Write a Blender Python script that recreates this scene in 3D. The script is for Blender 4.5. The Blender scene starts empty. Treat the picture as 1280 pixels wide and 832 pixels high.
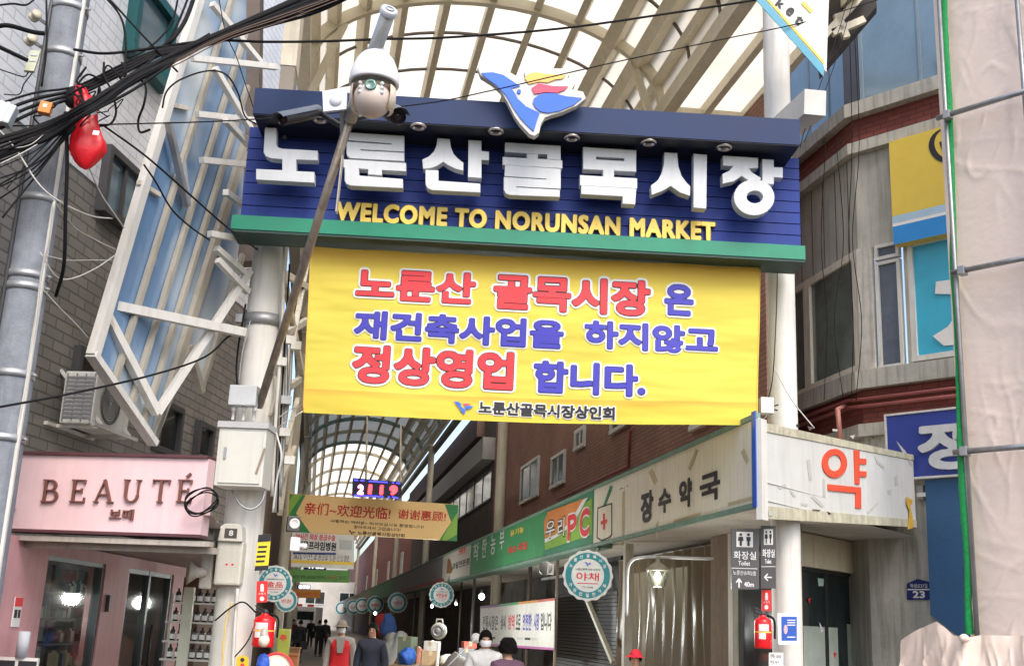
import bpy, bmesh, math, random
import numpy as np
from mathutils import Vector, Matrix, noise
random.seed(7)
R = math.radians
S = bpy.context.scene
COL = S.collection

# ------------------------------------------------------------------ camera
CAM = Vector((0, 0, 1.8)); FPX = 1408.0; PITCH = R(14.5); ROLL = R(2.45)
cF = Vector((0, math.cos(PITCH), math.sin(PITCH)))
r0 = Vector((1, 0, 0)); u0 = Vector((0, -math.sin(PITCH), math.cos(PITCH)))
cR = r0 * math.cos(ROLL) + u0 * math.sin(ROLL)
cU = -r0 * math.sin(ROLL) + u0 * math.cos(ROLL)
cam = bpy.data.objects.new('camera', bpy.data.cameras.new('camera')); COL.objects.link(cam)
cam.data.sensor_width = 36; cam.data.lens = 36 * FPX / 1280; cam.data.clip_end = 2000
cam.matrix_world = Matrix((( cR.x, cU.x, -cF.x, CAM.x), (cR.y, cU.y, -cF.y, CAM.y), (cR.z, cU.z, -cF.z, CAM.z), (0, 0, 0, 1)))
S.camera = cam
# ------------------------------------------------------------------ light
SUN_EL, SUN_AZ = R(50), R(160)      # azimuth clockwise from +Y: behind the viewer, to the right
w = bpy.data.worlds.new('World'); S.world = w; w.use_nodes = True
nt = w.node_tree; bg = nt.nodes['Background']
sky = nt.nodes.new('ShaderNodeTexSky'); sky.sky_type = 'NISHITA'; sky.sun_disc = False
sky.sun_elevation = SUN_EL; sky.sun_rotation = SUN_AZ; sky.air_density = 1.0; sky.dust_density = 3.5
nt.links.new(sky.outputs[0], bg.inputs[0]); bg.inputs[1].default_value = 0.15
sl = bpy.data.lights.new('sun', 'SUN'); sl.energy = 0.65; sl.angle = R(24); sl.color = (1, .96, .9)
so = bpy.data.objects.new('sun', sl); COL.objects.link(so)
sd = Vector((math.sin(SUN_AZ) * math.cos(SUN_EL), math.cos(SUN_AZ) * math.cos(SUN_EL), math.sin(SUN_EL)))
so.rotation_euler = (-sd).to_track_quat('-Z', 'Y').to_euler()
so.location = sd * 60
S.view_settings.view_transform = 'Standard'; S.view_settings.look = 'None'
S.view_settings.exposure = 1.2; S.view_settings.gamma = 1; S.view_settings.use_curve_mapping = False
S.render.engine = 'CYCLES'; S.cycles.max_bounces = 8; S.cycles.transparent_max_bounces = 12
S.cycles.caustics_reflective = False; S.cycles.caustics_refractive = False; S.cycles.use_denoising = True

# ------------------------------------------------------------------ geometry helpers
def ray(x, y): return (cF * FPX + cR * (x - 640) + cU * (416 - y)).normalized()
def hit(x, y, p, n):
    d = ray(x, y); return CAM + d * ((p - CAM).dot(n) / d.dot(n))
def atY(x, y, Y): return hit(x, y, Vector((0, Y, 0)), Vector((0, 1, 0)))
def hdir(x):
    d = ray(x, 781 + .0428 * (x - 640)); return Vector((d.x, d.y, 0)).normalized()
Z = Vector((0, 0, 1))
class Fr:
    """vertical plane: s to the viewer's right, t up from the ground, d towards the viewer"""
    def __init__(self, p, r):
        self.r = Vector((r.x, r.y, 0)).normalized(); self.u = Z; self.n = self.r.cross(Z)
        self.o = Vector((p.x, p.y, 0))
    def pt(self, s, t, d=0): return self.o + self.r * s + self.u * t + self.n * d
    def px(self, x, y, d=0):
        q = hit(x, y, self.o + self.n * d, self.n) - self.o
        return q.dot(self.r), q.z
    def off(self, d, s=0): return Fr(self.o + self.n * d + self.r * s, self.r)
class Fr3:
    """any plane from an origin and two axes"""
    def __init__(self, o, r, u): self.o = o; self.r = r.normalized(); self.u = u.normalized(); self.n = self.r.cross(self.u)
    def pt(self, s, t, d=0): return self.o + self.r * s + self.u * t + self.n * d
    def px(self, x, y, d=0):
        q = hit(x, y, self.o + self.n * d, self.n) - self.o
        return q.dot(self.r), q.dot(self.u)
def catmull(P, k=6):
    P = [Vector(p) for p in P]
    if len(P) < 3: return P
    Q = [P[0] * 2 - P[1]] + P + [P[-1] * 2 - P[-2]]; out = []
    for i in range(1, len(Q) - 2):
        a, b, c, d = Q[i - 1:i + 3]
        for j in range(k):
            t = j / k
            out.append(.5 * ((2 * b) + (c - a) * t + (2 * a - 5 * b + 4 * c - d) * t * t + (-a + 3 * b - 3 * c + d) * t ** 3))
    out.append(P[-1]); return out

WL = {}
class MB:
    def __init__(self): self.v = []; self.f = []; self.uv = []; self.smooth = []; self.mi = []; self.cur = 0
    def face(self, pts, uv=None, smooth=False):
        b = len(self.v); self.v += [Vector(p) for p in pts]; self.f.append(list(range(b, b + len(pts))))
        self.uv.append(uv or [(0, 0)] * len(pts)); self.smooth.append(smooth); self.mi.append(self.cur); return self
    def grid(self, rows, smooth=True, uvs=None, close=False):
        b = len(self.v); n = len(rows[0])
        for r in rows: self.v += [Vector(p) for p in r]
        for i in range(len(rows) - 1):
            for j in range(n if close else n - 1):
                k = (j + 1) % n
                self.f.append([b + i * n + j, b + i * n + k, b + (i + 1) * n + k, b + (i + 1) * n + j])
                self.uv.append([uvs[i][j], uvs[i][k], uvs[i + 1][k], uvs[i + 1][j]] if uvs else [(0, 0)] * 4)
                self.smooth.append(smooth); self.mi.append(self.cur)
        return self
    def rect(self, fr, s0, s1, t0, t1, d=0):
        return self.face([fr.pt(s0, t0, d), fr.pt(s1, t0, d), fr.pt(s1, t1, d), fr.pt(s0, t1, d)], [(s0, t0), (s1, t0), (s1, t1), (s0, t1)])
    def box(self, fr, s0, s1, t0, t1, d0, d1):
        if s0 > s1: s0, s1 = s1, s0
        if t0 > t1: t0, t1 = t1, t0
        if d0 > d1: d0, d1 = d1, d0
        return self.prism(fr, [(s0, t0), (s1, t0), (s1, t1), (s0, t1)], d0, d1)
    def prism(self, fr, P, d0, d1):
        a = sum(P[i][0] * P[(i + 1) % len(P)][1] - P[(i + 1) % len(P)][0] * P[i][1] for i in range(len(P)))
        if a < 0: P = P[::-1]
        if d0 > d1: d0, d1 = d1, d0
        self.face([fr.pt(s, t, d1) for s, t in P], [tuple(p) for p in P])
        self.face([fr.pt(s, t, d0) for s, t in P[::-1]], [tuple(p) for p in P[::-1]])
        L = 0
        for i in range(len(P)):
            p, q = P[i], P[(i + 1) % len(P)]
            l = math.hypot(q[0] - p[0], q[1] - p[1])
            vert = abs(q[1] - p[1]) > abs(q[0] - p[0])
            uv = [(d0, p[1]), (d0, q[1]), (d1, q[1]), (d1, p[1])] if vert else [(p[0], d0), (q[0], d0), (q[0], d1), (p[0], d1)]
            self.face([fr.pt(*p, d0), fr.pt(*q, d0), fr.pt(*q, d1), fr.pt(*p, d1)], uv)
        return self
    def beam(self, a, b, w, h, up=Z):
        a = Vector(a); b = Vector(b); d = (b - a).normalized()
        if abs(d.dot(up)) > .98: up = Vector((0, 1, 0))
        x = d.cross(up).normalized(); y = x.cross(d)
        c = [x * sx * w / 2 + y * sy * h / 2 for sx, sy in ((-1, -1), (1, -1), (1, 1), (-1, 1))]
        A = [a + k for k in c]; B = [b + k for k in c]
        for i in range(4):
            j = (i + 1) % 4; self.face([A[i], A[j], B[j], B[i]])
        self.face(A[::-1]); self.face(B); return self
    def tube(self, P, r, n=8, cap=True):
        P = [Vector(p) for p in P]; rows = []; up = None
        for i, p in enumerate(P):
            d = (P[min(i + 1, len(P) - 1)] - P[max(i - 1, 0)])
            d = d.normalized() if d.length > 1e-9 else Z
            if up is None: up = Vector((1, 0, 0)) if abs(d.z) > .9 else Z
            x = d.cross(up); x = x.normalized() if x.length > 1e-6 else d.orthogonal().normalized()
            y = x.cross(d); up = y
            rr = r[i] if isinstance(r, (list, tuple)) else r
            rows.append([p + x * math.cos(2 * math.pi * k / n) * rr + y * math.sin(2 * math.pi * k / n) * rr for k in range(n)])
        self.grid([q + [q[0]] for q in rows])
        if cap:
            self.face(rows[0]); self.face(rows[-1][::-1])
        return self
    def lathe(self, c, prof, n=16, axis=Z):
        c = Vector(c); axis = Vector(axis).normalized(); x = axis.orthogonal().normalized(); y = axis.cross(x)
        rows = [[c + axis * h + (x * math.cos(2 * math.pi * k / n) + y * math.sin(2 * math.pi * k / n)) * r for k in range(n + 1)] for r, h in prof]
        return self.grid(rows)
    def ball(self, c, r, n=12, sc=(1, 1, 1)):
        c = Vector(c); rows = []
        for i in range(n // 2 + 1):
            a = math.pi * i / (n // 2)
            rows.append([c + Vector((math.sin(a) * math.cos(2 * math.pi * k / n) * r * sc[0], math.sin(a) * math.sin(2 * math.pi * k / n) * r * sc[1], -math.cos(a) * r * sc[2])) for k in range(n + 1)])
        return self.grid(rows)
    def build(self, name, mats, parent=None, weld=True, bevel=0, recalc=True):
        if not isinstance(mats, (list, tuple)): mats = [mats]
        me = bpy.data.meshes.new(name)
        xs = [v.x for v in self.v]; ys = [v.y for v in self.v]; zs = [v.z for v in self.v]
        o = Vector(((min(xs) + max(xs)) / 2, (min(ys) + max(ys)) / 2, min(zs)))
        me.from_pydata([v - o for v in self.v], [], self.f)
        ul = me.uv_layers.new(name='UVMap')
        flat = [c for u in self.uv for q in u for c in q]
        ul.data.foreach_set('uv', flat)
        me.polygons.foreach_set('use_smooth', self.smooth); me.polygons.foreach_set('material_index', self.mi)
        for m in mats: me.materials.append(m)
        bm = bmesh.new(); bm.from_mesh(me)
        if weld: bmesh.ops.remove_doubles(bm, verts=bm.verts, dist=1e-5)
        if recalc: bmesh.ops.recalc_face_normals(bm, faces=bm.faces)
        if bevel:
            es = [e for e in bm.edges if len(e.link_faces) == 2 and e.calc_face_angle(0) > .5]
            bmesh.ops.bevel(bm, geom=es, offset=bevel, segments=2, affect='EDGES', profile=.6)
        bm.to_mesh(me); bm.free(); me.update()
        return link(name, me, o, parent)
def link(name, me, o, parent=None):
    ob = bpy.data.objects.new(name, me); COL.objects.link(ob); WL[ob.name] = Vector(o)
    if parent: ob.parent = parent; ob.location = o - WL[parent.name]
    else: ob.location = o
    return ob
def thing(name, label, cat, loc, group=None):
    o = bpy.data.objects.new(name, None); COL.objects.link(o); o.empty_display_size = .2
    o.location = loc; WL[o.name] = Vector(loc); return tag(o, label, cat, group)
def tag(o, label=None, cat=None, group=None, kind=None):
    if label: o['label'] = label
    if cat: o['category'] = cat
    if group: o['group'] = group
    if kind: o['kind'] = kind
    return o
def struct(o): o['kind'] = 'structure'; return o
def kids(o): return [c for c in bpy.data.objects if c.parent == o]
def dup(root, loc, rotz=None, label=None, group=None, scale=None):
    def cp(o, par):
        c = o.copy(); COL.objects.link(c); c.parent = par
        for k in KIDS[o.name]: cp(k, c)
        return c
    KIDS = {}
    for o in bpy.data.objects: KIDS.setdefault(o.name, [])
    for o in bpy.data.objects:
        if o.parent: KIDS[o.parent.name].append(o)
    c = cp(root, None); c.location = loc; WL[c.name] = Vector(loc)
    if rotz is not None: c.rotation_euler.z = rotz
    if scale: c.scale = scale
    if label: c['label'] = label
    if group: c['group'] = group
    return c

# ------------------------------------------------------------------ materials
MATS = {}
def mat(name, col, rough=.6, var=.10, scale=4, metal=0, bump=0, streak=0, spec=.5, dirt=None, emit=0, trans=0):
    if name in MATS: return MATS[name]
    m = bpy.data.materials.new(name); m.use_nodes = True; N = m.node_tree.nodes; L = m.node_tree.links
    b = N['Principled BSDF']; b.inputs['Roughness'].default_value = rough; b.inputs['Metallic'].default_value = metal
    b.inputs['Specular IOR Level'].default_value = spec
    tc = N.new('ShaderNodeTexCoord')
    c0 = (*col, 1)
    nz = N.new('ShaderNodeTexNoise'); nz.inputs['Scale'].default_value = scale; nz.inputs['Detail'].default_value = 6; nz.inputs['Roughness'].default_value = .65
    L.new(tc.outputs['Object'], nz.inputs['Vector'])
    rp = N.new('ShaderNodeValToRGB'); rp.color_ramp.elements[0].position = .3; rp.color_ramp.elements[1].position = .7
    rp.color_ramp.elements[0].color = (*[max(0, c * (1 - var)) for c in col], 1); rp.color_ramp.elements[1].color = (*[min(1, c * (1 + var)) for c in col], 1)
    L.new(nz.outputs['Fac'], rp.inputs['Fac']); out = rp.outputs['Color']
    if streak or dirt:
        mp = N.new('ShaderNodeMapping'); mp.inputs['Scale'].default_value = (9, 9, .7) if streak else (2.3, 2.3, 2.3)
        L.new(tc.outputs['Object'], mp.inputs['Vector'])
        n2 = N.new('ShaderNodeTexNoise'); n2.inputs['Scale'].default_value = 1.6; n2.inputs['Detail'].default_value = 5; L.new(mp.outputs[0], n2.inputs['Vector'])
        r2 = N.new('ShaderNodeValToRGB'); r2.color_ramp.elements[0].position = .48; r2.color_ramp.elements[1].position = .72
        L.new(n2.outputs['Fac'], r2.inputs['Fac'])
        ml = N.new('ShaderNodeMath'); ml.operation = 'MULTIPLY'; ml.inputs[1].default_value = streak or .5; L.new(r2.outputs[0], ml.inputs[0])
        mx = N.new('ShaderNodeMixRGB'); L.new(ml.outputs[0], mx.inputs[0]); L.new(out, mx.inputs[1])
        mx.inputs[2].default_value = (*(dirt or [c * .45 for c in col]), 1); out = mx.outputs[0]
    L.new(out, b.inputs['Base Color'])
    rr = N.new('ShaderNodeMapRange'); rr.inputs[3].default_value = max(0, rough - .1); rr.inputs[4].default_value = min(1, rough + .12); L.new(nz.outputs['Fac'], rr.inputs[0]); L.new(rr.outputs[0], b.inputs['Roughness'])
    if bump:
        bp = N.new('ShaderNodeBump'); bp.inputs['Strength'].default_value = bump; bp.inputs['Distance'].default_value = .02
        n3 = N.new('ShaderNodeTexNoise'); n3.inputs['Scale'].default_value = scale * 8; n3.inputs['Detail'].default_value = 4; L.new(tc.outputs['Object'], n3.inputs['Vector'])
        L.new(n3.outputs['Fac'], bp.inputs['Height']); L.new(bp.outputs[0], b.inputs['Normal'])
    if emit:
        b.inputs['Emission Color'].default_value = c0; b.inputs['Emission Strength'].default_value = emit
    if trans:
        tr = N.new('ShaderNodeBsdfTranslucent'); L.new(out, tr.inputs[0]); ms = N.new('ShaderNodeMixShader'); ms.inputs[0].default_value = trans
        L.new(b.outputs[0], ms.inputs[1]); L.new(tr.outputs[0], ms.inputs[2]); L.new(ms.outputs[0], N['Material Output'].inputs[0])
    MATS[name] = m; return m
def brick(name, c1, c2, mortar, bw=.22, bh=.075, rough=.7, ms=.012, bump=.4):
    m = bpy.data.materials.new(name); m.use_nodes = True; N = m.node_tree.nodes; L = m.node_tree.links; b = N['Principled BSDF']
    uv = N.new('ShaderNodeUVMap'); bt = N.new('ShaderNodeTexBrick'); L.new(uv.outputs[0], bt.inputs['Vector'])
    bt.inputs['Scale'].default_value = 1; bt.inputs['Brick Width'].default_value = bw; bt.inputs['Row Height'].default_value = bh; bt.inputs['Mortar Size'].default_value = ms
    bt.inputs['Color1'].default_value = (*c1, 1); bt.inputs['Color2'].default_value = (*c2, 1); bt.inputs['Mortar'].default_value = (*mortar, 1)
    nz = N.new('ShaderNodeTexNoise'); nz.inputs['Scale'].default_value = .9; nz.inputs['Detail'].default_value = 6; tc = N.new('ShaderNodeTexCoord'); L.new(tc.outputs['Object'], nz.inputs['Vector'])
    rp = N.new('ShaderNodeValToRGB'); rp.color_ramp.elements[0].position = .3; rp.color_ramp.elements[0].color = (.72, .72, .72, 1); rp.color_ramp.elements[1].position = .7; rp.color_ramp.elements[1].color = (1, 1, 1, 1); L.new(nz.outputs['Fac'], rp.inputs[0])
    mx = N.new('ShaderNodeMixRGB'); mx.blend_type = 'MULTIPLY'; mx.inputs[0].default_value = 1; L.new(bt.outputs['Color'], mx.inputs[1]); L.new(rp.outputs[0], mx.inputs[2])
    L.new(mx.outputs[0], b.inputs['Base Color']); b.inputs['Roughness'].default_value = rough
    bp = N.new('ShaderNodeBump'); bp.inputs['Strength'].default_value = bump; bp.inputs['Distance'].default_value = .01; bp.invert = True; L.new(bt.outputs['Fac'], bp.inputs['Height']); L.new(bp.outputs[0], b.inputs['Normal'])
    MATS[name] = m; return m
def glass(name, tint, mixf=.25, rough=.04, refl=1.0, ior=1.5):
    """clear pane: mostly see-through, with a mirror of the sky"""
    m = bpy.data.materials.new(name); m.use_nodes = True; N = m.node_tree.nodes; L = m.node_tree.links
    N.remove(N['Principled BSDF']); t = N.new('ShaderNodeBsdfTransparent'); t.inputs[0].default_value = (*tint, 1)
    g = N.new('ShaderNodeBsdfGlossy'); g.inputs['Roughness'].default_value = rough; g.inputs[0].default_value = (refl, refl, refl, 1)
    ms = N.new('ShaderNodeMixShader'); fr = N.new('ShaderNodeFresnel'); fr.inputs[0].default_value = ior
    ad = N.new('ShaderNodeMath'); ad.operation = 'ADD'; ad.inputs[1].default_value = mixf; ad.use_clamp = True; L.new(fr.outputs[0], ad.inputs[0])
    L.new(ad.outputs[0], ms.inputs[0]); L.new(t.outputs[0], ms.inputs[1]); L.new(g.outputs[0], ms.inputs[2]); L.new(ms.outputs[0], N['Material Output'].inputs[0])
    MATS[name] = m; return m

CREAM = mat('cream_steel', (.62, .56, .43), .45, .08, 3, streak=.25)
WHITE_STEEL = mat('white_painted_steel', (.64, .63, .59), .45, .07, 3, streak=.3, dirt=(.35, .32, .27))
GREYMET = mat('galvanised_steel', (.36, .37, .38), .45, .15, 5, metal=.6)
DARKMET = mat('dark_steel', (.05, .05, .055), .5, .2)
BLACK = mat('black_rubber', (.009, .009, .010), .65, .2, spec=.15)
BROWNST = mat('brown_steel', (.11, .085, .07), .55, .2)
NAVY = mat('navy_panel', (.030, .055, .25), .6, .12, 2.5, streak=.15, spec=.2)
NAVYBEAM = mat('navy_beam', (.016, .034, .10), .5, .15, 2, spec=.25)
GREEN_TRIM = mat('green_trim', (.0, .22, .12), .4, .1)
LETWHITE = mat('white_letter', (.60, .62, .63), .45, .06, 3, streak=.2, dirt=(.38, .39, .38))
LETYEL = mat('yellow_letter', (.85, .60, .09), .4, .08)
CLOTHY = None
RED = mat('red_print', (.70, .035, .045), .6, .05); BLUE = mat('blue_print', (.05, .045, .42), .6, .05)
WHITE = mat('white_print', (.74, .74, .72), .6, .04); BLACKP = mat('black_print', (.015, .015, .02), .6, .1)
CONC = mat('concrete', (.30, .29, .26), .85, .2, 2, bump=.3, streak=.5, dirt=(.10, .10, .09))
CONC_POLE = mat('pole_concrete', (.21, .23, .26), .8, .25, 5, bump=.3, streak=.5)
PINK = mat('pink_panel', (.74, .52, .53), .5, .06, 2, streak=.22, dirt=(.58, .36, .38))
PINKW = mat('pink_wall', (.58, .30, .32), .6, .12, 3, streak=.3, dirt=(.38, .19, .2))
DARKIN = mat('dark_interior', (.03, .028, .026), .9, .3)
WINDK = mat('dark_glass', (.015, .025, .028), .05, .3, 2, spec=.8)
TEALDK = mat('teal_frame', (.0, .075, .08), .4, .2)
ALU = mat('aluminium_frame', (.55, .55, .52), .4, .08)
IVORY = mat('ivory_frame', (.58, .54, .45), .5, .12, streak=.4, dirt=(.2, .16, .12))
SKIN = mat('skin', (.52, .30, .21), .5, .06, 20)
HAIR = mat('black_hair', (.008, .007, .007), .7, .3, 40, bump=.8, spec=.12)

# ------------------------------------------------------------------ lettering: glyph outlines fattened on a raster and traced back to curves
_TC = {}
def glyph_tris(body, sp=1):
    c = bpy.data.curves.new('t', 'FONT'); c.body = body; c.resolution_u = 4; c.space_character = sp
    o = bpy.data.objects.new('t', c); COL.objects.link(o)
    me = bpy.data.meshes.new_from_object(o.evaluated_get(bpy.context.evaluated_depsgraph_get()))
    me.calc_loop_triangles()
    co = np.zeros(len(me.vertices) * 3); me.vertices.foreach_get('co', co); co = co.reshape(-1, 3)[:, :2]
    tr = np.zeros(len(me.loop_triangles) * 3, dtype=np.int32); me.loop_triangles.foreach_get('vertices', tr)
    bpy.data.objects.remove(o); bpy.data.curves.remove(c); bpy.data.meshes.remove(me)
    return co, tr.reshape(-1, 3)
def simplify(P, eps):
    if len(P) < 4: return P
    P = np.array(P); keep = np.zeros(len(P), bool); keep[0] = keep[-1] = True; st = [(0, len(P) - 1)]
    while st:
        a, b = st.pop()
        if b - a < 2: continue
        d = P[b] - P[a]; l = math.hypot(*d); q = P[a + 1:b] - P[a]
        ds = np.abs(d[0] * q[:, 1] - d[1] * q[:, 0]) / l if l > 1e-9 else np.hypot(q[:, 0], q[:, 1])
        i = int(ds.argmax())
        if ds[i] > eps: keep[a + 1 + i] = True; st += [(a, a + 1 + i), (a + 1 + i, b)]
    return P[keep]
def contours(F, lv=.5):
    h, w_ = F.shape; B = F > lv
    code = B[:-1, :-1] * 1 + B[:-1, 1:] * 2 + B[1:, 1:] * 4 + B[1:, :-1] * 8
    ys, xs = np.nonzero((code > 0) & (code < 15)); nxt = {}; pos = {}
    T = {1: [(3, 0)], 2: [(0, 1)], 3: [(3, 1)], 4: [(1, 2)], 5: [(3, 0), (1, 2)], 6: [(0, 2)], 7: [(3, 2)], 8: [(2, 3)], 9: [(2, 0)], 10: [(0, 1), (2, 3)], 11: [(2, 1)], 12: [(1, 3)], 13: [(1, 0)], 14: [(0, 3)]}
    def key(x, y, e):
        if e == 0: k = (x, y, 0); a, b = F[y, x], F[y, x + 1]
        elif e == 2: k = (x, y + 1, 0); a, b = F[y + 1, x], F[y + 1, x + 1]
        elif e == 3: k = (x, y, 1); a, b = F[y, x], F[y + 1, x]
        else: k = (x + 1, y, 1); a, b = F[y, x + 1], F[y + 1, x + 1]
        if k not in pos:
            t = (lv - a) / (b - a); pos[k] = (k[0] + t, k[1]) if k[2] == 0 else (k[0], k[1] + t)
        return k
    for x, y in zip(xs.tolist(), ys.tolist()):
        for a, b in T[int(code[y, x])]: nxt.setdefault(key(x, y, a), []).append(key(x, y, b))
    out = []
    while nxt:
        k = next(iter(nxt)); loop = [k]
        while True:
            l = nxt.get(k)
            if not l: break
            n = l.pop()
            if not l: del nxt[k]
            if n == loop[0]: break
            loop.append(n); k = n
        if len(loop) > 3: out.append([pos[q] for q in loop])
    return out
def text_shape(body, aspect, bold, res, shear=0, sp=1):
    """closed outlines in a box 1 high and aspect wide; bold = extra stroke half-width as a share of the height"""
    k = (body, round(aspect, 2), bold, res, shear, sp)
    if k in _TC: return _TC[k]
    co, tr = glyph_tris(body, sp); co = co.copy(); co[:, 0] += shear * co[:, 1]
    mn = co.min(0); mx = co.max(0); H = res; W = max(4, int(res * aspect)); pad = int(bold * res) + 4
    P = (co - mn) / (mx - mn) * (np.array([W, H]) - 2 * bold * res) + bold * res + pad
    M = np.zeros((H + 2 * pad, W + 2 * pad), np.float32); SS = 2
    M = np.zeros(((H + 2 * pad) * SS, (W + 2 * pad) * SS), bool)
    for t in tr:
        a, b, c = P[t] * SS
        x0 = max(0, int(min(a[0], b[0], c[0]) - .5)); x1 = int(max(a[0], b[0], c[0]) + 1.5); y0 = max(0, int(min(a[1], b[1], c[1]) - .5)); y1 = int(max(a[1], b[1], c[1]) + 1.5)
        X, Y = np.meshgrid(np.arange(x0, x1) + .5, np.arange(y0, y1) + .5)
        e = [(q[0] - p[0]) * (Y - p[1]) - (q[1] - p[1]) * (X - p[0]) for p, q in ((a, b), (b, c), (c, a))]
        ins = ((e[0] >= -1e-6) & (e[1] >= -1e-6) & (e[2] >= -1e-6)) | ((e[0] <= 1e-6) & (e[1] <= 1e-6) & (e[2] <= 1e-6))
        sub = M[y0:y1, x0:x1]; sub |= ins[:sub.shape[0], :sub.shape[1]]
    rp = bold * res * SS
    if rp >= 1:
        D = M.copy(); n = int(rp)
        for dy in range(-n, n + 1):
            wdt = int(math.sqrt(max(0, rp * rp - dy * dy)))
            row = np.roll(M, dy, 0); cs = np.cumsum(np.pad(row.astype(np.int32), ((0, 0), (wdt + 1, wdt))), 1)
            D |= (cs[:, 2 * wdt + 1:] - cs[:, :-2 * wdt - 1]) > 0
        M = D
    F = M.astype(np.float32).reshape(H + 2 * pad, SS, W + 2 * pad, SS).mean((1, 3))
    F = np.pad(F, 1); G = (F[1:-1, 1:-1] * 4 + F[:-2, 1:-1] + F[2:, 1:-1] + F[1:-1, :-2] + F[1:-1, 2:]) / 8
    G = np.pad(G, 1)
    loops = []
    for l in contours(G):
        l = simplify(l + [l[0]], .22)[:-1]
        if len(l) >= 3: loops.append([((p[0] - 1 - pad + .5) / H, (p[1] - 1 - pad + .5) / H) for p in l])
    _TC[k] = loops; return loops
def shape_mesh(loops, ex, bev=0):
    """fill outlines (holes by even-odd) with thickness; local x, y, z = depth centred on 0"""
    c = bpy.data.curves.new('s', 'CURVE'); c.dimensions = '2D'; c.fill_mode = 'BOTH'; c.extrude = ex / 2; c.bevel_depth = bev; c.bevel_resolution = 1
    for l in loops:
        s = c.splines.new('POLY'); s.points.add(len(l) - 1); s.use_cyclic_u = True
        s.points.foreach_set('co', [q for p in l for q in (p[0], p[1], 0, 1)])
    o = bpy.data.objects.new('s', c); COL.objects.link(o)
    me = bpy.data.meshes.new_from_object(o.evaluated_get(bpy.context.evaluated_depsgraph_get()))
    bpy.data.objects.remove(o); bpy.data.curves.remove(c); return me
def place_shape(name, fr, loops, d, ex, m, parent, bev=0):
    me = shape_mesh(loops, ex, bev); xs = [p[0] for l in loops for p in l]; ys = [p[1] for l in loops for p in l]
    s, t = (min(xs) + max(xs)) / 2, min(ys); o = fr.pt(s, t, d)
    B = Matrix((( fr.r.x, fr.u.x, fr.n.x), (fr.r.y, fr.u.y, fr.n.y), (fr.r.z, fr.u.z, fr.n.z)))
    me.transform(B.to_4x4() @ Matrix.Translation((-s, -t, ex / 2)))
    me.name = name; me.materials.clear(); me.materials.append(m)
    for p in me.polygons: p.use_smooth = False
    return link(name, me, o, parent)
def text(fr, body, bl, trp, d, m, parent, bold=.03, ex=.004, res=40, name='lettering', raw=False, shear=0, sp=1):
    """fit body into the box between two corners (photo pixels on the plane, or raw s,t)"""
    (s0, t0), (s1, t1) = (bl, trp) if raw else (fr.px(*bl, d), fr.px(*trp, d))
    h = t1 - t0; a = (s1 - s0) / h
    L = text_shape(body, a, bold, res, shear, sp)
    loops = [[(s0 + p[0] * h, t0 + p[1] * h) for p in l] for l in L]
    return place_shape(name, fr, loops, d, ex, m, parent)
def text_halo(fr, body, bl, trp, d, m, parent, bold, halo, res=40):
    """the same string fattened by halo (share of height) as a backing colour"""
    (s0, t0), (s1, t1) = fr.px(*bl, d), fr.px(*trp, d)
    h = t1 - t0; a = (s1 - s0) / h; e = halo * h
    L = text_shape(body, (s1 - s0 + 2 * e) / (h + 2 * e), (bold * h + e) / (h + 2 * e), res)
    loops = [[(s0 - e + p[0] * (h + 2 * e), t0 - e + p[1] * (h + 2 * e)) for p in l] for l in L]
    return place_shape('lettering_outline', fr, loops, d, .001, m, parent)
def poly(name, fr, P, d, ex, m, parent, px=True, hole=None, bev=0):
    f = (lambda l: [fr.px(x, y, d) for x, y in l]) if px else (lambda l: l)
    return place_shape(name, fr, [f(P)] + ([f(hole)] if hole else []), d, ex, m, parent, bev)
def cable(pts, r, label, group, m=BLACK, name='overhead_cable', k=6):
    """pts: (px, py, depth) along the wire"""
    return tag(MB().tube(catmull([atY(*p) for p in pts], k), r, 6).build(name, m), label, 'cable', group)
#@@MAIN
# ------------------------------------------------------------------ frames of the place
ED = hdir(385); ER = Vector((ED.y, -ED.x, 0))              # along the market street / across it
def su(u, v, z): return ER * u + ED * v + Z * z
YG = 13.2
GC = atY(313, 570, YG); GD = atY(980, 570, YG + .2)         # the two gate columns
UL, UR_ = GC.dot(ER), GD.dot(ER)
ga = R(2.0)
GF = Fr(Vector((0, 12.95, 0)), Vector((math.cos(ga), math.sin(ga), 0)))       # gate plane
PC = atY(950, 590, 12.3)
PS = Fr(PC, -ED)                                            # street face of the right-hand shops
PE = atY(1143, 610, 15.9)
PY = Fr(PC, PE - PC)                                        # chamfered pharmacy face
BEND = atY(1078, 500, 16.7)
UW = Fr(BEND, -hdir(335)); UR = Fr(BEND, -hdir(-760))       # upper walls of the corner building
WP = atY(290, 560, 19.0); WA = Fr(WP, hdir(790))            # left brick facade

# ------------------------------------------------------------------ ground
m = mat('asphalt', (.06, .06, .06), .9, .25, 3, bump=.5)
struct(MB().face([(-200, -40, 0), (200, -40, 0), (200, 300, 0), (-200, 300, 0)]).build('ground', m))
m = mat('street_concrete', (.33, .27, .21), .8, .2, 1.5, bump=.3)
struct(MB().face([su(UL + .1, 11.5, .004), su(UR_ + 1.6, 11.5, .004), su(UR_ + 1.6, 190, .004), su(UL + .1, 190, .004)]).build('street_paving', m))

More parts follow.
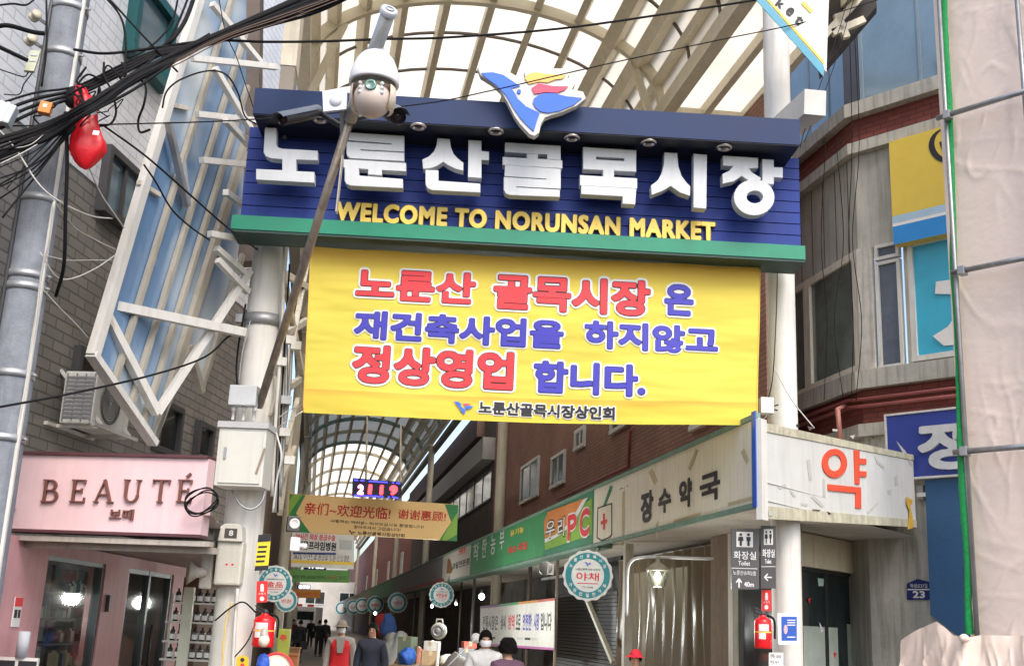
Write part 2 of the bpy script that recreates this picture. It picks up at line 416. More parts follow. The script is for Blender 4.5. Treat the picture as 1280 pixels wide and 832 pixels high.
# ------------------------------------------------------------------ left brick building
LB = thing('brick_building', 'grey brick building with upper storeys coloured white for sky glare behind the utility pole', 'building', WA.pt(-3, 0))
br_g = brick('grey_brick', (.22, .21, .19), (.27, .255, .23), (.12, .115, .105), .40, .13, .55, .012)
br_glare = brick('glare_brick', (.83, .85, .87), (.88, .89, .90), (.60, .61, .64), .40, .13, .3, .010)  # same grey brick higher up, with blown-out sky glare put into its colour
s_l = WA.px(-260, 300)[0]; s_r = WA.px(322, 520)[0]
tb = WA.px(128, 238)[1]; tg = WA.px(60, 668)[1] - .1
MB().box(WA, s_l, s_r, tg, tb, -.4, 0).build('wall', br_g, LB)
MB().box(WA, s_l, s_r, tb, tb + 9, -.4, .01).build('upper_wall', br_glare, LB)
MB().box(WA, s_l, s_r, tb + 9, tb + 9.4, -.5, .15).build('parapet', CONC, LB)
def wquad(fr, P, name, parent, frame_m, pane_m, fw=.07, depth=.12, mull=0, label=None):
    st = [fr.px(*p) for p in P]; s0 = min(st[0][0], st[3][0]); s1 = max(st[1][0], st[2][0])
    t1 = (st[0][1] + st[1][1]) / 2; t0 = (st[2][1] + st[3][1]) / 2
    return window(fr, s0, s1, t0, t1, name, parent, frame_m, pane_m, fw, depth, mull)
def window(fr, s0, s1, t0, t1, name, parent, frame_m, pane_m, fw=.07, depth=.06, mull=0, d=0):
    b = MB()
    b.box(fr, s0, s1, t1 - fw, t1, d - .02, d + depth).box(fr, s0, s1, t0, t0 + fw, d - .02, d + depth + .02)
    b.box(fr, s0, s0 + fw, t0 + fw, t1 - fw, d - .02, d + depth).box(fr, s1 - fw, s1, t0 + fw, t1 - fw, d - .02, d + depth)
    for k in range(mull):
        sm = s0 + (s1 - s0) * (k + 1) / (mull + 1)
        b.box(fr, sm - fw * .4, sm + fw * .4, t0 + fw, t1 - fw, d - .02, d + depth * .7)
    f = b.build(name, frame_m, parent)
    MB().box(fr, s0 + fw * .6, s1 - fw * .6, t0 + fw * .6, t1 - fw * .6, d + .004, d + depth * .35).build('pane', pane_m, f)
    return f
sky_glass = mat('sky_glass', (.10, .17, .22), .06, .25, 1.2, spec=1.0)
wquad(WA, [(166, -40), (207, 20), (198, 120), (160, 72)], 'window', LB, TEALDK, sky_glass, .13, .16, 0)
wquad(WA, [(133, 172), (174, 232), (160, 300), (118, 258)], 'window', LB, DARKMET, sky_glass, .09, .12, 1)
wquad(WA, [(94, 425), (142, 462), (130, 552), (84, 520)], 'window', LB, DARKMET, WINDK, .08, .1, 0)
wquad(WA, [(196, 497), (224, 512), (215, 575), (188, 560)], 'window', LB, DARKMET, WINDK, .08, .1, 0)
wquad(WA, [(244, 524), (262, 534), (258, 580), (240, 572)], 'window', LB, DARKMET, WINDK, .08, .1, 0)
# grey building further left
GB = thing('plaster_building', 'pale lavender grey block at the left edge behind the utility pole', 'building', (-9, 12, 0))
FB = Fr(atY(40, 300, 15.5), Vector((1, .25, 0)))
MB().box(FB, -14, .9, 0, 22, -6, 0).build('wall', brick('lavender_block', (.42, .40, .46), (.46, .44, .50), (.34, .32, .38), .6, .3, .85, .012), GB)
MB().box(FB, -14, FB.px(11, 380)[0], 3.0, FB.px(8, 205)[1], .004, .12).build('pink_sign_panel', PINK, GB)

# air conditioner on its bracket
ac = thing('air_conditioner', 'white outdoor air conditioner unit on a wall bracket above the pink shop', 'air conditioner', WA.pt(*WA.px(95, 530), .3))
s0, t0 = WA.px(66, 528, .05); s1, t1 = WA.px(121, 498, .45)
t1 = t0 + .62; s1 = s0 + .95
acw = mat('appliance_white', (.74, .74, .70), .45, .06, 3, streak=.2)
MB().box(WA, s0, s1, t0, t1, .12, .52).build('casing', acw, ac, bevel=.02)
g = MB()
for k in range(11): g.box(WA, s0 - .012, s0 - .001, t0 + .06 + k * .047, t0 + .085 + k * .047, .15, .50)
for k in range(4): g.box(WA, s0 - .014, s0 - .002, t0 + .03, t1 - .03, .15 + k * .113, .165 + k * .113)
g.build('side_grille', GREYMET, ac)
c = WA.pt((s0 + s1) / 2 - .08, (t0 + t1) / 2, .525)
b = MB().lathe(c, [(.25, 0), (.25, .012), (.23, .012), (.23, 0)], 28, WA.n)
for k in range(7): b.lathe(c, [(.03 * k + .03, .004), (.03 * k + .036, .010), (.03 * k + .042, .004)], 24, WA.n)
b.build('fan_grille', mat('fan_grille', (.10, .10, .10), .6), ac)
b = MB()
for s in (s0 + .1, s1 - .1):
    b.beam(WA.pt(s, t0 - .02, 0), WA.pt(s, t0 - .02, .62), .04, .04).beam(WA.pt(s, t0 + .65, 0), WA.pt(s, t0 - .0, .6), .035, .035)
b.beam(WA.pt(s0 - .12, t0 - .02, .60), WA.pt(s1 + .1, t0 - .02, .60), .05, .04).beam(WA.pt(s0 - .12, t0 - .02, .03), WA.pt(s1 + .1, t0 - .02, .03), .05, .04)
b.build('bracket', WHITE_STEEL, ac)

# ------------------------------------------------------------------ pink cosmetics shop
BF = Fr(atY(140, 615, 11.2), Vector((math.cos(R(-8)), math.sin(R(-8)), 0)))
bs = thing('shop_sign', 'long pink shop sign reading BEAUTÉ in brown serif letters', 'sign', BF.pt(0, 2.5))
(x0, y0), (x1, y1) = BF.px(10, 660), BF.px(261, 573)
MB().box(BF, x0, x1, y0, y1, -.18, 0).build('panel', PINK, bs)
MB().box(BF, x0 - .03, x1, y1, y1 + .03, -.19, .03).box(BF, x0 - .03, x0, y0, y1, -.19, .03).box(BF, x0 - .03, x1, y0 - .03, y0, -.19, .03).build('frame', mat('maroon_trim', (.09, .03, .035), .5), bs)
BRN = mat('brown_letter', (.16, .06, .045), .4, .1)
def serif(ch, x, y, h):
    """serif capitals from strokes: (x0,y0,x1,y1,width) in a unit-high box; returns polygons"""
    out = []
    def st(a, b, wd):
        a = Vector(a); b = Vector(b); d = (b - a).normalized(); n = Vector((-d.y, d.x)) * wd / 2
        out.append([a + n, a - n, b - n, b + n])
    def arc(cx, cy, rx, ry, a0, a1, wt, wn, n=10):
        for k in range(n):
            A = R(a0 + (a1 - a0) * k / n); B = R(a0 + (a1 - a0) * (k + 1) / n); P = []
            for an, q in ((A, 1), (B, 1), (B, -1), (A, -1)):
                wd = wn + (wt - wn) * abs(math.cos(an)); P.append(Vector((cx + (rx + q * wd / 2) * math.cos(an), cy + (ry + q * wn / 2) * math.sin(an))))
            out.append(P)
    T, N = .125, .06
    if ch in 'BE': st((.14, 0), (.14, 1), T)
    if ch == 'B':
        st((.0, .97), (.42, .97), N); st((.0, .03), (.48, .03), N); st((.14, .53), (.42, .53), N)
        arc(.40, .75, .20, .22, -90, 90, T, N); arc(.46, .28, .25, .25, -90, 90, T, N)
    if ch == 'E':
        st((.0, .97), (.62, .97), N); st((.0, .03), (.66, .03), N); st((.14, .52), (.5, .52), N)
        st((.62, 1), (.6, .8), N); st((.66, 0), (.66, .22), N); st((.5, .62), (.5, .42), N)
    if ch == 'A':
        st((.08, .02), (.42, 1), N); st((.40, 1), (.76, .02), T); st((.2, .34), (.6, .34), N); st((-.02, .02), (.22, .02), .045); st((.6, .02), (.92, .02), .045)
    if ch == 'U':
        st((.14, 1), (.14, .3), T); st((.70, 1), (.70, .3), N); arc(.42, .32, .28, .29, 180, 360, T * .9, N * 1.2); st((0, .98), (.28, .98), .045); st((.58, .98), (.82, .98), .045)
    if ch == 'T':
        st((.38, 0), (.38, 1), T); st((0, .97), (.76, .97), N); st((0, 1), (.02, .8), N); st((.76, 1), (.74, .8), N); st((.24, .02), (.52, .02), .045)
    if ch == "'": st((.36, 1.1), (.54, 1.28), .09)
    return [[(x + p.x * h, y + p.y * h) for p in P] for P in out]
lx = [52, 88, 118, 153, 190, 221]
for ch, xx in zip('BEAUTE', lx):
    b = MB(); s, t = BF.px(xx, 627.5); _, tt = BF.px(xx, 599)
    for i, P in enumerate(serif(ch, s, t, tt - t) + (serif("'", s, t, tt - t) if xx == 221 else [])):
        b.prism(BF, P, .004, .03 + (i % 7) * .0007)
    b.build('letter', BRN, bs)
text(BF, '보떼', (136, 649.5), (169, 636), .004, BRN, bs, .03, .02, 32)
# soffit and shopfront
sh = thing('cosmetics_shop', 'pink shopfront with display window and glass door under the pink sign', 'shop', BF.pt(0, 0, -2))
SF = Fr(atY(52, 700, 12.0), hdir(600))
e = SF.px(262, 735)[0] + .6
tS = y0 - .06
def onS(px): return SF.px(px, 760)[0]
A = BF.pt(x0 + .02, tS, -.02); B_ = BF.pt(x1 + .1, tS, -.02)
b = MB()
sof = [A, B_, SF.pt(e, tS + .02, .3), SF.pt(e, tS + .02, -.1), SF.pt(-1.5, tS + .02, -.1)]
b.face([Vector((p.x, p.y, tS)) for p in sof]); b.face([Vector((p.x, p.y, tS + .25)) for p in sof[::-1]])
b.build('soffit', mat('soffit_panel', (.42, .38, .36), .6, .1), sh)
MB().box(BF, x0, x1 + .1, tS - .05, tS - .001, -.10, .0).box(BF, x0, x1 + .1, tS - .11, tS - .051, -.26, -.16).build('soffit_trim', mat('soffit_trim_grey', (.40, .36, .31), .5, .15, 3, streak=.4), sh)
tw = SF.px(60, 693)[1]
w0, w1, d0, d1, e0, e1 = onS(52), onS(124), onS(128), onS(152), onS(156), onS(213)
b = MB()
b.box(SF, -2.2, w0, 0, tS - .01, -.2, 0).box(SF, w0, e, tw, tS - .01, -.2, 0).box(SF, w1 + .06, e0, 0, tw, -.2, 0).box(SF, e1, onS(226), 0, tw, -.2, 0)
b.box(SF, w0, w1 + .06, 0, .55, -.2, 0)
b.build('wall', PINKW, sh)
clear = glass('shop_glass', (.80, .85, .83), .07, ior=1.01)
dfr = mat('charcoal_frame', (.05, .055, .065), .4)
f = MB()
for a, c_ in ((w0, w0 + .05), (w1, w1 + .06)): f.box(SF, a, c_, .55, tw, -.12, -.02)
f.box(SF, w0 + .05, w1, tw - .05, tw, -.12, -.02).box(SF, w0 + .05, w1, .55, .6, -.12, -.02)
wf = f.build('display_window', dfr, sh); MB().rect(SF, w0 + .05, w1, .6, tw - .05, -.06).build('pane', clear, wf)
f = MB(); mid = (e0 + e1) / 2 - .1
for a in (e0, mid, e1 - .09): f.box(SF, a, a + .09, 0, tw, -.12, -.02)
f.box(SF, e0 + .09, e1 - .09, tw - .06, tw, -.115, -.025)
df = f.build('door', dfr, sh); MB().rect(SF, e0 + .09, mid, .05, tw - .06, -.06).rect(SF, mid + .09, e1 - .09, .05, tw - .06, -.06).build('pane', clear, df)
MB().tube([SF.pt(mid + .2, .9, .04), SF.pt(mid + .2, 1.6, .04)], .02).build('handle', DARKMET, df)
MB().box(SF, w1 + .2, w1 + .26, 1.75, 1.95, .003, .05).build('mailbox', DARKMET, sh)
# interior
b = MB(); b.box(SF, -.4, e, 0, tS, -3.2, -3.0).box(SF, w0 - .3, w0 - .2, 0, tS, -3, -.2).box(SF, -.4, e, tS - .12, tS - .02, -3.0, -.21).box(SF, -.4, e, 0, .02, -3.0, -.21).box(SF, onS(226), onS(230), 0, tS - .13, -3., -.2)
b.build('interior', mat('shop_interior', (.50, .46, .44), .8), sh)
lt = MB().box(SF, w0 + .15, w1 - .2, tw - .42, tw - .37, -1.0, -.92).build('tube_lamp', mat('tube_glow', (.9, 1, .92), .5, 0, emit=45), sh)
shelf = thing('display_shelf', 'dark shelving stacked with cosmetics behind the display window', 'shelf', SF.pt((w0 + w1) / 2, 0, -.8))
b = MB()
lv = [.75, 1.05, 1.35, 1.65, 1.95]
for t in lv: b.box(SF, w0 + .1, e1 - .1, t - .03, t, -1.05, -.65)
for k in range(6): s = w0 + .1 + (e1 - w0 - .2) * k / 5; b.box(SF, s - .02, s + .02, 0, 2.3, -1.05, -1.0)
b.build('shelves', mat('shelf_board', (.16, .15, .14), .6), shelf)
cols = [(.6, .6, .58), (.42, .2, .2), (.16, .2, .26), (.65, .55, .4), (.05, .05, .06), (.3, .42, .36), (.55, .36, .38)]
protos = []
for i, c_ in enumerate(cols):
    h = .10 + .02 * (i % 4); fr0 = Fr3(Vector((0, 0, 0)), SF.r, Z)
    o = MB().box(fr0, -.055, .055, 0, h, -.05, .05).box(fr0, -.03, .03, h + .0005, h + .03, -.02, .02).build('cosmetic_box', mat('cosmetic_%d' % i, c_, .4), None)
    protos.append(o)
used = set(); n = 0
for t in lv:
    s = w0 + .2
    while s < e1 - .2:
        if random.random() < .86 and not (w1 + .1 < s < e0 - .1):
            i = random.randrange(len(cols)); p = SF.pt(s, t, -.78 + random.uniform(-.05, .06))
            o = protos[i] if i not in used else protos[i].copy()
            if i in used: COL.objects.link(o)
            used.add(i); o.location = p
            tag(o, 'small boxed cosmetic product standing on the shelving inside the pink shop', 'product', 'cosmetics on the shop shelves'); n += 1
        s += random.uniform(.13, .2)
poster = thing('wall_notice', 'red topped paper notice on the pink wall left of the display window', 'notice', SF.pt(onS(18), 1.4, 0))
sA, tA = SF.px(14, 783, .01); sB, tB = SF.px(29, 746, .01)
MB().box(SF, sA, sB, tA, tB, .002, .012).build('sheet', WHITE, poster)
MB().box(SF, sA + .002, sB - .002, tB - .09, tB - .003, .0125, .015).build('header', RED, poster)
MB().box(SF, sA + .02, sA + .09, tB - .2, tB - .12, .0125, .014).box(SF, sA + .11, sB - .02, tB - .2, tB - .12, .0125, .014).build('picture', BLACKP, poster)
# outdoor bottle rack
RF = Fr(atY(236, 780, 14.4), Vector((1, .1, 0)))
rk = thing('bottle_rack', 'white stepped wire rack of small dark bottles outside the cosmetics shop', 'rack', RF.pt(0, 0, .2))
ra, rb = RF.px(206, 800)[0], RF.px(285, 800)[0]
rows = [RF.px(236, y)[1] for y in (752, 776, 800, 822)]
b = MB()
for k, t in enumerate(rows): b.box(RF, ra + (.06 if k == 0 else 0), rb, t - .025, t - .003, -.12 + k * .05, .08 + k * .05)
b.box(RF, rb - .03, rb, 0, rows[0] + .25, -.15, -.11).box(RF, ra, ra + .03, 0, rows[0] + .1, -.15, -.11)
b.build('shelves', WHITE_STEEL, rk)
bp0 = MB().lathe((0, 0, 0), [(0, 0), (.032, .001), (.033, .10), (.028, .12), (.012, .135), (.012, .165), (0, .166)], 10).build('cosmetic_bottle', mat('dark_bottle', (.03, .022, .02), .2), None)
lb0 = MB().lathe((0, 0, .02), [(.0335, 0), (.0337, .06)], 10).build('bottle_label', WHITE, bp0)
first = True
for k, t in enumerate(rows):
    s = ra + .10
    while s < rb - .06:
        p = RF.pt(s, t - .003, -.02 + k * .05)
        if first: bp0.location = p; first = False; o = bp0
        else:
            o = bp0.copy(); COL.objects.link(o); c_ = lb0.copy(); COL.objects.link(c_); c_.parent = o
            o.location = p
        tag(o, 'dark bottle with white label on the stepped rack by the shop', 'bottle', 'bottles on the stepped rack'); s += .088
MB_post = MB().box(RF, *[RF.px(x, 760)[0] for x in (238, 250)], 0, RF.px(245, 735)[1], .5, .6).build('signpost', mat('pale_green_paint', (.60, .62, .52), .5, .08))
tag(MB_post, 'pale painted square post beside the bottle rack under the meters', 'post')
bw = thing('standing_board', 'white folding board with black panels at the lower left corner', 'board', BF.pt(BF.px(17, 820)[0], 0, -.1))
p0 = Fr(atY(20, 822, 11.2), Vector((1, .1, 0)))
a0, b0 = p0.px(-8, 824); a1, b1 = p0.px(48, 822)
MB().box(p0, a0, a1, 0, b1, -.05, 0).build('panel', WHITE_STEEL, bw)
MB().box(p0, a0 + .03, a0 + .2, 1.0, b1 - .03, .001, .004).box(p0, a0 + .23, a0 + .40, 1.0, b1 - .03, .001, .004).build('print', BLACKP, bw)
rl = thing('rolled_poster', 'grey rolled sheet standing on the white board at lower left', 'roll', p0.pt((a0 + a1) / 2, b1))
c = p0.pt(p0.px(27, 810)[0], b1, -.02)
MB().lathe(c, [(0, 0), (.055, .001), (.055, .24), (.045, .24), (.045, .02)], 16).build('tube', mat('grey_sheet', (.40, .42, .46), .6), rl)

# ------------------------------------------------------------------ utility pole
UPp = atY(42, 300, 10.4); UPp.z = 0
up = thing('utility_pole', 'round grey concrete utility pole with steel bands at the left edge', 'pole', UPp)
MB().lathe(UPp, [(.20, 0), (.165, 14)], 28).build('shaft', CONC_POLE, up)
for y in (12, 70, 252, 372 - 25, 362, 470, 550):
    t = atY(40, y, 10.4).z; rr = .20 - .035 * t / 14 + .004
    MB().lathe(UPp + Z * t, [(rr, -.035), (rr + .006, -.035), (rr + .006, .035), (rr, .035)], 28).tube([UPp + Vector((rr, -.03, t)), UPp + Vector((rr + .05, -.05, t))], .012).build('band', GREYMET, up)
MB().beam(UPp + Vector((.19, -.08, 0)), UPp + Vector((.165, -.08, 11)), .03, .03).build('conduit', WHITE_STEEL, up)
MB().tube([UPp + Vector((-.15, -.15, 0)), UPp + Vector((-.12, -.14, 11))], .02).build('cable_riser', DARKMET, up)
por = mat('porcelain_insulator', (.55, .50, .38), .3)
for i, (x, y) in enumerate(((44, 20), (38, 50))):
    c = atY(x, y, 10.1); 
    ins = thing('insulator', ['cream ring insulator on the pole, upper of two', 'cream ring insulator on the pole, lower of two'][i], 'insulator', c, 'insulators on the utility pole')
    MB().lathe(c, [(.0, -.05), (.05, -.045), (.055, -.02), (.035, -.01), (.035, .01), (.055, .02), (.05, .045), (0, .05)], 16, Vector((.6, -.5, .3))).build('body', por, ins)
    MB().beam(c, UPp + Z * c.z + Vector((-.14, -.05, .02)), .02, .03).build('strap', GREYMET, ins)
tbx = thing('terminal_block', 'pale green terminal block hanging beside the utility pole', 'terminal block', atY(40, 78, 10.0))
q = Fr3(atY(41, 76, 10.0), Vector((1, .3, .1)), Vector((.15, 0, 1)))
MB().box(q, -.045, .045, -.12, .10, -.03, .03).build('body', mat('pale_green_plastic', (.5, .52, .38), .5), tbx)
MB().box(q, -.03, .03, -.02, .0, .031, .037).box(q, -.03, .03, .04, .06, .031, .037).build('clamp', GREYMET, tbx)
ob = thing('junction_box', 'small orange junction box hung in the cable bundle', 'box', atY(57, 144, 9.9))
q = Fr3(atY(57, 136, 9.9), Vector((1, .2, -.1)), Vector((.12, .1, 1)))
MB().box(q, -.055, .055, -.06, .06, -.04, .04).build('body', mat('orange_plastic', (.62, .20, .03), .5), ob, bevel=.008)
MB().box(q, -.02, .015, -.005, .03, .0405, .043).build('sticker', WHITE, ob)
gb = thing('splice_box', 'pale grey splice box at the left edge of the cable bundle', 'box', atY(3, 155, 9.7))
q = Fr3(atY(-4, 140, 9.7), Vector((1, .2, -.25)), Vector((.25, .1, 1)))
MB().box(q, -.2, .16, -.10, .10, -.07, .07).build('body', mat('pale_grey_plastic', (.5, .54, .57), .45), gb, bevel=.015)
MB().box(q, .07, .10, -.105, .105, -.075, .075).build('strap', WHITE_STEEL, gb)
rc = thing('red_cover', 'red plastic sack wrapped round the cable splice on the pole', 'cover', atY(108, 200, 10.0))
b = MB(); rows = []
prof = [(100, 108, 14), (104, 122, 28), (107, 138, 33), (107, 152, 37), (109, 164, 42), (111, 176, 52), (110, 186, 54), (108, 195, 46), (107, 203, 32), (107, 209, 18), (107, 212, 3)]
for x, y, wd in prof:
    c = atY(x, y, 10.0); rr = wd * .5 * 10.0 / FPX; rr *= .88; n = 28
    rows.append([c + Vector((math.cos(2 * math.pi * k / n), math.sin(2 * math.pi * k / n) * .6, 0)) * rr * (1 + .13 * math.sin(5 * 2 * math.pi * k / n + y * .06) * (1 if y < 190 else .4) + .10 * noise.noise(Vector((math.cos(2 * math.pi * k / n) * 2, math.sin(2 * math.pi * k / n) * 2, y * .06))))  for k in range(n)])
b.grid(rows, close=True)
b.build('sack', mat('red_vinyl', (.62, .006, .015), .42, .25, 3, bump=.15), rc)
for (x, y, a) in ((117, 141, .3), (120, 166, -.1)):
    q = Fr3(atY(x, y, 9.85), Vector((1, 0, a)), Vector((-a, 0, 1)))
    MB().box(q, -.03, .03, -.022, .022, -.002, .002).build('tag', WHITE, rc)
MB().ball(atY(92, 122, 10.05), .09, 12, (1, .8, 1.3)).build('splice', BLACK, rc)

# ------------------------------------------------------------------ glazed side wing of the arcade roof
wg = thing('glazed_wing', 'slanting blue glazed steel wing on the left of the market gate', 'canopy', atY(185, 552, 12.4))
pA, pB, pC = atY(262, -60, 12.2), atY(112, 442, 11.2), atY(186, 552, 12.4)
nrm = (pB - pA).cross(pC - pA).normalized()
WF = Fr3(pB, (pC - pB), (pA - pB) - (pC - pB).normalized() * (pA - pB).dot((pC - pB).normalized()))
def wp(x, y): return WF.px(x, y)
gl = bpy.data.materials.new('sky_reflection_glazing'); gl.use_nodes = True
N = gl.node_tree.nodes; L = gl.node_tree.links; pb = N['Principled BSDF']; tc = N.new('ShaderNodeTexCoord'); nz = N.new('ShaderNodeTexNoise'); nz.inputs['Scale'].default_value = .9; nz.inputs['Detail'].default_value = 1.5
mpn = N.new('ShaderNodeMapping'); mpn.inputs['Scale'].default_value = (1, 1, .55); L.new(tc.outputs['Object'], mpn.inputs[0]); L.new(mpn.outputs[0], nz.inputs['Vector'])
rp = N.new('ShaderNodeValToRGB'); rp.color_ramp.elements[0].position = .42; rp.color_ramp.elements[0].color = (.15, .26, .42, 1); rp.color_ramp.elements[1].position = .60; rp.color_ramp.elements[1].color = (.60, .67, .70, 1)  # blue and pale patches put the reflected sky into the pane colour
L.new(nz.outputs['Fac'], rp.inputs[0]); L.new(rp.outputs[0], pb.inputs['Base Color']); pb.inputs['Roughness'].default_value = .07; pb.inputs['Specular IOR Level'].default_value = .8
bpn = N.new('ShaderNodeBump'); bpn.inputs['Strength'].default_value = .08; L.new(nz.outputs['Fac'], bpn.inputs['Height']); L.new(bpn.outputs[0], pb.inputs['Normal'])
outer = [(112, 442), (186, 552), (207, 500), (232, 432), (248, 490), (285, 395), (300, 300), (306, 190), (308, 60), (308, -60), (262, -60)]
P = [wp(*p) for p in outer]
MB().prism(WF, P, -.02, 0).build('glazing', gl, wg)
MUL = mat('mullion_beige', (.40, .37, .31), .5, .12, 3, streak=.4, dirt=(.2, .18, .14))
def seg(a, b, wd, h, name='mullion', m=MUL, d=.04):
    A = WF.pt(*wp(*a), d); B = WF.pt(*wp(*b), d); return MB().beam(A, B, wd, h, WF.n).build(name, m, wg)
seg((112, 444), (264, -66), .11, .10, 'edge_beam', WHITE_STEEL); seg((110, 442), (188, 554), .07, .12, 'edge_beam', WHITE_STEEL)
for (bx, by), tp in (((138, 480), (304, -58)), ((158, 510), (306, 33)), ((174, 534), (306, 108)), ((207, 500), (303, 190)), ((247, 488), (300, 318))):
    seg((bx, by), tp, .055, .06)
seg((187, 551), (304, 172), .075, .07); seg((232, 432), (248, 490), .08, .08, 'edge_beam'); seg((186, 552), (232, 432), .07, .07, 'edge_beam')
for a, b_ in (((128, 392), (172, 470)), ((206, 130), (232, 136)), ((170, 228), (196, 244))): seg(a, b_, .05, .05, 'crossbar', IVORY, .03)
def strut(a, b, wd=.08, m=WHITE_STEEL, name='strut'): return MB().beam(atY(*a), atY(*b), wd, wd).build(name, m, wg)
strut((137, 381, 11.5), (306, 416, 12.95), .10); strut((131, 390, 11.35), (196, 516, 12.2), .09); strut((196, 516, 12.2), (312, 338, 13.0), .08)
strut((210, 152, 11.7), (234, 258, 12.3), .07, GREYMET); strut((234, 258, 12.3), (228, 200, 12.2), .06, GREYMET)
for a, b_ in (((240, 73, 11.9), (345, 84, 13.0)), ((246, 143, 12), (330, 152, 13.0)), ((252, 200, 12.1), (310, 206, 13)), ((262, 292, 12.3), (318, 302, 13)), ((268, 85, 12.1), (330, 190, 13)), ((282, 150, 12.3), (312, 182, 13)), ((282, 240, 12.4), (306, 258, 13)), ((265, 5, 12.1), (330, 84, 13.1)), ((270, 310, 12.5), (310, 345, 13)), ((272, 325, 12.5), (310, 365, 13))):
    strut(a, b_, .07)
# ------------------------------------------------------------------ gate columns
colw = mat('column_white', (.68, .67, .63), .5, .09, 2, streak=.35, dirt=(.36, .33, .28), bump=.05)
GC.z = 0; GD.z = 0
gc = thing('gate_column', 'thick white round gate column carrying the meter boxes and grey cabinet', 'column', GC, 'columns of the market gate')
MB().lathe(GC, [(.235, 0), (.225, 3.2), (.21, 6.0), (.21, 7.2)], 36).build('shaft', colw, gc)
for y in (402,): 
    t = atY(320, y, YG).z; MB().lathe(GC + Z * t, [(.222, -.07), (.234, -.07), (.234, .07), (.222, .07)], 36).box(GF, GC.x - .30, GC.x - .22, t - .05, t + .05, -.3, -.2).build('collar', GREYMET, gc)
gd = thing('gate_column', 'tall smooth white round gate column behind the pharmacy sign', 'column', GD, 'columns of the market gate')
MB().lathe(GD, [(.172, 0), (.168, 11.2)], 36).build('shaft', colw, gd)

# ------------------------------------------------------------------ market name sign
SG = GF.off(.45)
sg = thing('market_sign', 'long navy market sign with white raised Korean letters over a green strip', 'sign', SG.pt(0, 6, 0))
sL, _ = SG.px(306, 220); sR_, _ = SG.px(1000, 260)
tT = SG.px(650, 178)[1]; tB = SG.px(650, 287.5, .07)[1]; tG0 = SG.px(650, 305, .07)[1]; tG1 = tB
n = 8; hh = (tT - tB) / n
b = MB()
for k in range(n): b.box(SG, sL, sR_, tB + k * hh + .012, tB + (k + 1) * hh, -.30, 0)
b.box(SG, sL + .01, sR_ - .01, tB, tT - .01, -.29, -.02)
b.build('board', NAVY, sg)
MB().box(SG, sL - .08, sR_ + .03, tG0, tG1 - .002, -.42, .07).build('trim', GREEN_TRIM, sg)
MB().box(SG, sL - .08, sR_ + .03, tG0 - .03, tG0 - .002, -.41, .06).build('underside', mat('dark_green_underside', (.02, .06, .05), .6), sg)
LF = SG.off(.16)
z1 = lambda P: [(300 + x / 3.468, 80 + y / 3.468) for x, y in P]
z2 = lambda P: [(500 + x / 3.465, 80 + y / 3.465) for x, y in P]
zA = lambda P: [(640 + x / 2.5216, y / 2.5216) for x, y in P]
def ring(cx, cy, rx, ry, n=28, rot=0): return [(cx + rx * math.cos(2 * math.pi * k / n), cy + ry * math.sin(2 * math.pi * k / n)) for k in range(n)]
glyphs = [
 [(z1([(118, 297), (163, 299), (163, 372), (172, 382), (190, 388), (340, 396), (340, 434), (248, 431), (248, 484), (326, 488), (326, 531), (80, 517), (80, 475), (192, 480), (192, 430), (140, 425), (120, 416), (112, 402)]), None, 0)],
 [(z1([(476, 318), (712, 332), (712, 397), (524, 387), (524, 395), (712, 405), (712, 438), (485, 425), (472, 418), (468, 406), (468, 357), (660, 370), (660, 362), (476, 348)]), None, 0),
  (z1([(455, 433), (720, 449), (720, 482), (616, 476), (616, 499), (560, 495), (560, 473), (518, 470), (518, 503), (706, 518), (706, 554), (484, 543), (466, 535), (460, 522), (460, 467), (455, 466)]), None, 0)],
 [(z2([(165, 342), (214, 346), (219, 380), (230, 408), (248, 428), (272, 446), (272, 478), (240, 470), (210, 455), (188, 440), (160, 458), (132, 468), (103, 470), (100, 433), (128, 420), (150, 398), (161, 372)]), None, 0),
  (z2([(298, 350), (350, 353), (350, 397), (382, 400), (382, 434), (350, 432), (350, 510), (296, 506)]), None, 0),
  (z2([(113, 478), (165, 480), (165, 525), (345, 537), (345, 572), (140, 562), (122, 554), (114, 540)]), None, 0)],
 [(z2([(455, 360), (690, 375), (690, 432), (636, 429), (636, 409), (455, 398)]), None, 0),
  (z2([(445, 422), (548, 428), (548, 408), (592, 411), (592, 430), (697, 437), (697, 468), (445, 454)]), None, .0005),
  (z2([(455, 458), (690, 473), (690, 556), (500, 546), (500, 553), (686, 564), (686, 591), (475, 583), (457, 576), (450, 562), (450, 509), (632, 520), (632, 513), (453, 502)]), None, 0)],
 [(zA([(222, 478), (385, 488), (385, 553), (222, 545)]), zA([(260, 506), (350, 511), (350, 522), (260, 517)]), 0),
  (zA([(212, 566), (284, 570), (284, 547), (316, 549), (316, 572), (388, 576), (388, 606), (212, 596)]), None, .0005),
  (zA([(216, 599), (385, 609), (382, 655), (345, 653), (345, 630), (216, 623)]), None, 0)],
 [(zA([(476, 495), (513, 497), (517, 538), (526, 566), (540, 586), (554, 600), (553, 628), (524, 618), (494, 597), (470, 612), (436, 625), (434, 598), (455, 582), (468, 558), (474, 532)]), None, 0),
  (zA([(567, 499), (606, 502), (604, 668), (567, 665)]), None, 0)],
 [(zA([(659, 505), (766, 512), (766, 541), (737, 543), (746, 556), (774, 574), (772, 584), (740, 582), (716, 566), (690, 583), (658, 590), (657, 562), (678, 552), (692, 535), (659, 534)]), None, 0),
  (zA([(782, 516), (815, 518), (815, 541), (843, 542), (843, 572), (815, 570), (815, 592), (782, 590)]), None, .0005),
  (zA(ring(755, 634, 62, 55)), zA(ring(757, 633, 27, 21)), .0012)]]
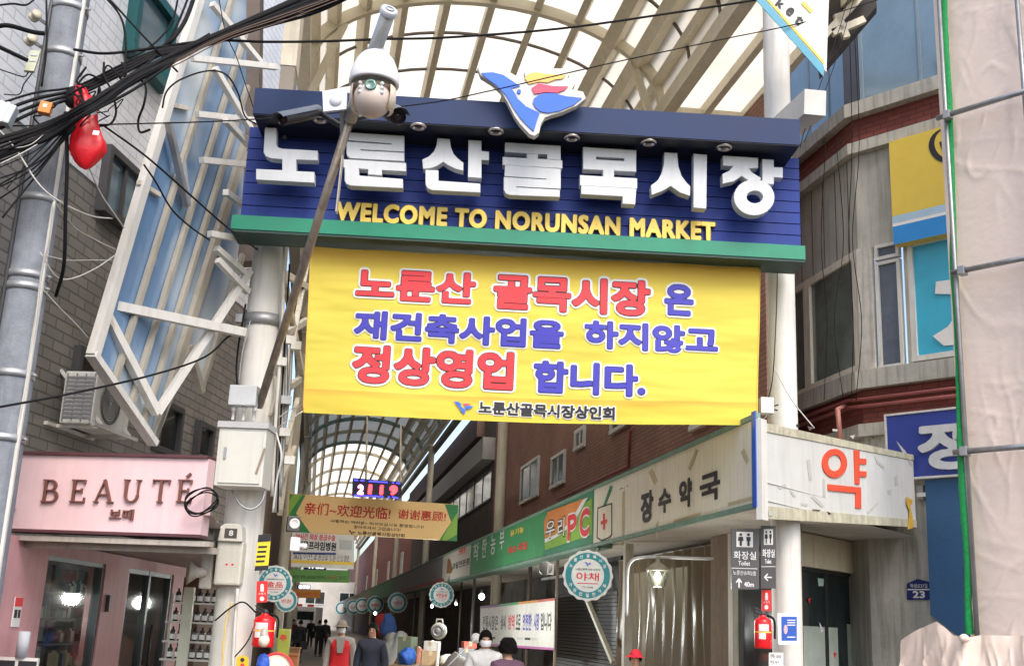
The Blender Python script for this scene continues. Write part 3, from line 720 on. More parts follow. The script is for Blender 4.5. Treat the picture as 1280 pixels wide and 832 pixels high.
for G in glyphs:
    root = None
    loops = []
    allp = [LF.px(*p) for (P, H, dd) in G for p in P]
    for i, (P, H, dd) in enumerate(G):
        o = poly('letter' if i == 0 else 'stroke', LF, P, dd + .04, .12, LETWHITE, root or sg, True, H, bev=.006)
        if root is None: root = o
text(SG, 'WELCOME TO NORUNSAN MARKET', (419, 276.5), (894, 278.5), .03, LETYEL, sg, .06, .03, 56, 'lettering', sp=1.12)
text(SG, 'WELCOME TO NORUNSAN MARKET', (417.5, 278), (895.5, 277), .005, mat('dark_gold', (.09, .06, .03), .5), sg, .085, .01, 56, 'lettering_outline', sp=1.12)
# lighting canopy above the name
AW = GF.off(1.05)
aL, _ = AW.px(318, 120); aR, _ = AW.px(1000, 170)
a1 = AW.px(650, 129)[1]; a0 = AW.px(650, 161)[1]
aw = thing('sign_canopy', 'dark navy box beam with round downlights over the market sign', 'canopy', AW.pt(3, a0, -.3))
MB().box(AW, aL, aR, a0, a1, -.62, 0).build('beam', NAVYBEAM, aw)
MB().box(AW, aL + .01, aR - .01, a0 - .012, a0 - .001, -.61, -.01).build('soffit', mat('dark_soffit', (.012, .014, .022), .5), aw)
ringm = mat('chrome_ring', (.55, .5, .48), .25, .1, 3, metal=.8)
for x, y in ((400, 148), (523, 157), (620, 163), (715, 171), (811, 177), (905, 183)):
    q = hit(x, y, AW.pt(0, a0 - .012, 0), Z)
    dl = MB().lathe(q, [(.085, 0), (.10, -.012), (.085, -.03), (.07, -.022), (.062, .0), (.0, .002)], 24).build('downlight', ringm, aw)
    MB().lathe(q + Z * -.004, [(.0, 0), (.055, -.001)], 20).build('lamp_glass', mat('lamp_glass', (.06, .05, .05), .1), dl)
for x in (345, 560, 780, 960):
    s, _ = AW.px(x, 170); MB().beam(AW.pt(s, a0 - .05, -.5), SG.pt(s - .02, tT - .05, -.15), .05, .05).build('support', DARKMET, aw)
# bird emblem
EM = AW.off(.10)
em = thing('bird_emblem', 'blue and red bird emblem panel rising above the market sign', 'emblem', EM.pt(*EM.px(667, 175)))
poly('panel', EM, z2([(338, 35), (400, 29), (450, 41), (500, 70), (530, 88), (545, 78), (537, 52), (550, 34), (600, 27), (660, 38), (722, 40), (729, 60), (720, 78), (746, 88), (752, 105), (738, 128), (788, 138), (799, 165), (760, 196), (700, 222), (650, 236), (622, 248), (606, 275), (598, 312), (580, 325), (560, 318), (520, 275), (495, 240), (465, 180), (435, 130), (400, 98), (350, 66)]), 0, .09, WHITE_STEEL, em, bev=.006)
EB = mat('emblem_blue', (.015, .13, .72), .45, .05); ER_ = mat('emblem_red', (.72, .05, .12), .45, .05); EO = mat('emblem_orange', (.85, .48, .10), .45, .05)
poly('wing', EM, z2([(352, 41), (400, 38), (446, 49), (490, 78), (520, 97), (498, 103), (480, 107), (494, 122), (510, 152), (545, 185), (605, 214), (592, 250), (580, 293), (558, 275), (520, 235), (490, 190), (460, 138), (420, 96), (375, 64)]), .10, .012, EB, em)
poly('wing', EM, z2([(580, 150), (610, 132), (660, 128), (720, 142), (788, 149), (750, 180), (690, 205), (640, 214), (608, 208), (584, 188), (576, 168)]), .10, .012, EB, em)
poly('plume', EM, z2([(570, 106), (600, 87), (660, 98), (728, 99), (712, 115), (680, 127), (630, 124), (582, 132)]), .10, .012, ER_, em)
poly('plume', EM, z2([(540, 63), (555, 45), (590, 38), (640, 46), (718, 50), (705, 65), (670, 70), (640, 82), (600, 79), (558, 89)]), .10, .012, EO, em)
poly('eye', EM, z2(ring(515, 121, 9, 9, 12)), .10, .014, EB, em)

# ------------------------------------------------------------------ yellow banner
BN = GF.off(.30)
bn = thing('cloth_banner', 'wide yellow cloth banner with red and blue Korean lettering below the market sign', 'banner', BN.pt(*BN.px(665, 525)))
def cloth_mat(name, lo, hi, mid, tr=.25):
    m = bpy.data.materials.new(name); m.use_nodes = True; N = m.node_tree.nodes; L = m.node_tree.links; b = N['Principled BSDF']; b.inputs['Roughness'].default_value = .75; b.inputs['Specular IOR Level'].default_value = .2
    uv = N.new('ShaderNodeUVMap'); sx = N.new('ShaderNodeSeparateXYZ'); L.new(uv.outputs[0], sx.inputs[0]); rp = N.new('ShaderNodeValToRGB'); L.new(sx.outputs[1], rp.inputs[0])
    cr = rp.color_ramp; cr.elements[0].position = 0; cr.elements[0].color = (*lo[0], 1); cr.elements[1].position = 1; cr.elements[1].color = (*hi, 1)
    for p, c in mid: e = cr.elements.new(p); e.color = (*c, 1)
    tr_ = N.new('ShaderNodeBsdfTranslucent'); ms = N.new('ShaderNodeMixShader'); ms.inputs[0].default_value = tr
    L.new(rp.outputs[0], b.inputs['Base Color']); L.new(rp.outputs[0], tr_.inputs[0]); L.new(b.outputs[0], ms.inputs[1]); L.new(tr_.outputs[0], ms.inputs[2]); L.new(ms.outputs[0], N['Material Output'].inputs[0])
    wv = N.new('ShaderNodeTexNoise'); wv.inputs['Scale'].default_value = 1.3; wv.inputs['Detail'].default_value = 2; bp = N.new('ShaderNodeBump'); bp.inputs['Strength'].default_value = .6; bp.inputs['Distance'].default_value = .12
    tc = N.new('ShaderNodeTexCoord'); mp = N.new('ShaderNodeMapping'); mp.inputs['Rotation'].default_value = (0, R(35), 0); mp.inputs['Scale'].default_value = (.5, 1, 2.2); L.new(tc.outputs['Object'], mp.inputs[0]); L.new(mp.outputs[0], wv.inputs['Vector']); L.new(wv.outputs['Fac'], bp.inputs['Height']); L.new(bp.outputs[0], b.inputs['Normal'])
    return m
yel = (.82, .71, .12); ora = (.80, .50, .09)
cm = cloth_mat('yellow_cloth', [(.84, .70, .10)], (.84, .56, .10), [(.02, (.84, .68, .10)), (.10, (.84, .66, .10)), (.138, ora), (.142, yel), (.6, yel), (.85, (.85, .68, .12)), (.97, ora)])
corners = [(388, 306), (952, 331), (948, 530), (378, 514)]
cst = [BN.px(*p) for p in corners]
rows = []; uvs = []
NX, NY = 60, 24
def bdisp(u, v):
    u = min(max(u, 0), 1); v = min(max(v, 0), 1)
    return .03 * noise.noise(Vector((u * 5, v * 2.5, 1))) + .018 * math.sin(u * 9 + v * 5) * (1 - v) - .05 * math.sin(u * math.pi) * (1 - v) * .4
for j in range(NY + 1):
    v = j / NY; row = []; ur = []
    for i in range(NX + 1):
        u = i / NX
        s = (cst[3][0] * (1 - u) + cst[2][0] * u) * (1 - v) + (cst[0][0] * (1 - u) + cst[1][0] * u) * v
        t = (cst[3][1] * (1 - u) + cst[2][1] * u) * (1 - v) + (cst[0][1] * (1 - u) + cst[1][1] * u) * v
        t -= .035 * math.sin(math.pi * u) * (1 - v) + .012 * math.sin(math.pi * u * 6) ** 2 * v
        row.append(BN.pt(s, t, bdisp(u, v) - .07)); ur.append((u, v))
    rows.append(row); uvs.append(ur)
MB().grid(rows, True, uvs).build('cloth', cm, bn)
for e_ in (0, -1): MB().tube([r[e_] for r in rows], .008).build('hem', mat('hem', ora, .7), bn)
def bl(body, b0, t0, m, bold, halo, res=64):
    drape(text_halo(BN, body, b0, t0, .004, WHITE, bn, bold, halo, res))
    drape(text_halo(BN, body, b0, t0, .009, BLACKP, bn, bold, .018, res))
    drape(text(BN, body, b0, t0, .0135, m, bn, bold, .001, res))
def drape(o):
    # let the print follow the folds of the cloth
    inv = o.location + bn.location
    for v_ in o.data.vertices:
        q = v_.co + inv - BN.o; s, t = q.dot(BN.r), q.z
        v = (t - cst[3][1]) / (cst[0][1] - cst[3][1]); u = (s - cst[3][0]) / (cst[2][0] - cst[3][0])
        v -= u * ((cst[2][1] - cst[3][1]) / (cst[0][1] - cst[3][1]))
        v_.co += BN.n * (bdisp(u, v) - .066)
# each word: lower-left and upper-right corner in the photograph
bl('노룬산', (443, 371), (596, 339), RED, .045, .075)
bl('골목시장', (616, 384), (815, 349), RED, .045, .075)
bl('은', (832, 391), (869, 354), BLUE, .045, .075)
bl('재건축사업을', (441, 421), (706, 399), BLUE, .045, .075)
bl('하지않고', (731, 433), (899, 407), BLUE, .045, .075)
bl('정상영업', (438, 476), (644, 438), RED, .045, .075)
bl('합니다.', (667, 488), (808, 455), BLUE, .045, .075)
drape(text_halo(BN, '노룬산골목시장상인회', (598, 515), (770, 507), .004, WHITE, bn, .02, .10, 48))
drape(text(BN, '노룬산골목시장상인회', (598, 515), (770, 507), .010, BLACKP, bn, .045, .001, 48))
def bird(fr, x, y, w_, d, parent, dark=False):
    """the small bird mark: x,y = centre in pixels, w_ = width in pixels"""
    k = w_ / 460
    f = lambda P: [(x + (a - 568) * k, y + (c - 178) * k) for a, c in P]; out = []
    out.append(poly('mark', fr, f([(338, 35), (446, 44), (520, 97), (494, 122), (545, 185), (605, 214), (580, 325), (520, 275), (465, 180), (400, 98)]), d, .003, BLACKP if dark else EB, parent))
    out.append(poly('mark', fr, f([(580, 150), (660, 128), (788, 149), (690, 205), (608, 208)]), d, .003, BLACKP if dark else EB, parent))
    if not dark:
        out.append(poly('mark', fr, f([(570, 106), (600, 87), (728, 99), (680, 127), (582, 132)]), d, .003, ER_, parent))
        out.append(poly('mark', fr, f([(540, 63), (590, 38), (718, 50), (640, 82), (558, 89)]), d, .003, EO, parent))
    return out
for o in bird(BN, 580, 507.5, 26, .012, bn): drape(o)
MB().tube([BN.pt(*cst[0]), atY(362, 296, YG - .2)], .006).tube([BN.pt(*cst[1]), atY(960, 326, YG - .1)], .006).tube([BN.pt(*cst[2]), atY(958, 520, YG - .1)], .006).tube([BN.pt(*cst[3]), atY(338, 540, YG - .2)], .006).build('tie_rope', WHITE, bn)

# ------------------------------------------------------------------ steel pipe with security cameras
P0 = atY(324, 508, 12.75); P1 = atY(437, 150, 10.6); P2 = atY(487, 12, 9.6)
pp = thing('camera_pole', 'slanting steel pipe leaning out from the gate column with security cameras', 'pole', P0)
MB().tube([P0, P0.lerp(P1, .5), P1], .047, 14).build('lower_pipe', mat('weathered_pipe', (.32, .27, .22), .4, .3, 5, metal=.6, streak=.4, dirt=(.12, .06, .03)), pp)
MB().tube([P1, P2], .07, 16).build('upper_pipe', GREYMET, pp)
MB().lathe(P2, [(0, .004), (.06, .004), (.085, .0), (.085, -.05)], 20, (P2 - P1).normalized()).lathe(P2, [(.03, .006), (.045, .010), (.03, .014)], 16, (P2 - P1).normalized()).build('cap', mat('cap_grey', (.45, .48, .52), .5), pp)
sp = P0.lerp(P1, .86)
MB().beam(sp + Vector((.08, -.05, .35)), sp + Vector((.06, -.05, -.55)), .012, .09).build('fin', IVORY, pp)
# dome camera
DC = atY(467, 110, 9.9); sc = 9.9 / FPX
dcam = thing('dome_camera', 'large white dome security camera hanging from the slanting pipe', 'camera', atY(467, 156, 9.9))
q = lambda y: atY(467 + (y - 110) * -.02, y, 9.9)
prof = [(0, 55), (10, 56), (14, 58), (20, 62), (26, 70), (31, 82), (33.5, 93), (34.5, 104), (33.5, 106), (31, 106)]
MB().lathe(DC, [(r_ * sc, (110 - y) * sc) for r_, y in prof], 40).build('hood', mat('camera_white', (.80, .80, .82), .35, .04), dcam)
b = MB()
for s_ in (-1, 1):
    b.grid([[DC + Vector((math.sin(a) * s_ * rr * sc, -math.cos(a) * rr * sc, zz * sc)) for a in np.linspace(.95, 2.3, 14)] for rr, zz in ((26, -2), (31, -2), (31.5, -18), (29, -32), (24, -34))])
b.lathe(DC, [(31 * sc, -4 * sc), (24 * sc, -6 * sc)], 40)
b.build('yoke', mat('camera_cream', (.66, .57, .46), .4, .05), dcam)
bc = DC + Vector((0, -.03, -.135))
MB().ball(bc, 26 * sc, 32, (1, 1, 1.0)).build('ball', mat('camera_ball', (.62, .52, .46), .35, .05), dcam)
fw = Vector((0, -1, .02)).normalized()
q0 = bc + Vector((0, -27 * sc * .9, .02))
MB().lathe(bc + Vector((0, -27 * sc * .86, .06)), [(.0, .024), (.03, .024), (.036, .03), (.055, .03), (.055, -.01)], 24, fw).build('lens', mat('lens_green', (.10, .22, .17), .08, .2, spec=.9), dcam)
for sx in (-1, 1):
    for k in range(3): MB().ball(bc + Vector((sx * .10, -27 * sc * .78, .095 - k * .045)), .024, 10, (1, .6, 1)).build('lamp', mat('led_lens', (.5, .52, .5), .2), dcam)
MB().tube(catmull([DC + Z * (52 * sc), DC + Vector((.03, .05, 62 * sc)), P1.lerp(P2, .62)], 6), .045, 12).build('neck', mat('camera_white', (.8, .8, .82)), dcam)
# bullet cameras and plate
pl = thing('mounting_plate', 'square white junction plate fixed to the slanting pipe beside the dome camera', 'plate', atY(419, 140, 10.5))
PF = Fr(atY(419, 126, 10.5), Vector((1, -.12, 0)))
poly('plate', PF, [(404, 116), (434, 110), (434, 138), (405, 141)], 0, .03, mat('plate_white', (.72, .76, .80), .4), pl)
s_, t_ = PF.px(420, 125, .03); MB().lathe(PF.pt(s_, t_, .03), [(0, .012), (.065, .012), (.07, 0)], 24, PF.n).build('cover', mat('cover_white', (.68, .70, .74), .4), pl)
MB().beam(PF.pt(s_ + .05, t_ - .08, -.03), P0.lerp(P1, .93), .04, .05).build('arm', GREYMET, pl)
bcm = mat('camera_charcoal', (.035, .035, .04), .35, .15)
def bullet(a, b_, r, label, hood=True):
    a = Vector(a); b_ = Vector(b_); d = (b_ - a).normalized()
    t = thing('bullet_camera', label, 'camera', a - Z * r)
    MB().tube([a, a.lerp(b_, .15), b_], [r * .8, r, r], 18).build('housing', bcm, t)
    x = d.cross(Z).normalized(); y = x.cross(d)
    rows = [[p + (x * math.cos(an) + y * math.sin(an)) * r * 1.25 for an in [R(20 + 140 * k / 10) for k in range(11)]] for p in (a + d * .02, b_ + d * .10)]
    MB().grid(rows).build('hood', mat('camera_hood', (.10, .12, .15), .35), t)
    MB().lathe(b_, [(0, .012), (r * .45, .012), (r * .5, .0), (r * .9, .0), (r * .95, .02), (r, .02), (r, -.01)], 20, d).build('lens', mat('lens_dark', (.03, .02, .03), .15), t)
    return t
t = bullet(atY(398, 140, 10.7), atY(354, 149, 10.2), .062, 'long dark bullet camera left of the white junction plate')
MB().tube([atY(398, 140, 10.7), P0.lerp(P1, .97)], .03).build('arm', bcm, t)
t = bullet(atY(484, 139, 10.9), atY(497, 146, 10.5), .085, 'dark bullet camera peeping out right behind the dome camera')
MB().tube([atY(484, 139, 10.9), P1], .03).build('arm', bcm, t)

# ------------------------------------------------------------------ boxes on the gate columns
CF = Fr(Vector((GC.x, GC.y - .24, 0)), Vector((1, -.04, 0)))
steel_box = mat('cabinet_white', (.62, .62, .56), .35, .05, 2, streak=.2, dirt=(.45, .44, .38))
cab = thing('control_cabinet', 'large off-white steel cabinet strapped to the gate column beside the shop sign', 'cabinet', CF.pt(0, 4, .3))
CB = CF.off(.40)
c0, c1 = CB.px(267, 606), CB.px(334, 536)
MB().box(CB, c0[0], c1[0], c0[1], c1[1], -.40, 0).build('casing', steel_box, cab, bevel=.006)
MB().box(CB, c0[0] + .04, c1[0] - .03, c0[1] + .03, c1[1] - .04, .002, .016).build('door', steel_box, cab, bevel=.004)
MB().box(CB, c0[0] - .02, c1[0] + .02, c1[1] + .001, c1[1] + .07, -.42, .03).build('roof', mat('cabinet_roof', (.48, .48, .48), .4), cab)
MB().box(CB, c0[0] + .08, c0[0] + .11, (c0[1] + c1[1]) / 2 - .03, (c0[1] + c1[1]) / 2 + .10, .017, .03).build('handle', GREYMET, cab)
q0, q1 = CB.px(320, 592, .018), CB.px(331, 560, .018)
MB().beam(CB.pt(q0[0] - .0, q0[1], .02), CB.pt(q1[0], q1[1], .02), .025, .006, CB.n).build('tape', mat('brown_tape', (.28, .22, .16), .5), cab)
sb = thing('relay_box', 'small light grey box with three glands above the control cabinet', 'box', CF.pt(-.1, 4.5, .2))
c0, c1 = CB.px(284, 505), CB.px(321, 481)
MB().box(CB, c0[0], c1[0], c0[1], c1[1], -.2, -.02).build('casing', mat('grey_plastic', (.52, .54, .55), .4), sb, bevel=.012)
for k in range(3):
    s = c0[0] + .05 + k * .12; MB().lathe(CB.pt(s, c0[1] - .16, -.1), [(.018, 0), (.018, .1), (.026, .10), (.026, .158), (.0, .159)], 12).build('gland', mat('gland_white', (.62, .62, .6), .4), sb)
def meter(x0, y0, x1, y1, label, d, digit=True):
    M = CF.off(d); a, b_ = M.px(x0, y1), M.px(x1, y0)
    t = thing('meter_box', label, 'meter', M.pt((a[0] + b_[0]) / 2, a[1], -.1), 'electricity meters on the gate column')
    g = mat('meter_grey', (.62, .61, .54), .45, .08, 4, streak=.2)
    h = b_[1] - a[1]; w2 = b_[0] - a[0]
    MB().box(M, a[0], b_[0], a[1], b_[1] - h * .28, -.17, 0).build('body', g, t, bevel=.025)
    P = [(a[0] + .01, b_[1] - h * .29), (b_[0] - .01, b_[1] - h * .29), (b_[0] - .03, b_[1] - .03), (b_[0] - .08, b_[1]), (a[0] + .08, b_[1]), (a[0] + .03, b_[1] - .03)]
    MB().prism(M, P, -.15, .04).build('window_hood', g, t, bevel=.01)
    if digit:
        s0, s1 = a[0] + w2 * .28, b_[0] - w2 * .25; t0, t1 = b_[1] - h * .24, b_[1] - h * .08
        wn = MB().box(M, s0, s1, t0, t1, .041, .044).build('window', mat('meter_window', (.10, .09, .08), .15), t)
        text(M, '8', (s0 + .05, t0 + .025), (s1 - .04, t1 - .02), .045, LETWHITE, wn, .05, .003, 24, 'digit', True)
        for s in (.4, .62): MB().box(M, a[0] + w2 * s, a[0] + w2 * s + .025, a[1] + h * .32, a[1] + h * .35, .001, .003).build('seal', RED, t)
    return t
meter(266, 655, 307, 730, 'grey meter box with number window on the front of the gate column', .10)
meter(247, 651, 272, 735, 'bluish grey meter box seen side-on at the left of the gate column', .02, False)
dsh = thing('alarm_horn', 'cream round horn behind the meters on the gate column', 'horn', CF.pt(*CF.px(242, 730)))
MB().lathe(atY(246, 715, 12.9), [(0, 0), (.05, .01), (.14, .1), (.145, .1), (.06, 0), (.04, -.1)], 20, Vector((-1, -.4, 0))).build('bell', IVORY, dsh)
def plate(fr, P, label, cat, name, m, th=.006, d=0, group=None):
    s = [fr.px(*p, d) for p in P]; t = thing(name, label, cat, fr.pt(sum(a for a, _ in s) / len(s), min(b for _, b in s), d), group)
    poly('panel', fr, P, d, th, m, t); return t
YS = Fr(atY(328, 690, 12.75), Vector((1, .10, 0)))
t = plate(YS, [(323, 668), (339, 667), (335, 712), (318, 713)], 'narrow yellow and black notice fixed to the gate column', 'notice', 'notice_board', mat('notice_yellow', (.75, .62, .03), .5))
poly('header', YS, [(323, 668), (339, 667), (338, 676), (322, 677)], .007, .003, BLACKP, t); poly('footer', YS, [(319, 707), (336, 706), (335, 712), (318, 713)], .007, .003, BLACKP, t)
for k in range(4): poly('print', YS, [(323 - k, 682 + k * 6), (334 - k, 681.5 + k * 6), (333.7 - k, 684 + k * 6), (322.7 - k, 684.5 + k * 6)], .007, .002, BLACKP, t)
def ext_sign(fr, P, label):
    t = plate(fr, P, label, 'sign', 'extinguisher_sign', mat('sign_red', (.72, .02, .02), .4), .006, 0, 'red fire extinguisher signs')
    x0 = (P[0][0] + P[3][0]) / 2; x1 = (P[1][0] + P[2][0]) / 2; y0 = P[0][1]; y1 = P[3][1]; w_ = x1 - x0; h = y1 - y0
    f = lambda L: [(x0 + w_ * a, y0 + h * c) for a, c in L]
    poly('pictogram', fr, f([(.42, .12), (.6, .12), (.66, .2), (.66, .48), (.36, .48), (.36, .2)]), .007, .002, WHITE, t)
    text(fr, '소화기', f([(.16, .64)])[0], f([(.84, .53)])[0], .007, WHITE, t, .02, .002, 20)
    poly('pictogram', fr, f(ring(.5, .82, .2, .11, 14)), .007, .002, WHITE, t); return t
ext_sign(YS, [(321, 726), (335, 725.5), (334, 752), (320, 752.5)], 'red fire extinguisher sign on the gate column with the meters')
# loudspeaker and small camera on the column's street side
ls = thing('wall_speaker', 'small black cube speaker clamped to the side of the gate column', 'speaker', atY(367, 665, 13.1))
q = Fr(atY(367, 655, 13.1), Vector((1, .25, 0))); 
MB().box(q, q.px(359, 655)[0], q.px(375, 655)[0], *sorted([q.px(360, 663)[1], q.px(360, 644)[1]]), -.18, 0).build('casing', mat('speaker_black', (.06, .055, .055), .5, .2), ls, bevel=.01)
MB().lathe(q.pt(.01, q.px(369, 654)[1], .002), [(0, .004), (.04, .004), (.05, .014), (.06, .004)], 18, q.n).build('cone', WHITE_STEEL, ls)
wc = thing('box_camera', 'small white wall camera on the street side of the gate column', 'camera', atY(370, 685, 13.0))
q = Fr(atY(370, 678, 13.0), Vector((1, .25, 0)))
MB().box(q, q.px(363, 678)[0], q.px(375, 678)[0], q.px(370, 688)[1], q.px(370, 671)[1], -.15, 0).build('base', mat('camera_white', (.8, .8, .82)), wc, bevel=.01)
MB().tube([q.pt(.05, q.px(375, 681)[1], -.05), q.pt(.10, q.px(378, 682)[1], -.02)], [.025, .032], 14).ball(q.pt(.10, q.px(378, 682)[1], -.02), .034).build('head', mat('camera_white', (.8, .8, .82)), wc)
# cables and conduits running down the gate column
cgp = 'cables on the left gate column'
for pts, r_, m_ in (([(356, 300, 13.0), (352, 420, 13.0), (345, 520, 13.0), (340, 620, 13.0)], .022, WHITE_STEEL), ([(362, 330, 13.05), (352, 500, 13.05), (347, 640, 13.0)], .012, BLACK),
    ([(307, 380, 12.95), (296, 450, 12.95), (298, 500, 12.9)], .012, BLACK), ([(313, 400, 12.9), (303, 440, 12.9), (298, 480, 12.9)], .008, GREYMET), ([(345, 540, 12.9), (352, 570, 12.85), (346, 600, 12.9), (341, 640, 12.95)], .012, WHITE_STEEL),
    ([(297, 735, 12.9), (293, 790, 12.9), (290, 860, 12.9)], .02, WHITE_STEEL), ([(290, 752, 12.88), (282, 780, 12.88), (277, 840, 12.88)], .008, LETYEL),
    ([(269, 775, 12.9), (287, 760, 12.85), (304, 752, 12.85), (320, 765, 12.9)], .009, BLACK), ([(322, 770, 12.95), (310, 800, 12.9), (292, 822, 12.9)], .008, BLACK)):
    cable(pts, r_, 'thin cable or conduit running along the white gate column with the meters', cgp, m_, 'column_cable')
for k in range(4):
    cx, cy, rx, ry = 251 + random.uniform(-2, 2), 627 + random.uniform(-1.5, 1.5), (21, 19, 17.5, 16)[k], (16, 18, 13, 15)[k]; n = 14
    cable([(cx + rx * math.cos(a) - (.25 + .12 * k) * ry * math.sin(a) + 1.5 * math.sin(3 * a + k), cy + ry * math.sin(a), 10.9 + .03 * k) for a in [2 * math.pi * j / n + k for j in range(n + 1)]], .007, 'coiled black cable hung at the corner of the pink sign', 'coiled cables by the cabinet', BLACK, 'coiled_cable', 3)
cable([(290, 612, 12.75), (300, 630, 12.7), (315, 636, 12.7), (328, 625, 12.75), (332, 605, 12.8)], .014, 'grey cable looping below the steel cabinet', None, GREYMET, 'column_cable')
# ------------------------------------------------------------------ arcade roof
q = hit(830, 137, ER * UR_, ER); ZS = q.z; V1 = q.dot(ED)
UM = (UL + UR_) / 2; HS = (UR_ - UL) / 2; RISE = HS * 2 * .27
def arch(a, z=0): return UM - HS * math.cos(a) * 1.0, ZS + RISE * math.sin(a) + z     # a: 0 left .. pi right
VD0, VD1, VEND = 42.0, 72.0, 150.0
ar = thing('arcade_roof', 'long vaulted market arcade roof of white panels on cream steel ribs', 'roof', su(UM, V1 + 20, ZS))
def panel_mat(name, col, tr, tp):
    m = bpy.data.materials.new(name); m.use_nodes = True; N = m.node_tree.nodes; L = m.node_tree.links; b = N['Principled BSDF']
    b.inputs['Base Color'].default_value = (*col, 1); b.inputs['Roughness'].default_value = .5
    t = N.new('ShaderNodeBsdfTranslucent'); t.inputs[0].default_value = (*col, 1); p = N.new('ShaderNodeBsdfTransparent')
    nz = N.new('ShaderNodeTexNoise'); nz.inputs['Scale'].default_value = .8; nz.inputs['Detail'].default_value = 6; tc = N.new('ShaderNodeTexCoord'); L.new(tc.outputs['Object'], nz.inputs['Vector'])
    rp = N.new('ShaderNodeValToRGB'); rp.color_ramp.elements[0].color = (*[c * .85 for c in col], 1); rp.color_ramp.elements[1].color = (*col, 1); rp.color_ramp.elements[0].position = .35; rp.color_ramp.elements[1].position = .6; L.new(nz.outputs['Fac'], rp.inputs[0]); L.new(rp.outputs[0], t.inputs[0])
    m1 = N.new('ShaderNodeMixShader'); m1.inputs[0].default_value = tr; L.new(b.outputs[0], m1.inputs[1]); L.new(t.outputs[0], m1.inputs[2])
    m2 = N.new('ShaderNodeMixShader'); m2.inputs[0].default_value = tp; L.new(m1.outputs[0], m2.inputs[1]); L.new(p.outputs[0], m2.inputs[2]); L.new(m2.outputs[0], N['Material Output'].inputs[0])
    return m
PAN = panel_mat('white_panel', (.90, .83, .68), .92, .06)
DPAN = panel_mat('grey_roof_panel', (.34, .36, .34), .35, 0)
NA = 20
def vault(v0, v1, z=.16):
    return [[su(arch(math.pi * k / NA)[0], v, arch(math.pi * k / NA)[1] + z) for k in range(NA + 1)] for v in np.arange(v0, v1 + .01, (v1 - v0) / max(1, round((v1 - v0) / 4)))]
V0 = V1 - 4.4
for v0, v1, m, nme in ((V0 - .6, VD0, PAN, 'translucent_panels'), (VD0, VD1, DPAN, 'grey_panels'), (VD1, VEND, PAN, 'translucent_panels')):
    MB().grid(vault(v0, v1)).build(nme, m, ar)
vs = [V0 + 4.4 * k for k in range(int((VEND - V0) / 4.4))]
CR2 = mat('cream_rib', (.60, .55, .42), .45, .1, 2); GRB = mat('green_rib', (.22, .33, .28), .45, .1, 2)
for i, v in enumerate(vs):
    if i > 14 and i % 2: continue
    b = MB(); P = [su(*(lambda u, z: (u, v, z))(*arch(math.pi * k / 24))) for k in range(25)]
    rows = []
    for k, p in enumerate(P):
        a = math.pi * k / 24; nrm_ = (ER * -math.cos(a) + Z * math.sin(a))
        rows.append([p + ED * .06 + nrm_ * .10, p + ED * .06 - nrm_ * .10, p - ED * .06 - nrm_ * .10, p - ED * .06 + nrm_ * .10])
    b.grid(rows, False, close=True)
    b.build('rib', GRB if VD0 < v < VD1 and i % 2 else CR2, ar)
for k in range(1, 12):
    a = math.pi * k / 12; u, z = arch(a, .06); big = k in (9, 10)
    b = MB(); w_, h = (.24, .38) if big else (.13, .20)
    b.beam(su(u, V0 - .5, z), su(u, VEND, z), w_, h, (ER * -math.cos(a) + Z * math.sin(a)))
    b.build('purlin', CREAM, ar)
MB().grid([[su(UR_ + q * 1.5, v, ZS + .16 + .05 * q) for q in (0, 1)] for v in np.arange(V0 - .6, VD0, 4)]).build('side_panels', PAN, ar)
for q in (.5, 1.0): MB().beam(su(UR_ + 1.5 * q, V0 - .6, ZS + .05), su(UR_ + 1.5 * q, VD0, ZS + .05), .12, .2).build('purlin', CREAM, ar)
for v in vs[:8]: MB().beam(su(UR_, v, ZS - .05), su(UR_ + 1.5, v, ZS), .12, .2).build('outrigger', CREAM, ar)
for side, u in ((0, UL), (1, UR_)):
    MB().beam(su(u, V0 - .6, ZS - .05), su(u, VEND, ZS - .05), .22, .30).build('eaves_beam', CREAM, ar)
    MB().beam(su(u + (.22 if side else -.22), V0 + 8, ZS - .42), su(u + (.22 if side else -.22), VEND, ZS - .42), .26, .2).build('gutter', mat('gutter_grey', (.22, .21, .18), .5), ar)
# thin dark cross rails over the panels
for i in range(int((VD0 - V0) / 1.466)):
    v = V0 + 1.466 * i
    if i % 3 == 0: continue
    rows = []
    for k in range(25):
        a = math.pi * k / 24; u, z = arch(a, .15); nn = ER * -math.cos(a) + Z * math.sin(a); p = su(u, v, z)
        rows.append([p + ED * .025, p + ED * .025 - nn * .04, p - ED * .025 - nn * .04, p - ED * .025])
    MB().grid(rows, False, close=True).build('cross_rail', BROWNST, ar)
# knee braces at the front bay
for (a, b_) in (((851, 130), (790, 60)), ((862, 190), (905, 100))):
    pass
for v in vs[1:6]:
    u, z = arch(math.pi * .80)
    MB().beam(su(UR_, v, ZS - .9), su(u, v, z - .1), .09, .12).build('brace', CREAM, ar)
    u, z = arch(math.pi * .2); MB().beam(su(UL, v, ZS - .9), su(u, v, z - .1), .09, .12).build('brace', CREAM, ar)
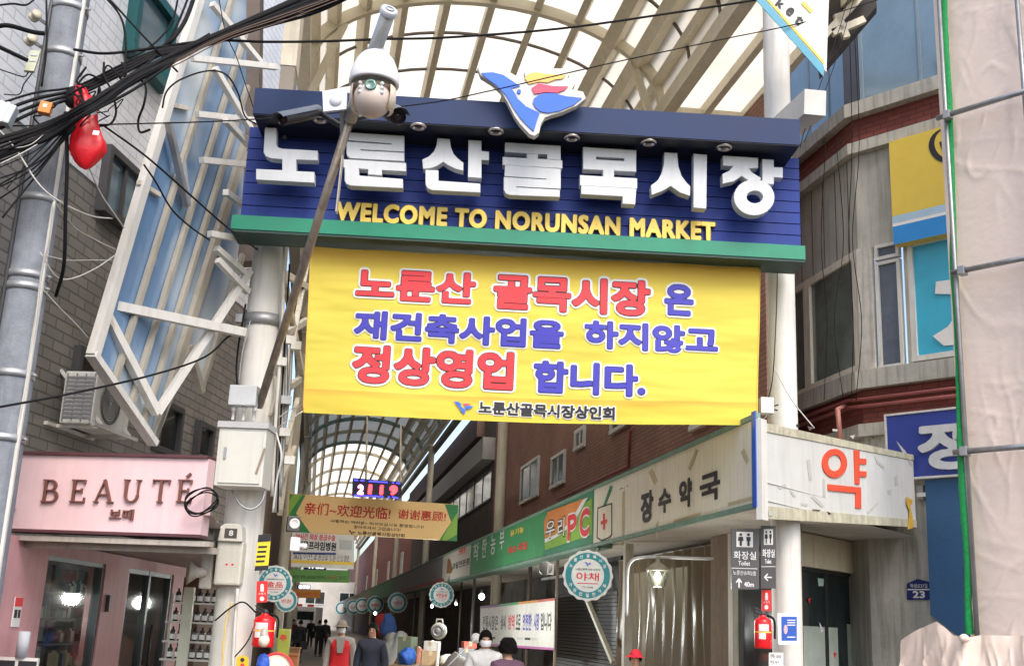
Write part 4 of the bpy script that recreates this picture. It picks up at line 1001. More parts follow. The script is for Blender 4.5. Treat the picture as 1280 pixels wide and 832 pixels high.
# street columns under the eaves
acol = mat('arcade_column_cream', (.60, .56, .44), .5, .08, 2, streak=.3, dirt=(.3, .26, .2))
first = None
uC = UR_ + .05
vcol = []
for x, y in ((626, 600), (535, 640), (497, 660), (470, 680), (448, 690), (433, 700)):
    qq = hit(x, y, ER * uC, ER); vcol.append(qq.dot(ED))
ord_ = ['nearest round cream arcade column, beside the brick wall windows', 'second round cream arcade column, behind the Chinese welcome board', 'third round cream arcade column down the right of the street', 'fourth round cream arcade column down the right of the street', 'fifth round cream arcade column far down the right side', 'sixth round cream arcade column far down the right side']
for k, v in enumerate(vcol):
    p = su(uC, v, 0)
    if first is None:
        first = thing('arcade_column', ord_[0], 'column', p, 'arcade columns along the right side')
        MB().lathe(p, [(.16, 0), (.155, ZS - .2)], 28).build('shaft', acol, first)
        MB().box(Fr3(p, ER, Z), -.24, .24, ZS - .3, ZS - .2, -.24, .24).build('head_plate', CREAM, first)
    else: dup(first, p, label=ord_[k])
fl = None
for k, v in enumerate([vcol[0] + 1, vcol[1], vcol[2]]):
    p = su(UL - .05, v, 0)
    lb_ = ['nearest', 'second', 'third'][k] + ' round column along the left shops of the arcade'
    dup(first, p, label=lb_, group='arcade columns along the left side')

# dark steel post and cream duct by the left column top
o = MB().beam(atY(311, 330, 14.2), atY(318, -60, 14.4), .24, .24).build('steel_post', BROWNST); tag(o, 'dark brown steel post rising behind the left end of the market sign', 'post')
DQ = Fr(atY(366, 50, 13.9), Vector((1, .1, 0))); a, b_ = DQ.px(347, 112), DQ.px(386, -80)
dt = thing('square_duct', 'square cream box column with dark foot above the left end of the sign', 'column', DQ.pt(a[0], a[1]))
MB().box(DQ, a[0], b_[0], DQ.px(365, 82)[1], b_[1], -.4, 0).build('casing', CREAM, dt)
MB().box(DQ, a[0] + .01, b_[0] - .01, a[1], DQ.px(365, 82)[1] - .002, -.39, -.01).build('foot', mat('duct_brown', (.22, .19, .15), .5), dt)
# lattice beside the banner, left
lt = thing('side_lattice', 'cream steel lattice bracing between the gate column and the arcade', 'bracing', su(UL, 16, 5))
for a, b_ in (((352, 330, 14), (384, 500, 17)), ((384, 330, 17), (352, 500, 14)), ((352, 420, 14), (384, 400, 17)), ((352, 490, 14), (380, 470, 17)), ((356, 560, 14.5), (372, 500, 18)), ((352, 600, 15), (368, 560, 18)), ((352, 340, 14), (386, 360, 17)), ((350, 640, 15), (366, 520, 19))):
    MB().beam(atY(*a), atY(*b_), .07, .09).build('strut', random.choice([CREAM, GREYMET, IVORY]), lt)

# ------------------------------------------------------------------ right: long fascia of shop signs
tU = (PS.px(742, 608)[1] + PS.px(945, 533)[1] + PS.px(590, 671)[1]) / 3
tD = (PS.px(742, 680)[1] + PS.px(945, 648)[1] + PS.px(590, 717)[1]) / 3
def sx(x): return PS.px(x, 660)[0]
gtrim = mat('weathered_green_trim', (.16, .27, .21), .6, .2, 4, streak=.4)
def fascia(x0, x1, label, m, name='shop_sign', trim=gtrim, dz=0, th=.35):
    a, b_ = sx(x0), sx(x1) - .02
    t = thing(name, label, 'sign', PS.pt((a + b_) / 2, tD, 0))
    MB().box(PS, a, b_, tD + .06, tU - .06, -th, dz).build('panel', m, t)
    MB().box(PS, a, b_, tU - .058, tU, -th, dz + .02).box(PS, a, b_, tD, tD + .058, -th, dz + .02).build('trim', trim, t)
    return t
PHW = mat('pharmacy_cream', (.78, .74, .60), .5, .06, 3, streak=.25, dirt=(.45, .38, .24))
ph = fascia(742, 950, 'long cream pharmacy sign with black Korean lettering and a red cross bottle', PHW, th=.03)
tapem = mat('old_tape', (.50, .42, .24), .5, .15)
for ch, x0, yb, x1, yt in (('장', 801, 655, 817, 610), ('수', 823, 643, 839, 607), ('약', 849, 637, 865, 595), ('국', 875, 630, 900, 586)):
    text(PS, ch, (x0, yb), (x1, yt), .004, BLACKP, ph, .05, .006, 48)
text(PS, 'A-1', (774, 612), (785, 606), .004, BLACKP, ph, .02, .003, 20)
poly('bottle', PS, [(747, 634), (765, 628), (765, 668), (762, 672), (752, 676), (746, 672)], .004, .004, BLACKP, ph)
poly('bottle', PS, [(748, 635.5), (764, 630), (764, 667), (761, 670.5), (752, 674), (747.2, 671)], .0085, .002, PHW, ph)
poly('spoon', PS, [(754, 632), (757, 632), (766, 608), (763, 606)], .004, .004, mat('sign_green', (.03, .22, .12), .5), ph)
poly('cross', PS, [(753.8, 642), (756.2, 641), (756.2, 661), (753.8, 662)], .012, .003, RED, ph); poly('cross', PS, [(751, 651), (759, 648.5), (759, 653), (751, 655.5)], .0125, .003, RED, ph)
for P in ([(778, 615), (781, 612), (780, 680), (777, 682)], [(815, 585), (822, 600), (818, 606), (811, 590)], [(820, 655), (823, 650), (821, 672), (819, 673)], [(930, 560), (936, 575), (933, 580), (926, 565)], [(860, 585), (870, 560), (873, 562), (863, 588)], [(842, 650), (875, 640), (876, 643), (842, 653)], [(910, 628), (940, 620), (940, 624), (910, 632)]):
    poly('tape', PS, P, .003, .002, tapem, ph)
pc = fascia(681, 742, 'green and orange sign for a PC room between the pharmacy and farmer signs', mat('sign_green_b', (.045, .23, .13), .45, .1))
pg = mat('lime_print', (.22, .42, .05), .5, .08); po = mat('orange_print', (.68, .24, .06), .5, .08)
poly('print', PS, [(681, 661), (692, 662), (738, 646), (739, 634), (740, 668), (681, 688)][:2] + [(740, 622), (740, 668), (681, 687)], .003, .003, pg, pc)
poly('print', PS, [(685, 639), (732, 622), (712, 655), (692, 668), (681, 672), (680, 652)], .007, .003, po, pc)
poly('print', PS, [(729, 624), (735, 621), (716, 655), (694, 672), (681, 678), (681, 673), (694, 668), (711, 654)], .0105, .002, WHITE, pc)
for ch, x0, yb, x1, yt in (('우', 682, 674, 694, 648), ('리', 697, 672, 706, 645)):
    text_halo(PS, ch, (x0, yb), (x1, yt), .014, BLACKP, pc, .03, .06, 40); text(PS, ch, (x0, yb), (x1, yt), .018, WHITE, pc, .02, .003, 40)
for ch, x0, yb, x1, yt in (('P', 709, 676, 721, 640), ('C', 724, 672, 737, 633)):
    text_halo(PS, ch, (x0, yb), (x1, yt), .014, WHITE, pc, .05, .07, 40); text(PS, ch, (x0, yb), (x1, yt), .018, RED, pc, .05, .003, 40)
gf = fascia(590, 681, 'green grocer sign with white brush lettering and yellow and red words', mat('sign_green_c', (.05, .28, .11), .45, .12))
for ch, x0, yb, x1, yt in (('착', 591, 703, 599, 676), ('한', 602, 698, 609, 669), ('농', 613, 694, 620, 665), ('부', 624, 688, 631, 660)):
    text(PS, ch, (x0, yb), (x1, yt), .004, LETWHITE, gf, .02, .004, 40)
text(PS, '유기농', (638, 671), (655, 656), .004, LETYEL, gf, .04, .004, 36); text(PS, '채소·과일', (635, 693), (659, 675), .004, RED, gf, .04, .004, 36)
wf = fascia(556, 590, 'white organic fruit sign with red and black words on the fascia', mat('sign_offwhite', (.55, .52, .46), .5, .1))
text(PS, '친환경', (573, 694), (582, 681), .004, RED, wf, .03, .003, 24); text(PS, '과일전문점', (565, 712), (587, 696), .004, BLACKP, wf, .03, .003, 24)
poly('picture', PS, [(560, 697), (563, 699), (566, 712), (564, 716), (558, 716), (559, 706)], .004, .003, mat('brown_print', (.25, .12, .05), .5), wf)
dk = fascia(500, 556, 'dark grey shop sign with faded lettering on the fascia', mat('sign_grey', (.20, .195, .20), .5, .15))
text(PS, '서광상회', (516, 714), (536, 698), .004, mat('faded_print', (.32, .31, .33), .6), dk, .02, .003, 28)
poly('stripe', PS, [(501, 737), (555, 722), (555, 727), (501, 741)], .004, .003, mat('faded_red', (.34, .06, .05), .5), dk)
gn = fascia(468, 500, 'dull green shop sign beyond the grey one', mat('sign_green_d', (.08, .25, .12), .5, .15)); text(PS, '청과', (486, 729), (494, 722), .004, mat('faded_green', (.12, .32, .15), .6), gn, .02, .003, 20)
g2 = fascia(444, 468, 'olive grey shop sign far along the fascia', mat('sign_olive', (.26, .28, .20), .5, .15))
g3 = fascia(425, 444, 'pale grey shop sign far along the fascia', mat('sign_palegrey', (.36, .36, .33), .5, .15))
g4 = fascia(408, 425, 'pale lime shop sign at the far end of the fascia', mat('sign_palelime', (.42, .44, .22), .5, .15))

# chamfered pharmacy face
py = thing('pharmacy_sign', 'big white corner sign box with one red Korean letter above the round column', 'sign', PY.pt(2, tD))
yE = PY.px(1143, 610)[0]
pT = (PY.px(965, 532)[1] + PY.px(1140, 570)[1]) / 2; pB = (PY.px(965, 648)[1] + PY.px(1140, 657)[1]) / 2
pT0, pT1 = PY.px(958, 529)[1], PY.px(1143, 569)[1]; pB0, pB1 = PY.px(958, 648)[1], PY.px(1143, 658)[1]
pw = mat('pharmacy_white', (.56, .57, .55), .5, .06, 3, streak=.3, dirt=(.40, .39, .33))
MB().prism(PY, [(.14, pB0 + .14), (yE, pB1 + .10), (yE, pT1 - .08), (.14, pT0 - .10)], -.03, 0).build('panel', pw, py)
rt = mat('rotten_trim', (.46, .44, .33), .7, .25, 6, streak=.5, dirt=(.2, .2, .13))
MB().prism(PY, [(.14, pT0 - .098), (yE, pT1 - .078), (yE, pT1), (.14, pT0)], -.05, .012).prism(PY, [(.14, pB0), (yE, pB1), (yE, pB1 + .098), (.14, pB0 + .138)], -.05, .012).build('trim', rt, py)
MB().box(PY, .002, .138, pB0 - .02, pT0 + .03, -.05, .02).build('corner_post', WHITE_STEEL, py)
MB().box(PS, -.15, -.03, tD + .0, tU + .02, .021, .035).build('blue_strip', mat('blue_strip', (.02, .12, .55), .4, .1), py)
OR = mat('orange_red_print', (.66, .075, .03), .5, .06)
zP = lambda P: [(930 + x / 4.622, 500 + y / 4.622) for x, y in P]
for k, (P, H) in enumerate(((zP(ring(520, 364, 72, 84)), zP(ring(520, 362, 39, 47))), (zP([(632, 288), (664, 290), (664, 335), (702, 338), (702, 370), (664, 368), (664, 408), (704, 411), (704, 443), (664, 441), (664, 486), (638, 482)]), None), (zP([(481, 484), (672, 503), (673, 625), (641, 622), (641, 536), (482, 520)]), None))):
    poly('letter' , PY, P, .003, .012, OR, py, True, H)
scrap = mat('torn_tape', (.46, .46, .42), .5, .15)
for P in ([(412, 238), (436, 196), (444, 200), (420, 244)], [(362, 345), (380, 340), (394, 460), (376, 465)], [(455, 450), (468, 455), (470, 560), (456, 556)], [(262, 520), (285, 530), (300, 555), (285, 560)], [(385, 560), (400, 545), (465, 610), (450, 620)], [(750, 322), (775, 350), (815, 385), (805, 396), (768, 365)], [(870, 440), (886, 430), (890, 490), (872, 498)], [(710, 645), (770, 588), (776, 596), (718, 662)], [(880, 235), (930, 290), (980, 375), (968, 382), (915, 300)], [(200, 500), (240, 480), (244, 500), (205, 515)], [(590, 668), (650, 672), (650, 690), (596, 690)], [(330, 590), (370, 600), (360, 612), (330, 604)], [(830, 520), (850, 515), (848, 545), (832, 545)], [(245, 622), (340, 628), (340, 634), (245, 628)]):
    poly('tape_scrap', PY, zP(P), .003, .002, scrap, py)
poly('yellow_tape', PY, zP([(938, 556), (972, 575), (968, 600), (958, 610), (974, 680), (976, 735), (945, 745), (955, 640), (938, 600)]), .016, .006, mat('tape_yellow', (.62, .38, .05), .4), py)
for P in ([(300, 138), (318, 140), (316, 158), (302, 156)], [(365, 148), (400, 160), (378, 175)], [(610, 205), (640, 200), (630, 225)], [(735, 205), (752, 208), (750, 222), (736, 218)], [(140, 640), (165, 645), (160, 668), (142, 665)], [(510, 165), (540, 168), (538, 180), (512, 178)], [(395, 628), (440, 632), (436, 640), (398, 636)], [(480, 640), (505, 655), (490, 660)]):
    poly('rust_hole', PY, zP(P), .016, .003, random.choice([BLACKP, scrap, BROWNST]), py)
# the building behind: ceiling of the overhang, walls, shutters
pb = thing('pharmacy_building', 'corner pharmacy with chamfered doorway curtain and shutter under its sign boxes', 'building', PS.pt(-3, 0, -1))
cw = mat('overhang_white', (.66, .63, .56), .7, .12, 2, streak=.3)
E1_ = PY.pt(yE, 0, -.02); A1 = PS.pt(.0, tD + .08, -.02); L1 = PS.pt(sx(396), tD + .08, -.02); L2 = PS.pt(sx(396), tD + .08, (E1_ - PS.o).dot(PS.n)); E1 = PY.pt(yE, tD + .08, -.02); 
b = MB(); b.face([L1, A1, E1, L2]); b.face([p + Z * .2 for p in (L2, E1, A1, L1)]); b.build('overhang', cw, pb)
WD = -1.25
shut = mat('shutter_dark', (.10, .105, .11), .45, .2, 4)
def wx(x, y=760): return PS.px(x, y, WD)[0]
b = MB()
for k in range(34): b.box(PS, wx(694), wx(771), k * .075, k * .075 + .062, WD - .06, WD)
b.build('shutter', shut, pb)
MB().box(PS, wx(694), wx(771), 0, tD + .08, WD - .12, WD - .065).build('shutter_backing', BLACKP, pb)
MB().box(PS, wx(890), wx(913), 0, tD + .07, WD - .2, WD + .02).build('wood_post', mat('old_wood', (.20, .13, .075), .7, .25, 6, streak=.5), pb)
MB().box(PS, wx(913.5), wx(919), 0, tD + .07, WD - .2, WD + .04).build('door_frame', IVORY, pb)
MB().box(PS, wx(919.5), wx(985), 0, tD + .07, WD - .2, WD - .04).build('side_door', WINDK, pb)
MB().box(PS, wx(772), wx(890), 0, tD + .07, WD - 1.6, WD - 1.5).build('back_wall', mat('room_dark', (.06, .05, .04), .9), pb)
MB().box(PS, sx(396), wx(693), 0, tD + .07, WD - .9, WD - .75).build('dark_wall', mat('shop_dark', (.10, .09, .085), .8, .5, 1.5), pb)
# curtain
ct = thing('plastic_curtain', 'brown translucent plastic curtain hanging under the pharmacy sign', 'curtain', PS.pt(wx(830), 0, WD))
m = bpy.data.materials.new('brown_vinyl'); m.use_nodes = True; N = m.node_tree.nodes; L = m.node_tree.links; b_ = N['Principled BSDF']; b_.inputs['Base Color'].default_value = (.26, .205, .14, 1); b_.inputs['Roughness'].default_value = .22
tr = N.new('ShaderNodeBsdfTransparent'); tr.inputs[0].default_value = (.6, .52, .4, 1); ms = N.new('ShaderNodeMixShader'); ms.inputs[0].default_value = .3; L.new(b_.outputs[0], ms.inputs[1]); L.new(tr.outputs[0], ms.inputs[2]); L.new(ms.outputs[0], N['Material Output'].inputs[0])
rows = []; n = 160; ca, cb = wx(773), wx(889)
for t in np.linspace(0.2, tD - .05, 24):
    rows.append([PS.pt(ca + (cb - ca) * k / n, t, WD + .055 * math.sin(k * .42 + 2 * noise.noise(Vector((k * .05, t * .3, 2)))) + .05 * noise.noise(Vector((k * .11, t * .7, 0)))) for k in range(n + 1)])
MB().grid(rows).build('sheet', m, ct)
MB().tube([PS.pt(ca, tD - .04, WD), PS.pt(cb, tD - .04, WD)], .015).build('rail', GREYMET, ct)
# posts along the fascia line
for k, (x0, x1, m_, lab) in enumerate(((692, 699, mat('pink_pipe', (.46, .36, .30), .5, .12), 'pinkish steel post at the right end of the white cloth banner'), (779, 790, IVORY, 'cream steel post carrying the lantern arm under the pharmacy sign'))):
    q = PS.off(-.45); a = q.px((x0 + x1) / 2, 760)[0]; r_ = .035 if k == 0 else .07
    o = (MB().tube([q.pt(a, 0, 0), q.pt(a, tD + .04, 0)], r_, 12) if k == 0 else MB().box(q, a - r_, a + r_, 0, tD + .04, -r_, r_)).build('shop_post', m_); tag(o, lab, 'post')
# door under the chamfer
DW = PY.off(-1.2)
dx = lambda x, y=760: DW.px(x, y)[0]
tl = DW.px(1050, 712)[1]
dt = tD + .06
MB().box(DW, dx(1090), dx(1122), 0, dt, -.25, 0).box(DW, dx(990), dx(1090) - .001, DW.px(1000, 706)[1], dt, -.22, -.01).build('wall', mat('pharmacy_wall', (.70, .62, .47), .7, .1, 2, streak=.3), pb)
f = MB(); dA, dB = dx(985), dx(1089); dm = (dA + dB) / 2 - .03
for a in (dA, dm, dB - .06): f.box(DW, a, a + .06, 0, tl, -.16, -.08)
f.box(DW, dA + .06, dB - .06, tl - .07, tl, -.155, -.085)
df = f.build('door', mat('door_frame_black', (.03, .03, .032), .4), pb)
MB().box(DW, dA + .06, dB - .06, .02, tl - .07, -.13, -.12).build('pane', WINDK, df)
pap = mat('old_paper', (.40, .46, .40), .8, .15, 4)
for x0, y0, x1, y1 in ((1003, 784, 1047, 860), (1062, 782, 1096, 860)):
    a, t0 = DW.px(x0, y1, -.11); b_2, t1 = DW.px(x1, y0, -.11); MB().box(DW, a, b_2, t0, t1, -.118, -.11).build('paper_sheet', pap, df)
for P, m_ in (([(1022, 722), (1030, 723), (1029, 732), (1023, 732)], mat('mint', (.5, .7, .6), .5)), ([(1079, 754), (1088, 758), (1084, 762)], RED), ([(1009, 748), (1013, 746), (1012, 754)], RED), ([(1042, 814), (1046, 816), (1043, 822)], RED), ([(1024, 777), (1030, 788), (1026, 790)], WHITE)):
    poly('sticker', DW, P, -.108, .003, m_, df)
GRX = mat('green_print', (.02, .30, .12), .5)
poly('sticker', DW, [(1081, 812), (1091, 812), (1091, 828), (1081, 828)], -.106, .003, GRX, df); text(DW, '약', (1083, 826), (1089, 814), -.102, WHITE, df, .03, .002, 20)
# ------------------------------------------------------------------ right corner building, upper storeys
ub = thing('corner_building', 'concrete and red brick corner building with band windows above the pharmacy', 'building', BEND + Vector((1.5, 2, -BEND.z)))
rb = brick('red_brick', (.20, .045, .035), (.27, .07, .05), (.10, .035, .03), .24, .085, .75, .008)
tt = lambda y, x=1135: UR.px(x, y)[1]
T = dict(g=tt(112), c=tt(129), b=tt(162), l=tt(176), w=tt(298), s0=tt(457), s1=tt(480), b2=tt(525), l2=tt(541))
LW, RW = 7.5, 3.2            # lengths either side of the bend
conc2 = mat('stained_concrete', (.44, .43, .38), .85, .2, 1.5, bump=.3, streak=.55, dirt=(.13, .12, .10))
conc3 = mat('grey_wall_panel', (.45, .44, .39), .8, .12, 2, bump=.15, streak=.4, dirt=(.17, .16, .13))
def both(b, t0, t1, d0, d1):
    # one strip that turns the corner without overlap
    P = [UW.pt(-LW, 0, d1), None, UR.pt(RW, 0, d1), UR.pt(RW, 0, d0), None, UW.pt(-LW, 0, d0)]
    def meet(d):
        p, r_ = UW.pt(0, 0, d), UW.r; q, s_ = UR.pt(0, 0, d), UR.r
        den = r_.x * s_.y - r_.y * s_.x; k = ((q.x - p.x) * s_.y - (q.y - p.y) * s_.x) / den; return p + r_ * k
    P[1] = meet(d1); P[4] = meet(d0)
    lo = [Vector((p.x, p.y, t0)) for p in P]; hi = [Vector((p.x, p.y, t1)) for p in P]
    S_ = [-LW, 0, RW, RW, 0, -LW]
    b.face(hi); b.face(lo[::-1])
    for i in range(6):
        j = (i + 1) % 6; b.face([lo[i], lo[j], hi[j], hi[i]], [(S_[i], t0), (S_[j], t0), (S_[j], t1), (S_[i], t1)])
    return b
both(MB(), T['c'], T['g'], -.3, .16).build('cornice', conc2, ub)
both(MB(), T['b'], T['c'] - .002, -.3, 0).build('brick_band', rb, ub)
both(MB(), T['l'], T['b'] - .002, -.3, .12).build('ledge', conc2, ub)
both(MB(), T['w'], T['l'] - .002, -.3, -.02).build('wall', conc3, ub)
both(MB(), T['s1'], T['s0'], -.3, .13).build('sill', conc2, ub)
both(MB(), T['b2'], T['s1'] - .002, -.3, 0).build('brick_band', rb, ub)
both(MB(), T['l2'], T['b2'] - .002, -.3, .10).build('ledge', conc2, ub)
both(MB(), 0, T['l2'] - .002, -.3, -.01).build('lower_wall', conc2, ub)
both(MB(), T['g'] + 3.2, T['g'] + 8, -.3, 0).build('upper_wall', brick('purple_brick', (.14, .12, .15), (.18, .15, .19), (.10, .10, .12), .3, .1), ub)
# ribbed panel joints on the street side wall
b = MB()
for k in range(10): s = -.25 - k * .42; b.box(UW, s - .008, s + .008, T['w'], T['l'] - .01, -.019, -.012)
b.build('panel_joint', mat('joint_dark', (.08, .075, .07), .8), ub)
skyw = mat('sky_window', (.16, .24, .30), .04, .2, .8, spec=1.0)
def band(fr, s0, s1, t0, t1, n, pm, fm, nm='window', depth=.07):
    return window(fr, s0, s1, t0, t1, nm, ub, fm, pm, .09, depth, n, -.05)
window(UW, -LW, -.12, T['g'] + .002, T['g'] + 3.2, 'window', ub, mat('blue_grey_frame', (.20, .26, .30), .4), skyw, .06, .05, 9, -.08)
window(UR, .14, RW, T['g'] + .002, T['g'] + 3.2, 'window', ub, mat('blue_grey_frame', (.20, .26, .30)), skyw, .06, .05, 2, -.08)
MB().box(UR, -.14, .12, T['g'] + .003, T['g'] + 3.2, -.12, -.02).build('corner_mullion', mat('mullion_dark', (.06, .065, .08), .4), ub)
# second-floor windows
paneg = mat('greenish_window', (.16, .20, .175), .05, .45, .9, spec=1.0)
xs = [UW.px(x, 400)[0] for x in (1074, 1010)]
window(UW, UW.px(1010, 400)[0], UW.px(1074, 400)[0], T['s0'] + .003, T['w'] - .003, 'window', ub, mat('cream_frame', (.72, .68, .58), .5, .1, 3, streak=.3), paneg, .12, .08, 0, -.05)
window(UW, -5.5, UW.px(1010, 400)[0] - .01, T['s0'] + .003, T['w'] - .003, 'window', ub, mat('cream_frame', (.72, .68, .58)), paneg, .10, .08, 2, -.05)
cp = MB().box(UW, UW.px(1075.5, 400)[0], 0, T['s0'] + .003, T['w'] - .003, -.05, .03).box(UR, .01, UR.px(1094, 400)[0], T['s0'] + .003, T['w'] - .003, -.05, .05).build('corner_post', mat('peeling_white', (.52, .50, .45), .7, .2, 5, streak=.6, dirt=(.2, .17, .13)), ub)
a, b_ = UR.px(1097, 400)[0], UR.px(1128, 400)[0]
window(UR, a, b_, T['s0'] + .003, tt(320), 'window', ub, WHITE_STEEL, mat('dull_window', (.10, .12, .16), .12, .2), .05, .07, 0, -.05)
window(UR, a, b_, tt(318), T['w'] - .003, 'window', ub, WHITE_STEEL, mat('dull_window', (.10, .12, .16)), .05, .07, 0, -.05)
a, b_ = UR.px(1131, 400)[0], UR.px(1215, 400)[0]
MB().box(UR, a, b_, T['s0'] + .003, T['w'] - .003, -.12, -.05).build('window_surround', IVORY, ub)
ww = window(UR, a + .10, b_, T['s0'] + .04, T['w'] - .07, 'window', ub, WHITE_STEEL, mat('aqua_film', (.05, .42, .60), .2, .12, 1.5), .08, .07, 0, -.04)
for P in ([(1170, 352), (1200, 348), (1200, 368), (1169, 367)], [(1200, 390), (1200, 430), (1180, 432), (1166, 420), (1185, 408), (1196, 392)]):
    poly('paper_letter', UR, P, .0, .004, WHITE, ww)
# pipes under the sill
pm = mat('maroon_pipe', (.26, .07, .065), .45, .12)
for k, y0 in enumerate((501, 508)):
    pts = [UW.pt(-3.5, T['s1'] - .12 - k * .11, .08), UW.pt(-.25, T['s1'] - .12 - k * .11, .08), UR.pt(.05, T['s1'] - .16 - k * .11, .08), UR.pt(RW - .5, T['s1'] - .16 - k * .11, .08)]
    MB().tube(pts, .028, 10).build('pipe', pm, ub)
qx = UW.px(1063, 500)[0]
MB().tube([UW.pt(qx, T['s1'] - .2, .10), UW.pt(qx + .25, T['s1'] - .3, .35), UW.pt(qx + .3, T['b2'] - .3, .35)], .04, 10).build('drain_pipe', mat('salmon_pipe', (.42, .17, .14), .45), ub)
# signs on that wall
ys = thing('wall_sign', 'yellow sign with white and blue stripes on the corner building, cut by the scaffold sheet', 'sign', UR.pt(*UR.px(1150, 300)))
P = [(1111, 178), (1205, 150), (1205, 292), (1114, 302)]
yy = [UR.px(*p, .2) for p in P]; s0, s1 = yy[0][0], yy[1][0]; y1 = (yy[0][1] + yy[1][1]) / 2; y0 = (yy[2][1] + yy[3][1]) / 2
MB().box(UR, s0, s1, y0, y1, .03, .2).build('panel', mat('sign_yellow', (.66, .48, .07), .5, .05), ys)
MB().box(UR, s0 + .002, s1, y0 + .002, y0 + (y1 - y0) * .17, .201, .204).build('stripe', mat('sign_azure', (.02, .23, .58), .5), ys)
MB().box(UR, s0 + .002, s1, y0 + (y1 - y0) * .172, y0 + (y1 - y0) * .20, .201, .204).build('stripe', WHITE, ys)
MB().box(UR, s0 + .002, s1, y0 + (y1 - y0) * .202, y0 + (y1 - y0) * .27, .201, .204).build('stripe', mat('sign_paleblue', (.36, .50, .62), .5), ys)
cx, cy = 1185, 182
poly('mark', UR, ring(cx, cy, 24, 22), .202, .004, BLACKP, ys, True, ring(cx + 4, cy - 3, 21, 20))
text(UR, 'W', (1175, 194), (1193, 172), .203, BLACKP, ys, .06, .004, 32)
bsn = thing('wall_sign', 'blue sign with white raised Korean letter on the corner building beside the tarpaulin', 'sign', UR.pt(*UR.px(1150, 596)))
P = [(1108, 519), (1206, 511), (1206, 592), (1110, 598)]
yy = [UR.px(*p, .2) for p in P]; s0, s1 = yy[0][0], yy[1][0]; y1 = (yy[0][1] + yy[1][1]) / 2; y0 = (yy[2][1] + yy[3][1]) / 2
MB().box(UR, s0, s1, y0, y1, .02, .2).build('panel', mat('sign_royal', (.03, .055, .30), .45, .08), bsn)
MB().box(UR, s0 - .03, s1, y1, y1 + .03, .01, .22).box(UR, s0 - .03, s0 - .001, y0, y1, .01, .22).box(UR, s0 - .03, s1, y0 - .03, y0, .01, .22).build('frame', WHITE_STEEL, bsn)
text(UR, '정', (1150, 590), (1222, 522), .202, LETWHITE, bsn, .05, .05, 48)
bb = thing('blue_sheet', 'plain dark blue sheet hanging below the blue sign', 'sheet', UR.pt(*UR.px(1185, 790)))
poly('cloth', UR, [(1157, 600), (1215, 596), (1218, 800), (1195, 792), (1164, 768)], .12, .02, mat('blue_cloth', (.03, .10, .22), .7, .1, 2, bump=.2), bb)
np_ = plate(UR, [(1134, 729), (1147, 723), (1163, 727), (1163, 749), (1134, 749)], 'dark blue house number plate reading 23 on the grey wall', 'number plate', 'house_number', mat('plate_navy', (.02, .03, .14), .35), .012, .0)
poly('band', UR, [(1134.5, 735.5), (1162.5, 735.5), (1162.5, 737), (1134.5, 737)], .0125, .003, WHITE, np_)
text(UR, '23', (1141, 747), (1156, 738), .0125, WHITE, np_, .06, .003, 32); text(UR, '뚝섬로27길', (1138, 734), (1159, 729), .0125, WHITE, np_, .0, .003, 24)
lam = thing('wall_lamp', 'small grey fitting on the wall beside the blue sheet', 'fitting', UR.pt(*UR.px(1155, 624), .05))
a, t0 = UR.px(1151, 625); b_, t1 = UR.px(1158, 607); MB().box(UR, a, b_, t0, t1, 0, .12).build('casing', GREYMET, lam, bevel=.01); MB().box(UR, a + .02, b_ + .05, t0 + .03, t0 + .09, .121, .16).build('head', WHITE_STEEL, lam)

# brick house along the street (above the signs)
BH = PS.off(-1.9)
HZ = ZS - .3
bh = thing('brick_house', 'brown brick house with small white windows above the farmer and PC signs', 'building', BH.pt(-8, 0, -1))
bbk = brick('brown_brick', (.31, .145, .10), (.37, .18, .125), (.18, .115, .09), .25, .085, .8, .012)
hx = lambda x, y=590: BH.px(x, y)[0]
hl = hx(618); hr = hx(902)
MB().box(BH, hl, hr + 2, tD + .3, HZ, -.3, 0).build('wall', bbk, bh)
for P in (((653, 580), (675, 573), (674, 621), (652, 629)), ((691, 570), (708, 563), (707, 603), (690, 612)), ((721, 537), (733, 532), (732, 558), (720, 564)), ((766, 517), (790, 508), (789, 534), (765, 540)), ((866, 500), (905, 484), (905, 524), (866, 537))):
    st = [BH.px(*p) for p in P]
    window(BH, (st[0][0] + st[3][0]) / 2, (st[1][0] + st[2][0]) / 2, (st[2][1] + st[3][1]) / 2, (st[0][1] + st[1][1]) / 2, 'window', bh, WHITE_STEEL, WINDK, .09, .07, 1)
MB().tube([BH.pt(hx(700, 610), BH.px(700, 613)[1] - .25, .08), BH.pt(hx(790, 575), BH.px(700, 613)[1] - .25, .08), BH.pt(hx(792, 560), BH.px(700, 613)[1] + .5, .08), BH.pt(hx(796, 555), BH.px(700, 613)[1] + .5, .08)], .035, 8).tube([BH.pt(hx(700), BH.px(700, 613)[1] - .4, .08), BH.pt(hx(930), BH.px(700, 613)[1] - .4, .08)], .03, 8).build('pipe', pm, bh)
MB().tube([BH.pt(hx(634), 3, .1), BH.pt(hx(634), ZS, .1)], .04, 8).build('drainpipe', WHITE_STEEL, bh)
